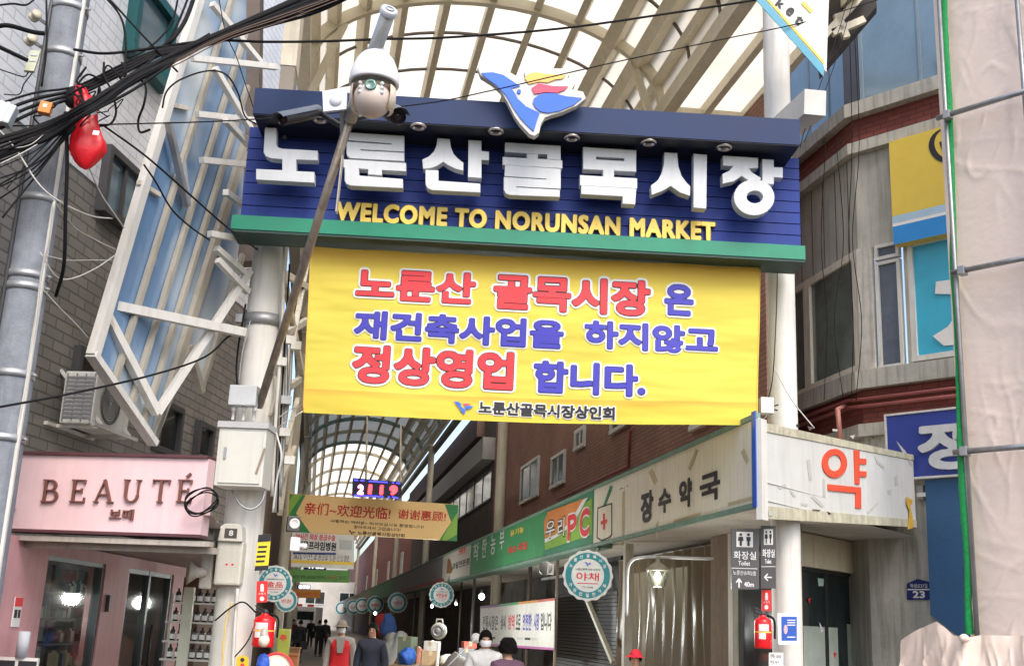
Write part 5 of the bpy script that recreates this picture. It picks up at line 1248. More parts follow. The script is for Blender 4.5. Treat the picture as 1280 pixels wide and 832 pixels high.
# older houses further along
oh = thing('old_house', 'dark old market house with a strip of barred windows beyond the brick house', 'building', BH.pt(-16, 0, -1))
o0, o1 = hx(520), hl - .02
MB().box(BH, o0, o1, tD + .3, ZS - .4, -.3, 0).build('wall', mat('dark_plaster', (.10, .075, .06), .8, .3, 1.5), oh)
def tb_(y, x=590): return BH.px(x, y)[1]
MB().box(BH, o0, o1, tb_(598), tb_(575), .002, .5).build('eave_panel', mat('grey_sheet_metal', (.30, .29, .27), .5, .15, 2, streak=.4), oh)
window(BH, hx(556), o1 - .3, tb_(640), tb_(600), 'window', oh, DARKMET, WINDK, .08, .06, 6)
MB().box(BH, o0, o1 - 3, tb_(562), tb_(535), .002, .35).build('shutter_band', brick('rust_sheet', (.13, .07, .05), (.16, .09, .06), (.07, .04, .03), 3, .05), oh)
fh = thing('far_house', 'row of reddish houses with pale windows far down the right side', 'building', BH.pt(-40, 0, -1))
MB().box(BH, hx(430), o0 - .02, tD + .3, ZS - .2, -.3, 0).build('wall', mat('reddish_plaster', (.28, .10, .075), .8, .3, .8), fh)
for x in (504, 488, 474, 462): s = hx(x, 680); window(BH, s - 1.1, s + 1.1, tD + 2.0, tD + 3.6, 'window', fh, WHITE_STEEL, WINDK, .12, .06, 1)

# left shops along the street
LU = Fr(su(UL - .9, 13.5, 0), ED)
lh = thing('left_shop_row', 'brown shuttered shop row along the left side of the arcade street', 'building', su(UL - 1.5, 40, 0))
MB().box(LU, 5.6, 150, 0, 3.6, -.4, 0).build('lower_wall', mat('brown_shop', (.14, .085, .06), .8, .35, .7), lh)
MB().box(LU, 5.6, 150, 3.602, ZS - .3, -.4, -.05).build('upper_wall', mat('tan_board', (.26, .17, .11), .75, .25, .8), lh)
MB().box(LU, 5.6, 150, 2.6, 3.3, .01, .14).build('awning_band', mat('left_awning', (.30, .22, .16), .7, .4, .6), lh)

# ------------------------------------------------------------------ scaffold sheet at the right edge
TP = Fr(atY(1196, 400, 13.6), -hdir(-700))
tp = thing('scaffold_sheet', 'large wrinkled beige construction tarpaulin covering the scaffold at the right edge', 'tarpaulin', TP.pt(1.5, 1, 0))
m = mat('beige_tarp', (.80, .66, .575), .7, .04, 1.2, bump=.25, streak=.06, dirt=(.70, .56, .48), trans=.15)
s0 = TP.px(1190, 400)[0]; s1 = s0 + 5.5; tb0 = TP.px(1230, 795)[1]; tt1 = TP.px(1230, -140)[1]
def wr(s, t):
    v = noise.noise(Vector((s * .9, t * .4, 4))) * .03
    for (a, b_, c_, k, am) in ((1.6, .5, 2, .10, .016), (2.4, -1.3, 7, .12, .012), (.7, 2.6, 11, .10, .014), (3.5, 1.2, 15, .14, .008)):
        c = abs(noise.noise(Vector((s * a + t * b_ * .5, t * abs(b_) + s * .4, c_)))); v += am * max(0, 1 - c / k) ** 1.5 * max(0, .3 + noise.noise(Vector((s * .8, t * .7, c_ + 20))) * 1.5)
    return v
rows = []
for t in np.linspace(tb0, tt1, 300):
    a = TP.px(1190 if t > 0 else 1190, 400)[0]
    rows.append([TP.pt(s0 + 2.4 * k / 100, t, wr(k / 100 * 2.4, t) * min(1, k / 5)) for k in range(101)])
MB().grid(rows).build('sheet', m, tp)
# lower gathered drape
rows = []
pa = [(1126, 800, .15), (1150, 785, .25), (1172, 776, .35), (1190, 793, .4), (1204, 797, .45), (1225, 793, .3), (1260, 794, .25), (1330, 790, .2)]
def lerp_pa(x):
    for (x0, y0, d0), (x1, y1, d1) in zip(pa, pa[1:]):
        if x0 <= x <= x1: k = (x - x0) / (x1 - x0); return y0 + (y1 - y0) * k, d0 + (d1 - d0) * k
for j in range(36):
    row = []
    for i in range(161):
        x = 1126 + 204 * i / 160; y, d = lerp_pa(x); s, t = TP.px(x, y, d)
        tq = t - j * .06; sag = sum(am * max(0, 1 - abs(noise.noise(Vector((i * a_ + j * b_2, j * .09, z_)))) / .2) for a_, b_2, z_, am in ((.07, .10, 5, .05), (.10, -.05, 8, .03), (.03, .14, 12, .04))) * min(1, j / 7); row.append(TP.pt(s + .02 * noise.noise(Vector((i * .1, j * .1, 1))), tq, d + .08 * noise.noise(Vector((i * .05 + j * .05, j * .06, 5))) + sag))
    rows.append(row)
MB().grid(rows).build('drape', m, tp)
k_ = TP.px(1205, 795, .5); MB().ball(TP.pt(k_[0], k_[1] - .02, .5), .05, 12, (1.2, 1, 1)).build('knot', m, tp)
gm = thing('green_mesh', 'rolled green mesh hanging along the edge of the beige tarpaulin', 'netting', TP.pt(*TP.px(1205, 795), .1))
b = MB(); pts = [(1180, -60, 9), (1181, 40, 9), (1185, 110, 10), (1188, 180, 9), (1191, 260, 8), (1192, 330, 10), (1195, 380, 9), (1196, 440, 5), (1199, 520, 7), (1203, 580, 12), (1207, 640, 13), (1211, 700, 12), (1210, 750, 9), (1212, 792, 11)]
cl = catmull([(x, y, w_) for x, y, w_ in pts], 8); rows = []
for x, y, w_ in cl:
    s, t = TP.px(x, y, .12); r_ = w_ / 2 / FPX * 14
    rows.append([TP.pt(s + math.cos(2 * math.pi * k / 14) * r_ * (1 + .25 * noise.noise(Vector((k, y * .05, 2)))), t, .12 + math.sin(2 * math.pi * k / 14) * r_ * .6) for k in range(14)])
b.grid(rows, close=True); b.build('roll', mat('green_netting', (.0, .30, .07), .6, .3, 25, bump=.6), gm)
gs = 'steel pipes of the scaffold'
pipe = mat('scaffold_steel', (.30, .31, .32), .4, .15, 6, metal=.7, streak=.3)
for a, b_, r_, lab in (((1171, 148), (1330, 100), .035, 'top horizontal scaffold pipe across the beige tarpaulin'), ((1189, 341), (1330, 312), .035, 'middle horizontal scaffold pipe across the beige tarpaulin'), ((1192, 565), (1330, 549), .035, 'lower horizontal scaffold pipe across the beige tarpaulin')):
    sa, ta = TP.px(*a, .22); sb, tb2 = TP.px(*b_, .22); t_ = (ta + ta) / 2
    o = thing('scaffold_pipe', lab, 'pipe', TP.pt(sa, ta - .03, .22), gs)
    MB().tube([TP.pt(sa, ta, .22), TP.pt(sb, ta, .22)], r_, 14).build('tube', pipe, o)
    c_ = TP.px(a[0] + 14, a[1] - 4, .22)[0]
    MB().box(TP, c_ - .05, c_ + .04, ta - .055, ta + .055, .15, .27).build('clamp', GREYMET, o, bevel=.008)
for x0, x1, lab in ((1186, 1210, 'upright scaffold pipe at the tarpaulin edge'), (1274, 1296, 'upright scaffold pipe near the right edge of the view')):
    s_ = TP.px(x0 if x0 < 1200 else 1276, 60, .14)[0]
    if x0 < 1200: s_ = TP.px(1199, 420, .14)[0]
    o = tag(MB().tube([TP.pt(s_, 0, .14), TP.pt(s_, 12, .14)], .03, 14).build('scaffold_pipe', pipe), lab, 'pipe', gs)

# ------------------------------------------------------------------ board at the top right and beam end
HB = Fr(atY(985, 40, 12.4), Vector((1, .05, 0)))
hb = plate(HB, [(925, -22), (1029, 96), (1033, -22)], 'white tilted board with blue and yellow edge at the top, letters ket visible', 'sign', 'market_board', WHITE_STEEL, .12)
poly('stripe', HB, [(925, -22), (1029, 96), (1030, 84), (936, -22)], .1205, .01, mat('stripe_teal', (.06, .30, .42), .5), hb)
poly('stripe', HB, [(938, -22), (1029.5, 81), (1030, 77), (942, -22)], .1205, .008, mat('stripe_yellow', (.75, .55, .08), .5), hb)
for ch, x, y, a in (('k', 976, 5, 35), ('e', 988, 15, 40), ('t', 999, 26, 42)):
    s, t = HB.px(x, y, .125); q = Fr3(HB.pt(s, t, .125), HB.r * math.cos(R(-a)) + Z * math.sin(R(-a)), -HB.r * math.sin(R(-a)) + Z * math.cos(R(-a)))
    text(q, ch, (-.05, -.06), (.04, .06), 0, BLACKP, hb, .05, .004, 32, raw=True)
poly('print', HB, [(1001, 5), (1005, 2), (1016, 14), (1013, 17)], .121, .008, mat('stripe_yellow', (.75, .55, .08)), hb)
be = thing('beam_end', 'white square steel beam jutting out from the right gate column top', 'beam', atY(1018, 165, 12.3))
MB().beam(atY(968, 172, 13.4), atY(1019, 128, 12.0), .26, .30).build('beam', WHITE_STEEL, be)
ev = thing('roof_eave', 'dark underside of the arcade eave with cream brackets at the upper right', 'eave', atY(1060, 20, 14.5))
MB().prism(Fr(atY(1060, 20, 14.6), Vector((1, -.3, 0))), [Fr(atY(1060, 20, 14.6), Vector((1, -.3, 0))).px(*p) for p in [(1024, 92), (1096, 8), (1090, -60), (1000, -60)]], -.2, 0).build('panel', mat('eave_dark', (.045, .04, .038), .8), ev)
for a, b_ in (((1026, 50), (1082, -10)), ((1040, 42), (1080, 25)), ((1046, 18), (1058, 48))): MB().beam(atY(*a, 14.4), atY(*b_, 14.4), .08, .1).build('bracket', CREAM, ev)

# ------------------------------------------------------------------ boards hanging across the street
def hangboard(P, Y, label, name='hanging_board', m=None, th=.12, yaw=0):
    A_, B_2, C_ = atY(*P[0], Y), atY(*P[1], Y), atY(*P[3], Y); r_ = (B_2 - A_).normalized()
    f = Fr3(C_, r_, Vector((-r_.z, 0, r_.x)))
    t = thing(name, label, 'board', C_); poly('panel', f, P, -th, th, m, t); return f, t
tan = mat('board_tan', (.74, .50, .21), .5, .10, .5)
f, t = hangboard([(362, 617), (573, 631), (571, 676), (360, 664)], 24, 'tan and green welcome board with red Chinese greeting hanging across the street', m=tan, yaw=.045)
G1 = mat('leaf_green', (.03, .20, .06), .5); G2 = mat('leaf_lime', (.22, .40, .06), .5)
poly('print', f, [(362, 617), (382, 618.4), (370, 641), (388, 665.8), (360, 664)], .002, .004, G1, t); poly('print', f, [(366, 617.6), (378, 618.2), (364, 638), (361, 645), (362, 626)], .007, .004, G2, t)
poly('print', f, [(573, 631), (556, 629.8), (564, 652), (549, 674.8), (571, 676)], .002, .004, G1, t); poly('print', f, [(564, 652), (572, 640), (571, 668), (558, 675), (552, 674.5)], .007, .004, G2, t)
text(f, '亲们~欢迎光临!', (380, 642), (489, 634), .004, mat('board_red', (.50, .02, .02), .5), t, .015, .006, 44)
text(f, '谢谢惠顾!', (497, 648), (558, 639.5), .004, mat('board_red', (.5, .02, .02)), t, .015, .006, 44)
text(f, '사랑하는 여러분~ 어서오십시요 환영합니다!', (413, 652.5), (530, 656.2), .004, BLACKP, t, .0, .004, 28)
text(f, '찾아주셔서 고맙습니다!', (442, 660.3), (501, 659.8), .004, BLACKP, t, .0, .004, 28)
text(f, '노룬산골목시장상인회', (447, 667.5), (506, 666.8), .004, BLACKP, t, .02, .004, 30); bird(f, 440, 665, 9, .005, t, True)
MB().tube([atY(457, 618, 24), atY(459, 520, 24)], .02).tube([atY(500, 624, 24), atY(501, 530, 24)], .02).build('hanger_rod', CREAM, t)
# digital clock board
f, t = hangboard([(442, 598), (502, 603), (501, 623), (441, 620)], 23.4, 'dark LED display with glowing red digits and blue lights on top of the Chinese board', 'led_display', mat('led_black', (.02, .02, .05), .4), .15)
glow = mat('led_red', (1, .03, .04), .5, 0, emit=3.2); glb = mat('led_blue', (.06, .05, 1), .5, 0, emit=1.6); glp = mat('led_pink', (1, .25, .55), .5, 0, emit=2.2)
text(f, '2', (446, 617.5), (456, 605.5), .002, glp, t, .10, .005, 32, 'digit')
for ch, x0, x1 in (('1', 459.5, 466), ('1', 474, 480), ('9', 486, 498)):
    yo = (x0 - 446) * .045; text(f, ch, (x0, 616.5 + yo), (x1, 604.8 + yo), .002, glow, t, .09, .005, 40, 'digit')
b = MB()
for k in range(22):
    for (y0, y1) in ((599.6, 603.8), (618.5, 622)):
        if random.random() < .7:
            u = (k + .5) / 22; s_, tq = f.px(442.5 + 58 * u, y0 + (y1 - y0) * u if y0 < 610 else y0 + 3.2 * u + random.uniform(-.6, .4)); b.box(f, s_ - .02, s_ + .02, tq - .012, tq + .012, .001, .006)
b.build('light', glb, t)
f, t = hangboard([(365, 664), (443, 668), (442, 711), (364, 708)], 31, 'white hospital banner with black Korean name and yellow foot behind the Chinese board', 'hospital_banner', mat('banner_white', (.70, .69, .65), .6), .03)
text(f, '24시간 외상 응급수술', (369, 673.5), (420, 668), .002, RED, t, .03, .004, 28); text(f, '서울프라임병원', (371, 686), (421, 677.5), .002, BLACKP, t, .035, .004, 36)
poly('print', f, [(366, 689.5), (420, 690.5), (420, 693), (366, 692)], .002, .004, mat('navy_print', (.03, .05, .2), .5), t); text(f, '365일 야간진료 응급실 입원 건강검진', (367, 698.5), (438, 694), .002, BLACKP, t, .0, .004, 24)
poly('print', f, [(364, 699), (442, 702), (442, 706), (364, 703)], .002, .004, LETYEL, t); poly('print', f, [(424, 674), (440, 675), (440, 687), (424, 686)], .002, .003, mat('pale_print', (.5, .52, .5), .5), t)
f, t = hangboard([(380, 700), (408, 700.5), (408, 712), (380, 711.5)], 35, 'small glowing white and blue LED sign in front of the green strip board', 'led_sign', mat('led_black', (.02, .02, .05)), .1)
text(f, '떡구건은', (382, 710), (406, 702), .003, mat('led_white', (.75, .85, 1), .5, 0, emit=2.5), t, .04, .006, 36)
f, t = hangboard([(362, 711), (438, 712.5), (437, 728), (361, 726.5)], 37, 'lime green strip board with small black text across the street', m=mat('board_lime', (.20, .48, .14), .5))
text(f, '깨끗한 방역 소독으로 안전하고', (365, 723), (408, 719), .003, BLACKP, t, .01, .005, 26); text(f, '맑은시장', (410, 723.3), (422, 719.3), .003, RED, t, .02, .005, 24); text(f, '입니다', (424, 723.5), (432, 719.5), .003, BLACKP, t, .01, .005, 22)
f, t = hangboard([(365, 736), (401, 736.5), (401, 747), (365, 746.5)], 46, 'orange welcome strip board furthest down the street', m=mat('board_orange', (.62, .25, .05), .5))
text(f, '환영합니다! 희망시장', (367, 744), (397, 740), .003, RED, t, .02, .005, 24)
f, t = hangboard([(372, 730), (388, 730.3), (388, 736), (372, 735.7)], 44, 'tiny glowing LED sign above the orange strip board', 'led_sign', mat('led_black', (.02, .02, .05)), .1)
text(f, '건강원', (373, 735), (387, 731), .003, mat('led_white', (.75, .85, 1)), t, .04, .006, 24)
# white cloth banner at the right
WB = PS.off(-.35)
f = PS.off(-.40)
wb = plate(f, [(601, 757), (694, 747), (693, 812), (600, 806)], 'white cloth banner about safe market disinfection hung between posts', 'banner', 'cloth_banner', mat('banner_white', (.7, .69, .65)), .01)
for i, (c0, c1, m_) in enumerate(((601, 624, mat('purple_edge', (.25, .06, .25), .6)), (624, 648, mat('green_edge', (.10, .36, .16), .6)), (648, 672, mat('orange_edge', (.6, .25, .06), .6)), (672, 694, mat('red_edge', (.5, .08, .05), .6)))):
    y = lambda x: 757 - (x - 601) * 10 / 93
    poly('edge_stripe', f, [(c0, y(c0)), (c1 - .3, y(c1)), (c1 - .3, y(c1) + 3), (c0, y(c0) + 3)], .011, .003, m_, wb)
y = lambda x: 806 + (x - 600) * 6 / 93
poly('edge_stripe', f, [(600, y(600) - 3), (693, y(693) - 3), (693, y(693)), (600, y(600))], .011, .003, mat('magenta_edge', (.45, .10, .35), .6), wb)
for body, x0, x1, m_ in (('전통시장은', 603, 623, BLACKP), ('상시', 625.5, 632.5, BLACKP), ('방역', 635, 643.5, RED), ('으로', 644.5, 651, BLACKP), ('안전한', 653, 665, BLUE), ('시장', 667, 674.5, BLUE), ('입니다', 675.5, 690, BLACKP)):
    yb = 786 + (x0 - 603) * .02; yt = 769.5 - (x1 - 603) * .06
    text(f, body, (x0, yb), (x1, yt), .011, m_, wb, .035, .003, 40)
for k, x in enumerate((612, 622, 634, 646, 656, 664)): poly('small_print', f, [(x, 795 + k * .3), (x + 7, 795.2 + k * .3), (x + 7, 798 + k * .3), (x, 797.8 + k * .3)], .011, .003, mat('pale_print', (.5, .52, .5)) if k % 2 else BLACKP, wb)

# ------------------------------------------------------------------ round shop signs
def round_sign(c, rr, body, label, nrm_, group, txt=True, detail=True):
    f = Fr(c, Vector((-nrm_.y, nrm_.x, 0))); f.o = Vector((c.x, c.y, 0)); z = c.z
    t = thing('round_sign', label, 'sign', c - Z * rr, group)
    out = []; n = 96
    for k in range(n):
        a = 2 * math.pi * k / n; r_ = rr * (1 + .025 * math.cos(16 * a)); out.append((r_ * math.cos(a), z + r_ * math.sin(a)))
    place_shape('disc', f, [out], -.09, .18, mat('round_white', (.70, .71, .69), .45, .05), t)
    cc = lambda q: [(q * rr * math.cos(2 * math.pi * k / 40), z + q * rr * math.sin(2 * math.pi * k / 40)) for k in range(40)]
    place_shape('band', f, [cc(.90), cc(.66)], .091, .004, mat('round_teal', (.02, .25, .30), .45), t)
    place_shape('face', f, [cc(.655)], .091, .003, mat('round_face', (.74, .76, .75), .45), t)
    if txt and body:
        text(f, body, (-.46 * rr, z - .22 * rr), (.46 * rr, z + .12 * rr), .095, RED, t, .025, .004, 36, raw=True)
        if detail:
            k = .3 * rr / 460
            for P, m_ in (([(338, 35), (520, 97), (545, 185), (605, 214), (580, 325), (520, 275), (465, 180)], EB), ([(580, 150), (660, 128), (788, 149), (690, 205), (608, 208)], EB), ([(570, 106), (600, 87), (728, 99), (680, 127)], ER_)):
                place_shape('mark', f, [[((a - 568) * k, z + .45 * rr - (c_ - 178) * k) for a, c_ in P]], .095, .003, m_, t)
            text(f, '노룬산골목시장 상인회', (-.5 * rr, z + .2 * rr), (.5 * rr, z + .28 * rr), .095, BLACKP, t, .0, .003, 26, raw=True)
            place_shape('rule', f, [[(-.42 * rr, z - .33 * rr), (.42 * rr, z - .33 * rr), (.42 * rr, z - .30 * rr), (-.42 * rr, z - .30 * rr)]], .095, .003, RED, t)
            text(f, '가-208', (-.22 * rr, z - .50 * rr), (.22 * rr, z - .42 * rr), .095, BLACKP, t, .0, .003, 22, raw=True)
            for i, ch in enumerate('노룬산골목시장'):
                a = R(150 - i * 20); 
                for q_, chx, up_ in ((.78, ch, 1), (.78, '가장친절한야채'[i], -1)):
                    ca, sa_ = math.cos(a) * q_ * rr, up_ * math.sin(a) * q_ * rr; h = .075 * rr
                    text(f, chx, (ca - h, z + sa_ - h), (ca + h, z + sa_ + h), .096, WHITE, t, .03, .003, 18, raw=True)
    return t
toC = lambda c: Vector((-c.x, -c.y, 0)).normalized()
c = atY(735, 719, 17.2); n_ = (toC(c) + Vector((-.05, 0, 0))).normalized()
round_sign(c, 29.5 * 17.6 / FPX, '야채', 'largest round white and teal sign with red word for vegetables', n_, 'round shop signs along the right')
rst_ = bpy.data.objects['round_sign']; rsb = MB().tube([c + Vector((.1, .12, .2)), PS.pt(sx(742), tD, -.1)], .03).build('arm', GREYMET, rst_)
PR = PS.off(.25)
labs = ['second round white and teal sign, under the white organic fruit sign', 'third round white and teal sign, under the dark grey sign', 'fourth round sign down the right side of the street', 'fifth round sign down the right side of the street']
xs = [(552, 743, 15, '착한농부'), (497, 752.5, 12, '서광상회'), (469, 755, 10.5, '삼미정'), (453, 756.5, 9.5, '청과'), (442, 758, 9, '반찬'), (427, 759.5, 8, ''), (419, 760.5, 7.2, ''), (412, 761.5, 6.6, ''), (407, 762.5, 5.8, ''), (403, 763, 5.2, '')]
for k, (x, y, r_, body) in enumerate(xs):
    s_, t_ = PR.px(x, y); c = PR.pt(s_, t_); dist = c.y
    lab = labs[k] if k < 4 else 'small round teal and white sign in the far row down the right side'
    round_sign(c, r_ * dist / FPX, body, lab, toC(c), 'round shop signs along the right' if k < 4 else 'far round signs in a row', bool(body), k == 0)
for (x, y, r_, Y, body, lab) in ((342, 729, 21.5, 17.5, '金品', 'big round white and teal sign behind the gate column with the meters'), (357, 750, 13.5, 24, '반찬', 'smaller round sign behind the big one on the left side')):
    c = atY(x, y, Y); round_sign(c, r_ * Y / FPX, body, lab, (toC(c) + Vector((.2, 0, 0))).normalized(), 'round shop signs along the left', True, Y < 20)

# lantern on its arm and bulbs
ln = thing('lantern', 'lit glass lantern hanging from a pipe arm under the pharmacy sign', 'lantern', atY(822, 735, 14.6))
L0 = atY(822, 712, 14.6); k = 14.9 / FPX
MB().tube(catmull([atY(783, 770, 14.6), atY(784, 720, 14.6), atY(787, 704, 14.6), atY(797, 697, 14.6), atY(822, 696, 14.6), atY(892, 698, 14.7)], 6), .021, 10).build('arm', mat('arm_grey', (.42, .41, .38), .45), ln)
MB().lathe(L0, [(0, 16 * k), (3 * k, 16 * k), (3 * k, 10 * k), (8 * k, 6 * k), (14 * k, 1 * k), (14 * k, -.5 * k), (0, -.5 * k)], 20).build('cap', mat('lantern_cap', (.25, .22, .16), .4), ln)
MB().lathe(L0, [(13.4 * k, -.6 * k), (9 * k, -20 * k), (0, -20 * k)], 6).build('glass', glass('lantern_glass', (.95, 1, .98), .12), ln)
MB().ball(L0 - Z * (8 * k), 4 * k, 12, (1, 1, 1.6)).build('bulb', mat('bulb_glow', (.92, 1, .95), .5, 0, emit=9), ln)
for i, (x, y, Y, r_) in enumerate(((602, 745, 21, 3.6), (540, 757, 28, 1.7), (469, 766, 39, 1.8), (570, 754, 25, 1.5), (353, 688, 17, 0))):
    if r_: 
        t = thing('hanging_bulb', ['bright round bulb under the fascia beside the white cloth banner', 'small lit bulb beside the second round sign', 'tiny lit bulb under the row of far round signs', 'small lit bulb right of the second round sign'][i], 'lamp', atY(x, y + r_, Y), 'lit bulbs under the right fascia')
        MB().ball(atY(x, y, Y), r_ * Y / FPX, 14).build('globe', mat('bulb_glow', (.92, 1, .95)), t); MB().tube([atY(x, y - r_, Y), atY(x, y - r_ - 5, Y)], .02).build('holder', DARKMET, t)

for i, (c_, pw_) in enumerate(((atY(822, 726, 14.6), 20), (atY(602, 752, 21), 60), (atY(540, 762, 28), 70), (atY(570, 760, 25), 60), (atY(469, 772, 39), 90))):
    pl_ = bpy.data.lights.new('bulb_light', 'POINT'); pl_.energy = pw_; pl_.shadow_soft_size = .15; pl_.color = (.97, 1, .95)
    po_ = bpy.data.objects.new('bulb_light', pl_); COL.objects.link(po_); po_.location = c_ - Z * .12
# ------------------------------------------------------------------ things on the right column
q = Fr(Vector((GD.x, GD.y - .2, 0)), Vector((1, 0, 0)))
gsm = mat('sign_charcoal', (.075, .07, .07), .45, .1)
TS = Fr(atY(930, 700, 12.75), Vector((1, .05, 0)))
def toilet(fr, P, label, arrow, sub):
    t = plate(fr, P, label, 'sign', 'toilet_sign', gsm, .03, 0, 'grey toilet signs by the pharmacy column')
    xa = P[0][0]; xb = P[1][0]; w_ = xb - xa; y0 = P[0][1]; h = P[3][1] - y0; sl_ = (P[1][1] - P[0][1]) / w_
    f = lambda a, c: (xa + a * w_, y0 + c * h + a * w_ * sl_)
    poly('pictogram', fr, [f(.2, .05), f(.8, .05), f(.8, .30), f(.2, .30)], .031, .003, mat('pict_white', (.7, .68, .62), .5), t)
    for cx in (.36, .64):
        poly('pictogram', fr, [f(cx + .055 * math.cos(a), .095 + .022 * math.sin(a)) for a in [2 * math.pi * k / 10 for k in range(10)]], .0345, .003, BLACKP, t)
        poly('pictogram', fr, [f(cx - .08, .13), f(cx + .08, .13), f(cx + (.10 if cx < .5 else .07), .2), f(cx + .04, .2), f(cx + .04, .28), f(cx - .04, .28), f(cx - .04, .2), f(cx - (.10 if cx < .5 else .07), .2)], .0345, .003, BLACKP, t)
    text(fr, '화장실', f(.10, .50), f(.92, .37), .031, WHITE, t, .02, .003, 36); text(fr, 'Toilet', f(.27, .60), f(.70, .53), .031, WHITE, t, .02, .003, 28)
    poly('rule', fr, [f(.04, .645), f(.96, .645), f(.96, .655), f(.04, .655)], .031, .003, WHITE, t)
    if sub: text(fr, sub, f(.08, .76), f(.92, .69), .031, WHITE, t, .01, .003, 28); text(fr, '40m', f(.48, .95), f(.84, .87), .031, WHITE, t, .03, .003, 28); text(fr, '↑', f(.18, .97), f(.42, .81), .031, WHITE, t, .03, .003, 32)
    else: text(fr, '←', f(.2, .88), f(.75, .76), .031, WHITE, t, .03, .003, 32)
    return t
toilet(TS, [(913.5, 660), (948, 661), (948, 736), (913.5, 736)], 'wider grey toilet sign with up arrow and 40m', '↑', '노룬산슈퍼2층')
TS2 = Fr(atY(960, 700, 12.75), Vector((1, -.25, 0)))
toilet(TS2, [(951, 657), (970, 657), (970, 735), (951, 735)], 'narrow bluish grey toilet sign with left arrow', '←', None)
ext_sign(Fr(atY(958, 750, 12.95), Vector((1, 0, 0))), [(952, 737), (964, 737), (964, 763), (952, 763)], 'red fire extinguisher sign above the extinguisher on the pharmacy column')
def extinguisher(c, h, rr, label, tilt=0):
    t = thing('fire_extinguisher', label, 'extinguisher', c, 'red fire extinguishers')
    MB().lathe(c, [(0, 0), (rr * .95, .0), (rr, .02), (rr, h * .78), (rr * .9, h * .86), (rr * .45, h * .93), (rr * .35, h * .96), (rr * .35, h)], 24).build('cylinder', mat('extinguisher_red', (.70, .01, .015), .25, .05), t)
    MB().beam(c + Z * h, c + Vector((-rr * .9, -.03, h + .04)), .02, .015).beam(c + Z * (h + .03), c + Vector((-rr * 1.0, -.03, h + .08)), .02, .012).ball(c + Z * (h + .015), .03).build('valve', DARKMET, t)
    MB().tube(catmull([c + Vector((rr * .4, -.02, h)), c + Vector((rr * 1.25, -.03, h * .85)), c + Vector((rr * 1.3, -.03, h * .3))], 6), .012).build('hose', BLACK, t)
    fr = Fr(c + Vector((0, -rr * 1.003, 0)), Vector((1, 0, 0)))
    rows = [[c + Vector((math.sin(a) * rr * 1.01, -math.cos(a) * rr * 1.01, z_)) for a in np.linspace(-.7, .5, 8)] for z_ in (h * .52, h * .72)]
    MB().grid(rows).build('label', WHITE, t); rows = [[c + Vector((math.sin(a) * rr * 1.01, -math.cos(a) * rr * 1.01, z_)) for a in np.linspace(-.7, .1, 8)] for z_ in (h * .28, h * .46)]
    MB().grid(rows).build('label', WHITE, t); rows = [[c + Vector((math.sin(a) * rr * 1.012, -math.cos(a) * rr * 1.012, z_)) for a in np.linspace(-1.5, 1.5, 16)] for z_ in (h * .47, h * .505)]
    MB().grid(rows).build('strap', LETYEL, t); return t
c = atY(954, 810, 12.85); extinguisher(c, .36, .095, 'red fire extinguisher with yellow strap on the pharmacy column')
c = atY(328, 808, 12.9); extinguisher(c, .36, .12, 'red fire extinguisher on the column with the meters, behind hanging bulb')
lb = thing('hanging_bulb', 'unlit cream light bulb hanging before the left red fire extinguisher', 'lamp', atY(330, 810, 12.5))
MB().ball(atY(330, 800, 12.5), .06, 16, (1, 1, 1.15)).build('globe', mat('bulb_cream', (.75, .68, .55), .2), lb); MB().lathe(atY(330, 794, 12.5), [(.045, 0), (.035, .07), (.0, .09)], 14).build('socket', mat('socket_grey', (.4, .38, .34), .4), lb)
ad = plate(Fr(atY(986, 785, 12.95), Vector((1, .06, 0))), [(972, 766), (999, 766), (999, 805), (973, 805)], 'white framed blue notice on the round column under the pharmacy sign', 'notice', 'notice_board', mat('frame_white', (.74, .76, .78), .3), .02)
fa = Fr(atY(986, 785, 12.95), Vector((1, .06, 0)))
poly('print', fa, [(976.5, 770), (996, 770), (996, 800), (977, 800)], .0205, .003, mat('print_blue', (.02, .09, .42), .4), ad); poly('print', fa, ring(982, 786, 2.5, 6, 12), .024, .003, mat('pale_pink', (.6, .4, .45), .5), ad)
for y_ in (774, 777, 780, 795): poly('print', fa, [(984, y_), (994, y_), (994, y_ + 1.2), (984, y_ + 1.2)], .024, .003, WHITE, ad)
nt_ = plate(fa, [(961, 815), (979, 815), (979, 850), (961, 850)], 'handwritten white paper at the foot of the pharmacy column', 'notice', 'paper_notice', WHITE, .004)
text(fa, '전화 010', (963, 822), (976, 817), .005, BLACKP, nt_, 0, .002, 22); text(fa, '약국 휴무', (963, 829), (974, 825), .005, BLACKP, nt_, 0, .002, 22)
jb = thing('cable_box', 'small white junction box where the banner meets the right gate column', 'box', atY(958, 516, 12.9))
q = Fr(atY(958, 507, 12.9), Vector((1, 0, 0))); MB().box(q, -.075, .08, q.px(958, 517)[1], q.px(958, 497)[1], -.1, .05).build('casing', WHITE_STEEL, jb, bevel=.01)
MB().tube([q.pt(.08, q.px(958, 507)[1], 0), q.pt(.14, q.px(958, 505)[1], 0)], .008).tube([q.pt(.08, q.px(958, 511)[1], 0), q.pt(.13, q.px(958, 512)[1], 0)], .008).build('plug', BLACK, jb)
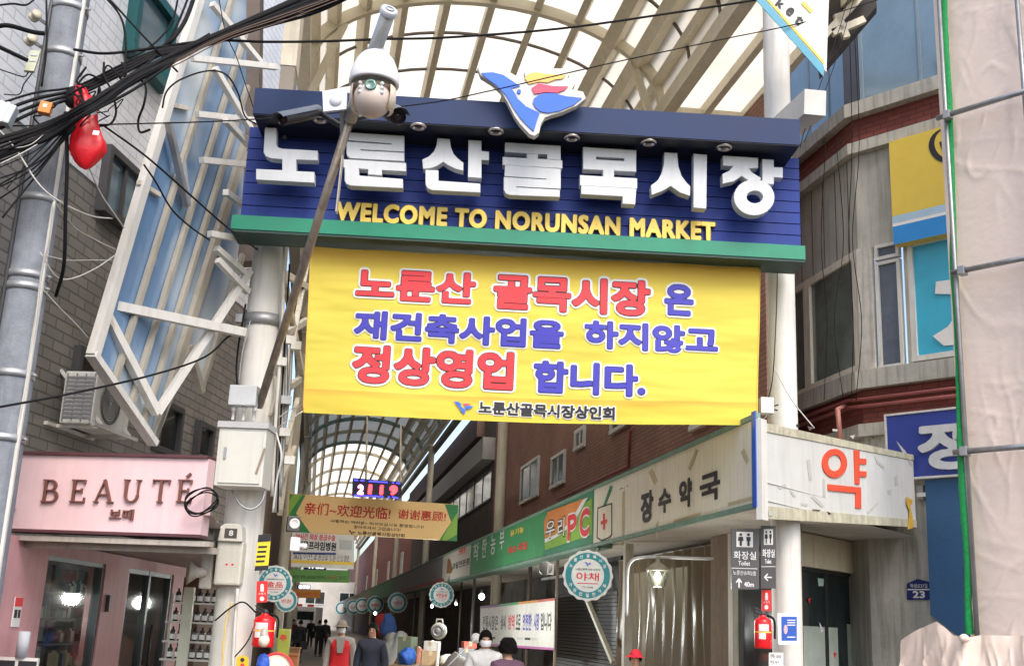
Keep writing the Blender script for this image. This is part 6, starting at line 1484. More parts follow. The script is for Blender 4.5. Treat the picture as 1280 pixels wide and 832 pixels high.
# ------------------------------------------------------------------ people
def skin_mesh(J, EDG, sub=2):
    me = bpy.data.meshes.new('p'); idx = {k: i for i, k in enumerate(J)}
    me.from_pydata([Vector(J[k][0]) for k in J], [(idx[a], idx[b]) for a, b in EDG], [])
    o = bpy.data.objects.new('p', me); COL.objects.link(o)
    md = o.modifiers.new('s', 'SKIN'); md.use_smooth_shade = True
    for k, i in idx.items():
        r = J[k][1]; me.skin_vertices[0].data[i].radius = r if isinstance(r, tuple) else (r, r)
    me.skin_vertices[0].data[0].use_root = True
    sb = o.modifiers.new('u', 'SUBSURF'); sb.levels = sub; sb.render_levels = sub
    out = bpy.data.meshes.new_from_object(o.evaluated_get(bpy.context.evaluated_depsgraph_get()))
    bpy.data.objects.remove(o); bpy.data.meshes.remove(me)
    for p in out.polygons: p.use_smooth = True
    return out
def person(loc, yaw, H, label, top, bottom, hair='short', mask=None, cap=None, vest=None, glasses=False, arms=('down', 'down'), stride=.0, lean=0, fingers=True, collar=False, group=None):
    k = H / 1.72; t = thing('person', label, 'person', loc, group); x = .0
    J = {}; 
    J['pelvis'] = ((0, 0, .95), (.15, .11)); J['waist'] = ((0, -.01, 1.08), (.14, .105)); J['chest'] = ((0, -.01, 1.28), (.165, .12)); J['upper'] = ((0, .005, 1.41), (.13, .09)); J['neck'] = ((0, 0, 1.49), .055); J['chin'] = ((0, -.02, 1.555), (.062, .072)); J['head'] = ((0, -.012, 1.625), (.077, .092)); J['top'] = ((0, 0, 1.68), (.06, .075))
    EDG = [('pelvis', 'waist'), ('waist', 'chest'), ('chest', 'upper'), ('upper', 'neck'), ('neck', 'chin'), ('chin', 'head'), ('head', 'top')]
    J['nose'] = ((0, -.118, 1.595), .011); EDG.append(('head', 'nose'))
    for s, n in ((-1, 'l'), (1, 'r')):
        pose = arms[0 if s < 0 else 1]
        J['sh' + n] = ((s * .175, 0, 1.39), .062)
        if pose == 'down': el, wr, tip = (s * .235, .03, 1.12), (s * .24, -.04, .88), (s * .235, -.06, .80)
        elif pose == 'front': el, wr, tip = (s * .225, -.02, 1.12), (s * .10, -.24, 1.12), (s * .04, -.31, 1.13)
        else: el, wr, tip = (s * .24, .06, 1.12), (s * .20, -.14, .95), (s * .19, -.2, .90)
        J['el' + n] = (el, .047); J['wr' + n] = (wr, .032); J['pa' + n] = (tip, (.036, .018)); EDG += [('upper', 'sh' + n), ('sh' + n, 'el' + n), ('el' + n, 'wr' + n), ('wr' + n, 'pa' + n)]
        if fingers:
            d = (Vector(tip) - Vector(wr)).normalized(); sd_ = Vector((0, 1, 0)) if pose == 'down' else Vector((0, 0, 1))
            for f_, (off, L_) in enumerate(((-.027, .070), (-.009, .078), (.009, .074), (.026, .058))):
                a = Vector(tip) + sd_ * off + d * .02; b_ = a + d * L_ * .5; c_ = b_ + (d + Vector((-s * .35, -.2, 0))).normalized() * L_ * .5
                J['f%s%d' % (n, f_)] = (tuple(a), .010); J['g%s%d' % (n, f_)] = (tuple(b_), .009); J['h%s%d' % (n, f_)] = (tuple(c_), .008); EDG += [('pa' + n, 'f%s%d' % (n, f_)), ('f%s%d' % (n, f_), 'g%s%d' % (n, f_)), ('g%s%d' % (n, f_), 'h%s%d' % (n, f_))]
            a = Vector(wr).lerp(Vector(tip), .5) - sd_ * .035; b_ = a + d * .045 - sd_ * .018; J['t' + n] = (tuple(a), .012); J['u' + n] = (tuple(b_), .010); EDG += [('wr' + n, 't' + n), ('t' + n, 'u' + n)]
        st = s * stride
        J['hip' + n] = ((s * .09, 0, .88), .085); J['kn' + n] = ((s * .10, -.03 - st * .5, .48), .058); J['an' + n] = ((s * .10, .02 - st, .09), .038); J['to' + n] = ((s * .11, -.15 - st, .03), (.04, .026)); EDG += [('pelvis', 'hip' + n), ('hip' + n, 'kn' + n), ('kn' + n, 'an' + n), ('an' + n, 'to' + n)]
    RZ = Matrix.Rotation(yaw, 4, 'Z') @ Matrix.Rotation(lean, 4, 'X') @ Matrix.Scale(k, 4)
    def add(nm, me, m):
        me.transform(RZ); me.name = nm; me.materials.clear(); me.materials.append(m)
        return link(nm, me, Vector(loc), t)
    add('body', skin_mesh(J, EDG), SKIN)
    def sub_(keys, grow, extra={}):
        JJ = {}
        for q in keys:
            p, r = J[q]; g = extra.get(q, grow); JJ[q] = (p, tuple(c + g for c in r) if isinstance(r, tuple) else r + g)
        return JJ, [e for e in EDG if e[0] in JJ and e[1] in JJ]
    def top_keys(): return ['waist', 'pelvis', 'chest', 'upper', 'neck', 'shl', 'ell', 'wrl', 'shr', 'elr', 'wrr']
    JJ, E2 = sub_(top_keys(), .028, {'upper': .03, 'wrl': .016, 'wrr': .016, 'pelvis': .03, 'neck': .022}); add('jacket', skin_mesh(JJ, E2), top)
    if vest:
        JJ, E2 = sub_(['waist', 'pelvis', 'chest', 'upper', 'shl', 'shr'], .045, {'shl': .034, 'shr': .034, 'upper': .04})
        for s, n in ((-1, 'l'), (1, 'r')): JJ['sh' + n] = ((s * .15, 0, 1.39), .085)
        v = add('vest', skin_mesh(JJ, E2), vest)
        b = MB(); 
        q = Fr3(Vector((0, 0, 0)), Vector((1, 0, 0)), Z)
        b.prism(q, [(-.075, 1.45), (.075, 1.45), (.045, 1.2), (-.045, 1.2)], .10, .178); o = b.build('shirt_front', top, None); me = o.data; me.transform(Matrix.Translation(o.location)); bpy.data.objects.remove(o); add('shirt_front', me, top)
    JJ, E2 = sub_(['pelvis', 'hipl', 'knl', 'anl', 'hipr', 'knr', 'anr'], .016); add('trousers', skin_mesh(JJ, E2), bottom)
    JJ, E2 = sub_(['anl', 'tol'], .014); add('shoe', skin_mesh(JJ, E2), BLACKP); JJ, E2 = sub_(['anr', 'tor'], .014); add('shoe', skin_mesh(JJ, E2), BLACKP)
    # hair as a cap shell over the skull
    def cap_shell(r_add, front, low, m, nm, curl=0):
        b = MB(); rows = []; n = 40
        for i in range(13):
            row = []
            for j in range(n):
                a = 2 * math.pi * j / n; fr_ = max(0, -math.sin(a)); fr_ = fr_ ** .7
                zmin = low * (1 - fr_) + front * fr_; z = 1.745 + r_add * .6 - (1.745 - zmin) * (i / 12) ** 1.3
                h_ = max(0., 1 - ((z - 1.615) / (.132 + r_add)) ** 2) ** .5
                if z < 1.615: h_ = 1 - (1.615 - z) * 1.4
                rr = 1 + curl * noise.noise(Vector((a * 4, z * 40, 1)))
                row.append(Vector((math.cos(a) * (.088 + r_add) * h_ * rr, -.005 + math.sin(a) * (.106 + r_add) * h_ * rr, z)))
            rows.append(row)
        b.grid(rows, close=True); b.face(rows[0]); o = b.build(nm, m, None); me = o.data; me.transform(Matrix.Translation(o.location)); bpy.data.objects.remove(o)
        return add(nm, me, m)
    if hair == 'short': cap_shell(.006, 1.665, 1.575, HAIR, 'hair', .06)
    elif hair == 'curly': cap_shell(.035, 1.66, 1.53, HAIR, 'hair', .22)
    if cap: 
        cap_shell(.012, 1.66, 1.62, cap, 'cap')
        b = MB(); b.grid([[Vector((math.cos(a) * r_, -.02 - math.sin(a) * r_ * 1.1, 1.668 - (r_ - .08) * .35)) for a in np.linspace(.35, 2.79, 12)] for r_ in (.08, .17)]); o = b.build('c', cap, None); me = o.data; me.transform(Matrix.Translation(o.location)); bpy.data.objects.remove(o); add('cap_peak', me, cap)
    b = MB()
    for s in (-1, 1): b.ball((s * .033, -.098, 1.628), .012, 8, (1, .5, .6))
    b2 = MB().beam((-.025, -.098, 1.552), (.025, -.098, 1.552), .006, .007)
    for nm, bb_, m_ in (('eyes', b, BLACKP), ('mouth', b2, mat('lips', (.3, .09, .08), .5))):
        if nm == 'mouth' and mask: continue
        o = bb_.build(nm, m_, None); me = o.data; me.transform(Matrix.Translation(o.location)); bpy.data.objects.remove(o); add(nm, me, m_)
    if mask:
        b = MB(); b.grid([[Vector((math.sin(a) * (.070 + .004 * i), -.02 - math.cos(a) * (.096 + [0, .012, .02, .014, .004][i]), 1.535 + .02 * i)) for a in np.linspace(-1.1, 1.1, 14)] for i in range(5)]); o = b.build('m', mask, None); me = o.data; me.transform(Matrix.Translation(o.location)); bpy.data.objects.remove(o); add('face_mask', me, mask)
    if glasses:
        b = MB()
        for s in (-1, 1): b.tube([Vector((s * .036 + .026 * math.cos(a), -.112, 1.627 + .02 * math.sin(a))) for a in np.linspace(0, 2 * math.pi, 14)], .003, 6)
        b.beam((-.01, -.113, 1.63), (.01, -.113, 1.63), .004, .004); o = b.build('g', BLACKP, None); me = o.data; me.transform(Matrix.Translation(o.location)); bpy.data.objects.remove(o); add('glasses', me, BLACKP)
    if collar:
        b = MB(); b.lathe((0, .005, 1.44), [(.085, 0), (.075, .06), (.068, .06), (.07, 0)], 20); o = b.build('c', top, None); me = o.data; me.transform(Matrix.Translation(o.location)); bpy.data.objects.remove(o); add('collar', me, top)
    return t
def at_ground(x, Y): p = atY(x, 790, Y); return Vector((p.x, Y, .006))
wmask = mat('mask_white', (.78, .80, .82), .7, .03)
def cloth(nm, c): return mat(nm, c, .8, .18, 7, bump=.25)
def face(p, a=0): return math.atan2(p.x, -p.y) * 0 + a
hgt = lambda x, y, Y: atY(x, y, Y).z
person(at_ground(427, 20.5), R(6), hgt(427, 777, 20.5), 'person in red padded vest over grey sleeves, cap and pale face mask, walking towards us', cloth('grey_knit', (.26, .25, .24)), cloth('beige_trousers', (.45, .38, .27)), 'short', wmask, cloth('cap_tan', (.22, .19, .15)), cloth('red_vest', (.52, .012, .02)), stride=.18)
person(at_ground(466, 19.5), R(-4), hgt(466, 780, 19.5), 'person with glasses in dark navy padded jacket beside the red vest', cloth('navy_jacket', (.018, .024, .045)), cloth('black_trousers', (.02, .02, .022)), 'short', glasses=True, stride=-.16, collar=True)
person(at_ground(606, 15.6), R(8), hgt(606, 789, 15.6), 'person in white hooded jacket with black hair and white face mask looking down', cloth('white_jacket', (.66, .66, .66)), cloth('navy_trousers', (.03, .035, .06)), 'short', wmask, arms=('front', 'down'), lean=R(4), collar=True)
person(at_ground(636, 14.8), R(205), hgt(636, 801, 14.8), 'person with curly black hair in purple jacket seen from behind', cloth('purple_jacket', (.10, .05, .085)), cloth('black_trousers', (.02, .02, .022)), 'curly', fingers=False)
person(at_ground(795, 15.4), R(-20), hgt(795, 814, 15.4), 'person in red cap peering out low before the brown curtain', cloth('dark_red_coat', (.14, .02, .025)), cloth('black_trousers', (.02, .02, .022)), 'short', cap=cloth('red_cap', (.55, .012, .03)))
person(at_ground(375, 46), R(170), hgt(375, 775, 46), 'person in long black coat walking away carrying a dark bag', cloth('black_coat', (.015, .016, .02)), cloth('black_trousers', (.02, .02, .022)), 'short', fingers=False, stride=.12)
p_ = at_ground(381, 45.6); bg_ = thing('hand_bag', 'dark bag carried by the person in the long black coat', 'bag', p_ + Vector((.05, 0, .55)))
MB().box(Fr(p_, Vector((1, 0, 0))), -.14, .14, .55, .85, -.06, .06).tube([p_ + Vector((-.08, 0, .85)), p_ + Vector((0, 0, .98)), p_ + Vector((.08, 0, .85))], .012).build('body', BLACKP, bg_)
person(at_ground(399, 54), R(185), hgt(399, 775, 54), 'person in black padded coat pushing a cart, left of a pair far down the street', cloth('black_coat', (.015, .016, .02)), cloth('black_trousers', (.02, .02, .022)), 'short', fingers=False)
person(at_ground(406, 55), R(180), hgt(406, 774, 55), 'person in dark brown coat, right of a pair far down the street', cloth('brown_coat', (.05, .03, .025)), cloth('black_trousers', (.02, .02, .022)), 'short', fingers=False)
person(at_ground(366, 60), R(30), hgt(366, 774, 60), 'small figure in maroon jacket standing at the left shops far down the street', cloth('maroon_coat', (.16, .02, .03)), cloth('black_trousers', (.02, .02, .022)), 'short', fingers=False)
person(at_ground(388, 70), R(0), hgt(388, 773, 70), 'small distant figure in dark coat in the middle of the street', cloth('black_coat', (.015, .016, .02)), cloth('black_trousers', (.02, .02, .022)), 'short', fingers=False)

# ------------------------------------------------------------------ goods on the right of the street
def blob(c, sx_, sy_, sz_, m, name, label, cat, seed, group=None):
    b = MB(); rows = []
    for i in range(13):
        a = math.pi * i / 12; row = []
        for j in range(24):
            q = 2 * math.pi * j / 24; p = Vector((math.sin(a) * math.cos(q), math.sin(a) * math.sin(q), -math.cos(a)))
            r_ = 1 + .28 * noise.noise(p * 1.8 + Vector((seed, 0, 0))) + .10 * noise.noise(p * 5 + Vector((seed, 3, 0)))
            row.append(Vector(c) + Vector((p.x * sx_ * r_, p.y * sy_ * r_, max(-.8, p.z) * sz_ * r_ + sz_ * .8)))
        rows.append(row)
    b.grid(rows, close=True); o = b.build(name, m); return tag(o, label, cat, group)
def table(x, Y, w_, h, label, m):
    p = at_ground(x, Y); q = Fr(p, Vector((1, -.2, 0))); t = thing('stall_table', label, 'table', p)
    MB().box(q, -w_ / 2, w_ / 2, h - .05, h, -.5, .5).build('tabletop', m, t)
    for sx_ in (-1, 1):
        for d in (-.45, .40): MB().box(q, sx_ * w_ / 2 - .03 * sx_ - .025, sx_ * w_ / 2 - .03 * sx_ + .025, 0, h - .051, d, d + .05).build('leg', GREYMET, t)
    return q
q = table(553, 22, 1.9, 1.0, 'low stall table heaped with sacks and cartons under the fascia signs', mat('table_wood', (.22, .16, .10), .7))
for i, (s_, sx_, sz_, c_, lab) in enumerate(((-.62, .17, .17, (.02, .10, .42), 'blue plastic bag on the stall table'), (.15, .22, .12, (.45, .42, .36), 'off-white sack in the middle of the stall table'), (.72, .20, .13, (.38, .30, .20), 'tan sack on the right part of the stall table'))):
    blob(q.pt(s_, 1.0, .1), sx_, .22, sz_, mat('sack_%d' % i, c_, .6, .2, 8, bump=.4), 'sack', lab, 'sack', i * 3.3)
for i, (s_, d_, z0, w_, h_, a_, c_, lab) in enumerate(((-.25, -.15, 1.0, .34, .26, .3, (.36, .25, .14), 'brown carton on the stall table beside the blue bag'), (-.22, -.15, 1.262, .26, .18, -.2, (.62, .60, .55), 'white carton on top of the brown carton'), (.45, -.2, 1.0, .3, .34, .15, (.20, .22, .25), 'grey crate standing behind the tan sack'), (.48, -.2, 1.342, .25, .12, .5, (.50, .10, .07), 'red flat box on top of the grey crate'), (-.75, -.3, 1.0, .3, .5, -.3, (.16, .20, .14), 'dark green crate at the left end of the stall table'), (.85, .2, .0, .4, .75, .2, (.42, .30, .17), 'tall brown carton standing on the ground right of the stall'), (-.95, .1, 0, .4, .9, .4, (.28, .27, .26), 'grey covered carton stack left of the stall'))):
    p = q.pt(s_, z0, d_); f0 = Fr(p, (Matrix.Rotation(a_, 3, 'Z') @ q.r)); f0.o.z = z0
    t = thing('carton', lab, 'carton', p); m_ = mat('carton_%d' % i, c_, .75, .2, 5, bump=.2)
    MB().box(f0, -w_ / 2, w_ / 2, .001, h_, -w_ * .4, w_ * .4).build('body', m_, t, bevel=.006); MB().box(f0, -.03, .03, h_ + .0005, h_ + .003, -w_ * .4, w_ * .4).box(f0, -.03, .03, h_ - .08, h_ + .003, w_ * .4 + .0005, w_ * .4 + .003).build('tape', mat('parcel_tape', (.45, .36, .22), .3), t)
hp = atY(548, 800, 20.5); q = Fr(Vector((hp.x, 20.5, 0)), Vector((1, -.2, 0)))
ht = thing('electric_heater', 'white round-headed electric appliance on a stand before the stall', 'heater', q.pt(0, .9))
z_ = atY(548, 788, 20.5).z
MB().lathe(q.pt(0, z_, 0), [(0, -.05), (.13, -.05), (.145, 0), (.13, .06), (0, .07)], 24, q.n).build('head', mat('appliance_cream', (.66, .65, .6), .4), ht)
MB().lathe(q.pt(0, z_, .075), [(.11, 0), (.11, .02), (.08, .03), (.075, .02), (.05, .02), (.04, .03), (0, .03)], 24, q.n).build('grille', GREYMET, ht)
MB().tube([q.pt(0, z_ - .2, 0), q.pt(0, .05, 0)], .03).lathe(q.pt(0, 0, 0), [(0, 0), (.2, 0), (.2, .03), (.03, .06)], 20).tube([q.pt(-.06, z_ + .12, 0), q.pt(-.05, z_ + .2, 0), q.pt(.05, z_ + .2, 0), q.pt(.06, z_ + .12, 0)], .015).build('stand', mat('appliance_cream', (.66, .65, .6)), ht)
for i, (x, Y, h, c_, lab) in enumerate(((497, 30, 1.5, (.22, .22, .21), 'grey cloth covered stack behind the person in navy'), (520, 26, 1.2, (.35, .12, .08), 'reddish crate stack at the foot of the fascia'), (580, 20, 1.25, (.16, .15, .14), 'dark covered goods between the stall and the white jacket'))):
    blob(at_ground(x, Y), .45, .4, h * .55, mat('cover_%d' % i, c_, .7, .2, 5, bump=.4), 'covered_goods', lab, 'goods', 20 + i * 2)
for i, (x, Y, h, c_, lab) in enumerate(((487, 33, 2.0, (.03, .08, .25), 'blue coat hanging at a shop beneath the round signs'), (478, 36, 2.1, (.35, .03, .03), 'red garment hanging at a shop beneath the round signs'))):
    p = atY(x, 765, Y); blob(p - Z * .7, .22, .10, .38, cloth('hung_%d' % i, c_), 'hanging_garment', lab, 'garment', 40 + i)
for i, (x, Y) in enumerate(((516, 28), (527, 26), (574, 21), (590, 19.5), (480, 37), (660, 18.2))):
    p = at_ground(x, Y); q_ = hit(x, 790, PS.pt(0, 0, -.5), PS.n); p = Vector((q_.x, q_.y, 0))
    lab = ['thin grey', 'pale', 'rusty', 'dark brown', 'slim grey', 'sturdy dark'][i] + ' upright post of the shop fronts on the right, ' + ['second', 'third', 'fifth', 'sixth', 'first', 'last'][i] + ' towards us'
    tag(MB().tube([p, p + Z * (tD + .05)], .05 if i % 2 else .035, 10).build('shop_post', [GREYMET, IVORY, BROWNST][i % 3]), lab, 'post')
for x, Y in ((640, 18.5),):
    b = MB().beam(PS.pt(sx(676), tD - .02, -.7), PS.pt(sx(712), 1.2, -.9), .08, .08); tag(b.build('diagonal_brace', IVORY), 'cream diagonal steel brace under the green signs', 'brace')
tag(MB().beam(PS.pt(sx(640), tD - .25, -.8), PS.pt(sx(692), tD - .25, -.8), .06, .06).build('cross_beam', GREYMET), 'grey cross beam under the green grocer sign', 'beam')
mir = thing('round_mirror', 'white backed round mirror hung under the PC sign beside the post', 'mirror', atY(680, 725, 18))
MB().lathe(atY(682, 710, 18), [(0, .02), (.10, .02), (.115, .0), (.115, -.02), (0, -.03)], 24, Vector((-.6, -1, 0))).build('frame', GREYMET, mir); MB().box(Fr(atY(688, 710, 18), Vector((1, 0, 0))), -.05, .05, atY(688, 718, 18).z, atY(688, 704, 18).z, -.05, .05).build('case', WHITE_STEEL, mir)
mo = thing('scooter', 'dark parked scooter with round mirror beside the person in white jacket', 'scooter', at_ground(590, 17))
p = at_ground(590, 17); 
b = MB()
for dx_ in (-.5, .55): b.lathe(p + Vector((dx_, 0, .26)), [(.14, -.04), (.25, -.05), (.26, 0), (.25, .05), (.14, .04)], 20, Vector((0, 1, 0)))
b.build('wheel', BLACK, mo); b = MB(); b.prism(Fr(p, Vector((1, 0, 0))), [(-.55, .45), (-.45, 1.0), (-.38, 1.0), (-.28, .5), (.1, .4), (.2, .75), (.75, .78), (.7, .5), (.3, .3), (-.3, .3)], -.14, .14); b.build('body', mat('scooter_black', (.02, .02, .022), .25), mo, bevel=.03)
MB().box(Fr(p, Vector((1, 0, 0))), .18, .72, .781, .88, -.13, .13).build('seat', BLACK, mo, bevel=.03); MB().tube([p + Vector((-.42, -.3, 1.1)), p + Vector((-.42, 0, 1.0)), p + Vector((-.42, .3, 1.1))], .02).build('handlebar', DARKMET, mo)
mm = atY(595, 797, 17); MB().lathe(mm, [(0, .01), (.07, .01), (.075, -.015), (0, -.02)], 16, Vector((0, -1, 0))).tube([mm, p + Vector((-.42, -.25, 1.08))], .01).build('mirror', mat('mirror_white', (.7, .7, .7), .1), mo)

# goods at the left mouth of the street
gbx = Fr(atY(351, 800, 19), Vector((1, .15, 0)))
bn_ = thing('yellow_green_bin', 'yellow-green bin with red emblem at the left of the street', 'bin', gbx.pt(*gbx.px(351, 832)))
a, t0 = gbx.px(341, 860); b_, t1 = gbx.px(363, 786)
MB().box(gbx, a, b_, 0, t1, -.5, 0).build('body', mat('bin_lime', (.36, .42, .06), .5), bn_, bevel=.02); text(gbx, '주', (349, 801), (359, 793), .004, RED, bn_, .05, .003, 24)
for i, (x0, y0, x1, c_, lab) in enumerate(((347, 818, 372, (.42, .16, .05), 'orange cardboard box low at the left of the street'), (356, 810, 374, (.30, .15, .07), 'brown wooden crate behind the orange box'))):
    q = Fr(atY(x0, 820, 22 + i * 3), Vector((1, .1, 0))); a, t1 = q.px(x0, y0); b_, _ = q.px(x1, y0)
    t = thing('crate', lab, 'crate', q.pt((a + b_) / 2, 0)); MB().box(q, a, b_, 0, t1, -.4, 0).build('body', mat('crate_%d' % i, c_, .7), t, bevel=.01); MB().box(q, a - .02, b_ + .02, t1 + .001, t1 + .03, -.42, .02).build('rim', mat('crate_%d' % i, c_), t)
hc = thing('hose_reel', 'cream and red rimmed coil lying below the left red extinguisher', 'reel', atY(345, 835, 12.8))
MB().lathe(atY(345, 838, 12.8), [(.02, .05), (.10, .07), (.16, .04), (.18, 0), (.16, -.05), (.02, -.06)], 28, Vector((.3, -1, .35))).build('drum', mat('reel_cream', (.62, .52, .42), .5), hc)
b = MB()
for r_ in (.185, .12): b.tube([atY(345, 838, 12.8) + Vector((math.cos(a) * r_, -.03 + .05 * math.sin(a), math.sin(a) * r_)) for a in np.linspace(0, 2 * math.pi, 28)], .014, 8)
b.build('rim', RED, hc)
blob(atY(328, 838, 12.7), .07, .07, .10, mat('blue_bag', (.02, .10, .55), .5), 'plastic_bag', 'small bright blue plastic bag hanging at the base of the gate column', 'bag', 77)
yd = plate(Fr(atY(303, 828, 12.7), Vector((1, 0, 0))), [(296, 822), (299, 819), (308, 819), (311, 822), (311, 850), (296, 850)], 'yellow and black emergency plate at the foot of the gate column', 'sign', 'warning_plate', mat('plate_yellow', (.75, .48, .02), .4), .02)
for y_ in (824, 831): poly('print', Fr(atY(303, 828, 12.7), Vector((1, 0, 0))), ring(303, y_, 2.6, 2.6, 12), .021, .003, RED if y_ > 826 else BLACKP, yd)

# ------------------------------------------------------------------ overhead cables
G = 'black cables strung across the street'
bund = 'bundled cables from the utility pole'
def wire(pts, r_, m_=BLACK, lab=None, g=None): return cable(pts, r_, lab or 'thin black cable of the tangled bundle sweeping up from the utility pole to the right', g or bund, m_)
for k in range(9):          # main bundle
    o = (k - 4) * 1.7; w1 = random.uniform(-9, 9)
    wire([(-30, 196 + o * 2 + w1, 9.6), (60, 163 + o * 1.5, 9.9), (110, 135 + o + w1 * .5, 9.72), (165 + w1 * .5, 102 + o * 1.2 + random.uniform(-5, 5), 10.1), (225, 68 + o * .8 + w1 * .3, 10.4), (280, 42 + o * .6, 10.6), (340, 18 + o, 10.8), (430, -18 + o * 1.5, 11.2), (520, -50, 11.6)], random.choice([.008, .012, .016, .022]))
for k in range(4):
    o = k * 4
    wire([(-30, 140 + o * 3, 9.6), (40, 117 + o * 2, 9.9), (95, 108 + o, 10.05), (150, 82 + o, 10.2), (200, 62 + o * .6, 10.35), (262, 52 + o * .3, 10.6), (330, 22 + o, 10.9), (400, 2 + o, 11.2), (470, -20, 11.5)], random.choice([.012, .018]))
for k in range(3):         # brownish thin strands on top
    o = k * 4.5 + random.uniform(-2, 2)
    wire([(150, 98 + o, 10.2), (215, 76 + o, 10.35), (262, 52 + o, 10.5), (300, 36 + o, 10.6), (350, 18 + o * 1.4, 10.8), (430, -10 + o, 11.1)], .006, mat('brown_cable', (.10, .06, .04), .6), 'thin brownish wire lying along the black cable bundle', 'brown wires on the bundle')
singles = [
 ([(92, 62, 10.2), (130, 67, 10.2), (180, 62, 10.3), (262, 51, 10.6), (330, 52.5, 10.9), (400, 52, 11.2), (480, 49, 11.4), (560, 47, 11.6), (700, 36, 12), (830, 18, 12.4), (960, -2, 12.8)], .014, 'thick black cable crossing above the dome camera to the upper right'),
 ([(-20, 158, 9.8), (160, 155, 10.1), (320, 149, 10.8), (520, 131, 11.2), (620, 112, 11.3), (755, 81, 11.6), (900, 50, 12), (1009, 27, 12.3), (1110, -4, 12.6)], .007, 'thin black wire crossing in front of the bird emblem'),
 ([(128, 156, 10.0), (182, 195, 10.3), (236, 242, 10.8), (285, 285, 11.4), (322, 312, 12.7)], .010, 'black cable sloping down from the red sack to the sign end'),
 ([(-20, 512, 9.8), (87, 492, 10.2), (192, 468, 11.2), (256, 446, 12.2), (285, 421, 12.9), (300, 417, 12.95)], .012, 'black cable crossing before the air conditioner to the gate column'),
 ([(203, 135, 10.4), (208, 115, 10.4), (225, 100, 10.5), (258, 89, 10.7), (282, 93, 10.9), (297, 115, 11.2), (306, 145, 11.6), (320, 155, 12)], .009, 'short black cable arching over the glazed wing'),
 ([(272, -10, 11), (282, 40, 11), (295, 70, 11.2), (305, 100, 11.6), (322, 150, 12)], .006, 'thin black wire dropping beside the dark steel post'),
 ([(180, 206, 10.5), (195, 228, 10.8), (215, 262, 11.2), (240, 285, 11.8), (262, 300, 12.3)], .010, 'black cable drooping over the lower glazed wing'),
 ([(126, -10, 10.2), (150, 20, 10.2), (157, 50, 10.2), (156, 85, 10.2), (150, 98, 10.1)], .012, 'black cable looping down left of the teal window'),
 ([(128, -10, 10.2), (165, 30, 10.2), (195, 62, 10.3), (222, 90, 10.5)], .011, 'black cable slanting down across the teal window'),
 ([(224, -10, 10.5), (216, 25, 10.5), (200, 48, 10.4), (178, 65, 10.3), (160, 72, 10.2)], .010, 'black cable curving up past the teal window'),
 ([(245, -10, 10.6), (232, 25, 10.5), (215, 50, 10.4), (196, 65, 10.4), (165, 98, 10.2)], .022, 'thick black cable curving up in front of the glazed wing top'),
 ([(238, -10, 10.6), (222, 30, 10.5), (205, 58, 10.4), (180, 84, 10.2), (165, 100, 10.2)], .012, 'second black cable curving up in front of the glazed wing top'),
 ([(170, 95, 10.2), (182, 108, 10.2), (180, 130, 10.2), (173, 150, 10.3), (175, 165, 10.3), (188, 162, 10.3)], .012, 'black cable hanging with a connector beside the red sack'),
 ([(130, 78, 10.1), (130, 95, 10.1), (140, 115, 10.1), (145, 140, 10.1), (138, 155, 10.0), (122, 158, 10.0)], .011, 'black cable loop left of the red sack'),
 ([(152, 78, 10.1), (158, 92, 10.1), (150, 95, 10.1), (135, 82, 10.1), (128, 95, 10.1)], .009, 'small black cable ring over the glare-white bricks'),
 ([(82, 140, 9.95), (84, 200, 10.0), (82, 260, 10.1), (80, 330, 10.3), (70, 370, 10.6)], .018, 'thick black cable hanging straight down beside the utility pole'),
 ([(-10, 35, 9.7), (10, 32, 9.7), (40, 40, 9.9), (55, 42, 10.0)], .022, 'thick black sleeve at the upper left reaching the pole'),
 ([(-10, 55, 9.7), (12, 65, 9.8), (35, 76, 9.9)], .02, 'black sleeve leading into the terminal block'),
 ([(-10, 8, 9.7), (15, 5, 9.8), (34, 6, 9.9), (50, -8, 10)], .010, 'black cable curling at the top left corner'),
 ([(-5, 85, 9.7), (15, 92, 9.8), (30, 96, 9.9), (36, 90, 9.9)], .006, 'thin wire under the terminal block'),
 ([(40, 92, 9.9), (30, 105, 9.9), (24, 118, 9.9), (5, 118, 9.8)], .006, 'pair of thin wires below the terminal block'),
 ([(58, 0, 10.1), (58, 60, 10.1), (52, 108, 10.1)], .010, 'black cable running down the front of the utility pole'),
 ([(-10, 226, 9.6), (30, 212, 9.8), (60, 193, 9.9), (82, 165, 9.95)], .009, 'black cable swinging down left across the pole'),
 ([(-10, 190, 9.6), (30, 180, 9.8), (60, 168, 9.9), (90, 150, 9.95)], .014, 'dark cable from the splice box past the pole'),
]
for k in range(12):
    x0 = random.uniform(70, 125); y0 = random.uniform(105, 150); pts = [(x0, y0, 9.9)]
    for j in range(5): pts.append((pts[-1][0] + random.uniform(-16, 26), pts[-1][1] + random.uniform(-20, 16), 9.9 + .05 * j))
    cable(pts, random.choice([.006, .008, .011]), 'short looping black cable in the tangle around the red sack', 'loose cable loops at the splice', BLACK, 'tangled_cable', 5)
for k in range(9):
    x0 = random.uniform(-20, 40); cable([(x0 - 30, 200 + k * 9, 9.7), (40, 170 + k * 7, 9.9), (90, 140 + k * 3, 9.95), (140, 108 + k * 2, 10.1), (215, 70, 10.4), (262, 50 - k, 10.6)], random.choice([.005, .007, .009]), 'fine black wire fanning out below the main bundle at the pole', 'fine wires fanning from the pole')
for pts, r_, lab in singles: cable(pts, r_, lab, None)
wht = mat('white_cable', (.52, .50, .46), .5, .1)
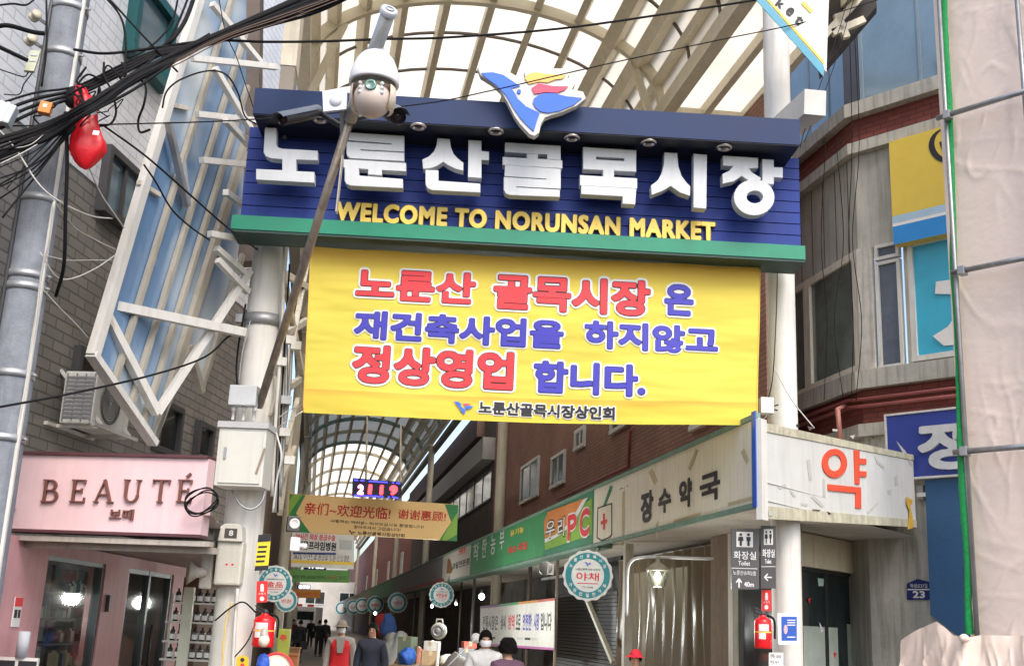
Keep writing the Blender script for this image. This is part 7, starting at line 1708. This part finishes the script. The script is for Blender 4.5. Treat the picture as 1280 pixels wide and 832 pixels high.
wires = [
 ([(0, 163, 9.7), (22, 190, 9.8), (50, 232, 9.9), (80, 255, 10.1), (115, 270, 10.5), (140, 273, 10.8)], .008, 'white cable sagging from the splice box across the glare-white bricks'),
 ([(88, 160, 10.0), (105, 195, 10.2), (125, 240, 10.5), (145, 270, 10.8), (155, 285, 11)], .007, 'white cable falling from the red sack'),
 ([(68, 252, 10.0), (62, 300, 10.1), (52, 340, 10.2), (42, 420, 10.3), (25, 520, 10.3), (8, 600, 10.4)], .010, 'white cable taped down the right side of the utility pole'),
 ([(50, 315, 10.2), (70, 345, 10.4), (90, 348, 10.6), (120, 335, 11), (145, 318, 11.3)], .006, 'thin white cable looping right from the pole'),
 ([(50, 318, 10.2), (85, 325, 10.6), (110, 325, 11), (140, 325, 11.3)], .005, 'thin pale wire tied across to the glazed wing'),
 ([(62, 245, 10.0), (78, 265, 10.2), (95, 285, 10.5), (120, 300, 10.9), (145, 312, 11.2)], .005, 'thin pale wire sloping over the grey bricks'),
 ([(52, 360, 10.2), (75, 385, 10.5), (95, 405, 10.9), (110, 422, 11.2)], .006, 'pale wire slanting down to the glazed wing corner'),
 ([(0, 205, 9.7), (30, 190, 9.8), (55, 175, 9.9), (85, 155, 10)], .006, 'pale wire crossing the pole below the orange box'),
 ([(0, 186, 9.7), (35, 182, 9.8), (58, 165, 9.9), (80, 145, 10)], .004, 'fine pale wire crossing the pole below the orange box'),
]
for pts, r_, lab in wires: cable(pts, r_, lab, None, wht)
for pts, r_, lab in (([(1062, -10, 13), (1048, 40, 13), (1010, 150, 12.6), (1000, 185, 12.3)], .005, 'thin black wire from the eave to the right end of the sign'), ([(1070, -10, 13), (1040, 90, 12.8), (1005, 178, 12.3)], .005, 'second thin black wire to the right end of the sign')):
    cable(pts, r_, lab, None)
for k, (x, dx_) in enumerate(((1028, 4), (1052, -6), (1062, 3), (1068, 6))):
    cable([(x, 40 if k > 1 else 180, 15.6 - k * .2), (x + dx_, 180, 15.6 - k * .2), (x - dx_ * .4, 300, 15.6 - k * .2), (x + dx_ * 1.5, 400, 15.6 - k * .2), (x + 2, 500, 15.6 - k * .2)], .006, 'thin dark wire hanging down the grey wall above the pharmacy sign', 'wires on the corner building wall')
cable([(972, 332, 13), (970, 400, 12.9), (966, 470, 12.9), (960, 500, 12.9)], .006, 'thin black wire down the right gate column', None); cable([(968, 460, 12.95), (990, 500, 12.9), (1018, 535, 12.9)], .008, 'pale cable from the right gate column to the pharmacy sign', None, wht)
cable([(348, 522, 12.9), (362, 512, 12.9), (380, 505, 12.8)], .006, 'white tie rope from the gate column to the banner corner', None, wht)
tr_ = thing('cable_trunking', 'row of pale conduits and clamps on the street side of the left gate column', 'conduit', Vector((GC.x + .3, GC.y, 0)))
for k, (x0, x1, y0, y1) in enumerate(((352, 346, 380, 640), (358, 350, 400, 620), (346, 338, 470, 520), (365, 352, 420, 560))):
    MB().tube(catmull([atY(x0, y0, 13.1), atY((x0 + x1) / 2 + 3, (y0 + y1) / 2, 13.1), atY(x1, y1, 13.1)], 6), .02 if k % 2 else .03, 8).build('conduit', [WHITE_STEEL, GREYMET, IVORY, GREYMET][k], tr_)
for (x, y) in ((364, 425), (370, 432), (352, 452), (358, 500), (356, 540), (362, 575)): MB().box(Fr(atY(x, y, 13.0), Vector((1, .2, 0))), -.06, .06, atY(x, y + 5, 13).z, atY(x, y - 5, 13).z, -.04, .04).build('clamp', random.choice([WHITE_STEEL, GREYMET]), tr_)
# far end of the street
tk = thing('white_truck', 'white box truck with red roof lamps at the far end of the street', 'truck', atY(379, 779, 100))
q = Fr(atY(379, 770, 100), Vector((1, 0, 0))); c_ = q.px(379, 770)[0]
MB().box(q, c_ - 1.05, c_ + 1.05, .5, 2.6, -4, 0).build('body', mat('truck_white', (.78, .79, .80), .4), tk, bevel=.06)
MB().box(q, c_ - .9, c_ + .9, 1.5, 2.2, .001, .03).build('windscreen', WINDK, tk)
for s_ in (-.5, .5): MB().box(q, c_ + s_ - .25, c_ + s_ + .25, 2.61, 2.8, -.6, -.2).build('roof_lamp', RED, tk)
for s_ in (-.8, .8): MB().lathe(q.pt(c_ + s_, .42, -.6), [(0, -.12), (.42, -.12), (.42, .12), (0, .12)], 18, q.r).build('wheel', BLACK, tk)
fb = thing('far_building', 'pale building closing the far end of the market street', 'building', su(UM, 175, 0))
MB().box(Fr(su(UM, 175, 0), ER), -30, 30, 0, 7, -8, 0).build('wall', mat('pale_plaster', (.50, .48, .44), .8, .2, .3), fb)
for k in range(12):
    window(Fr(su(UM, 175, 0), ER), -28 + k * 5, -25 + k * 5, 3.5, 5.5, 'window', fb, ALU, WINDK, .15, .05, 1)
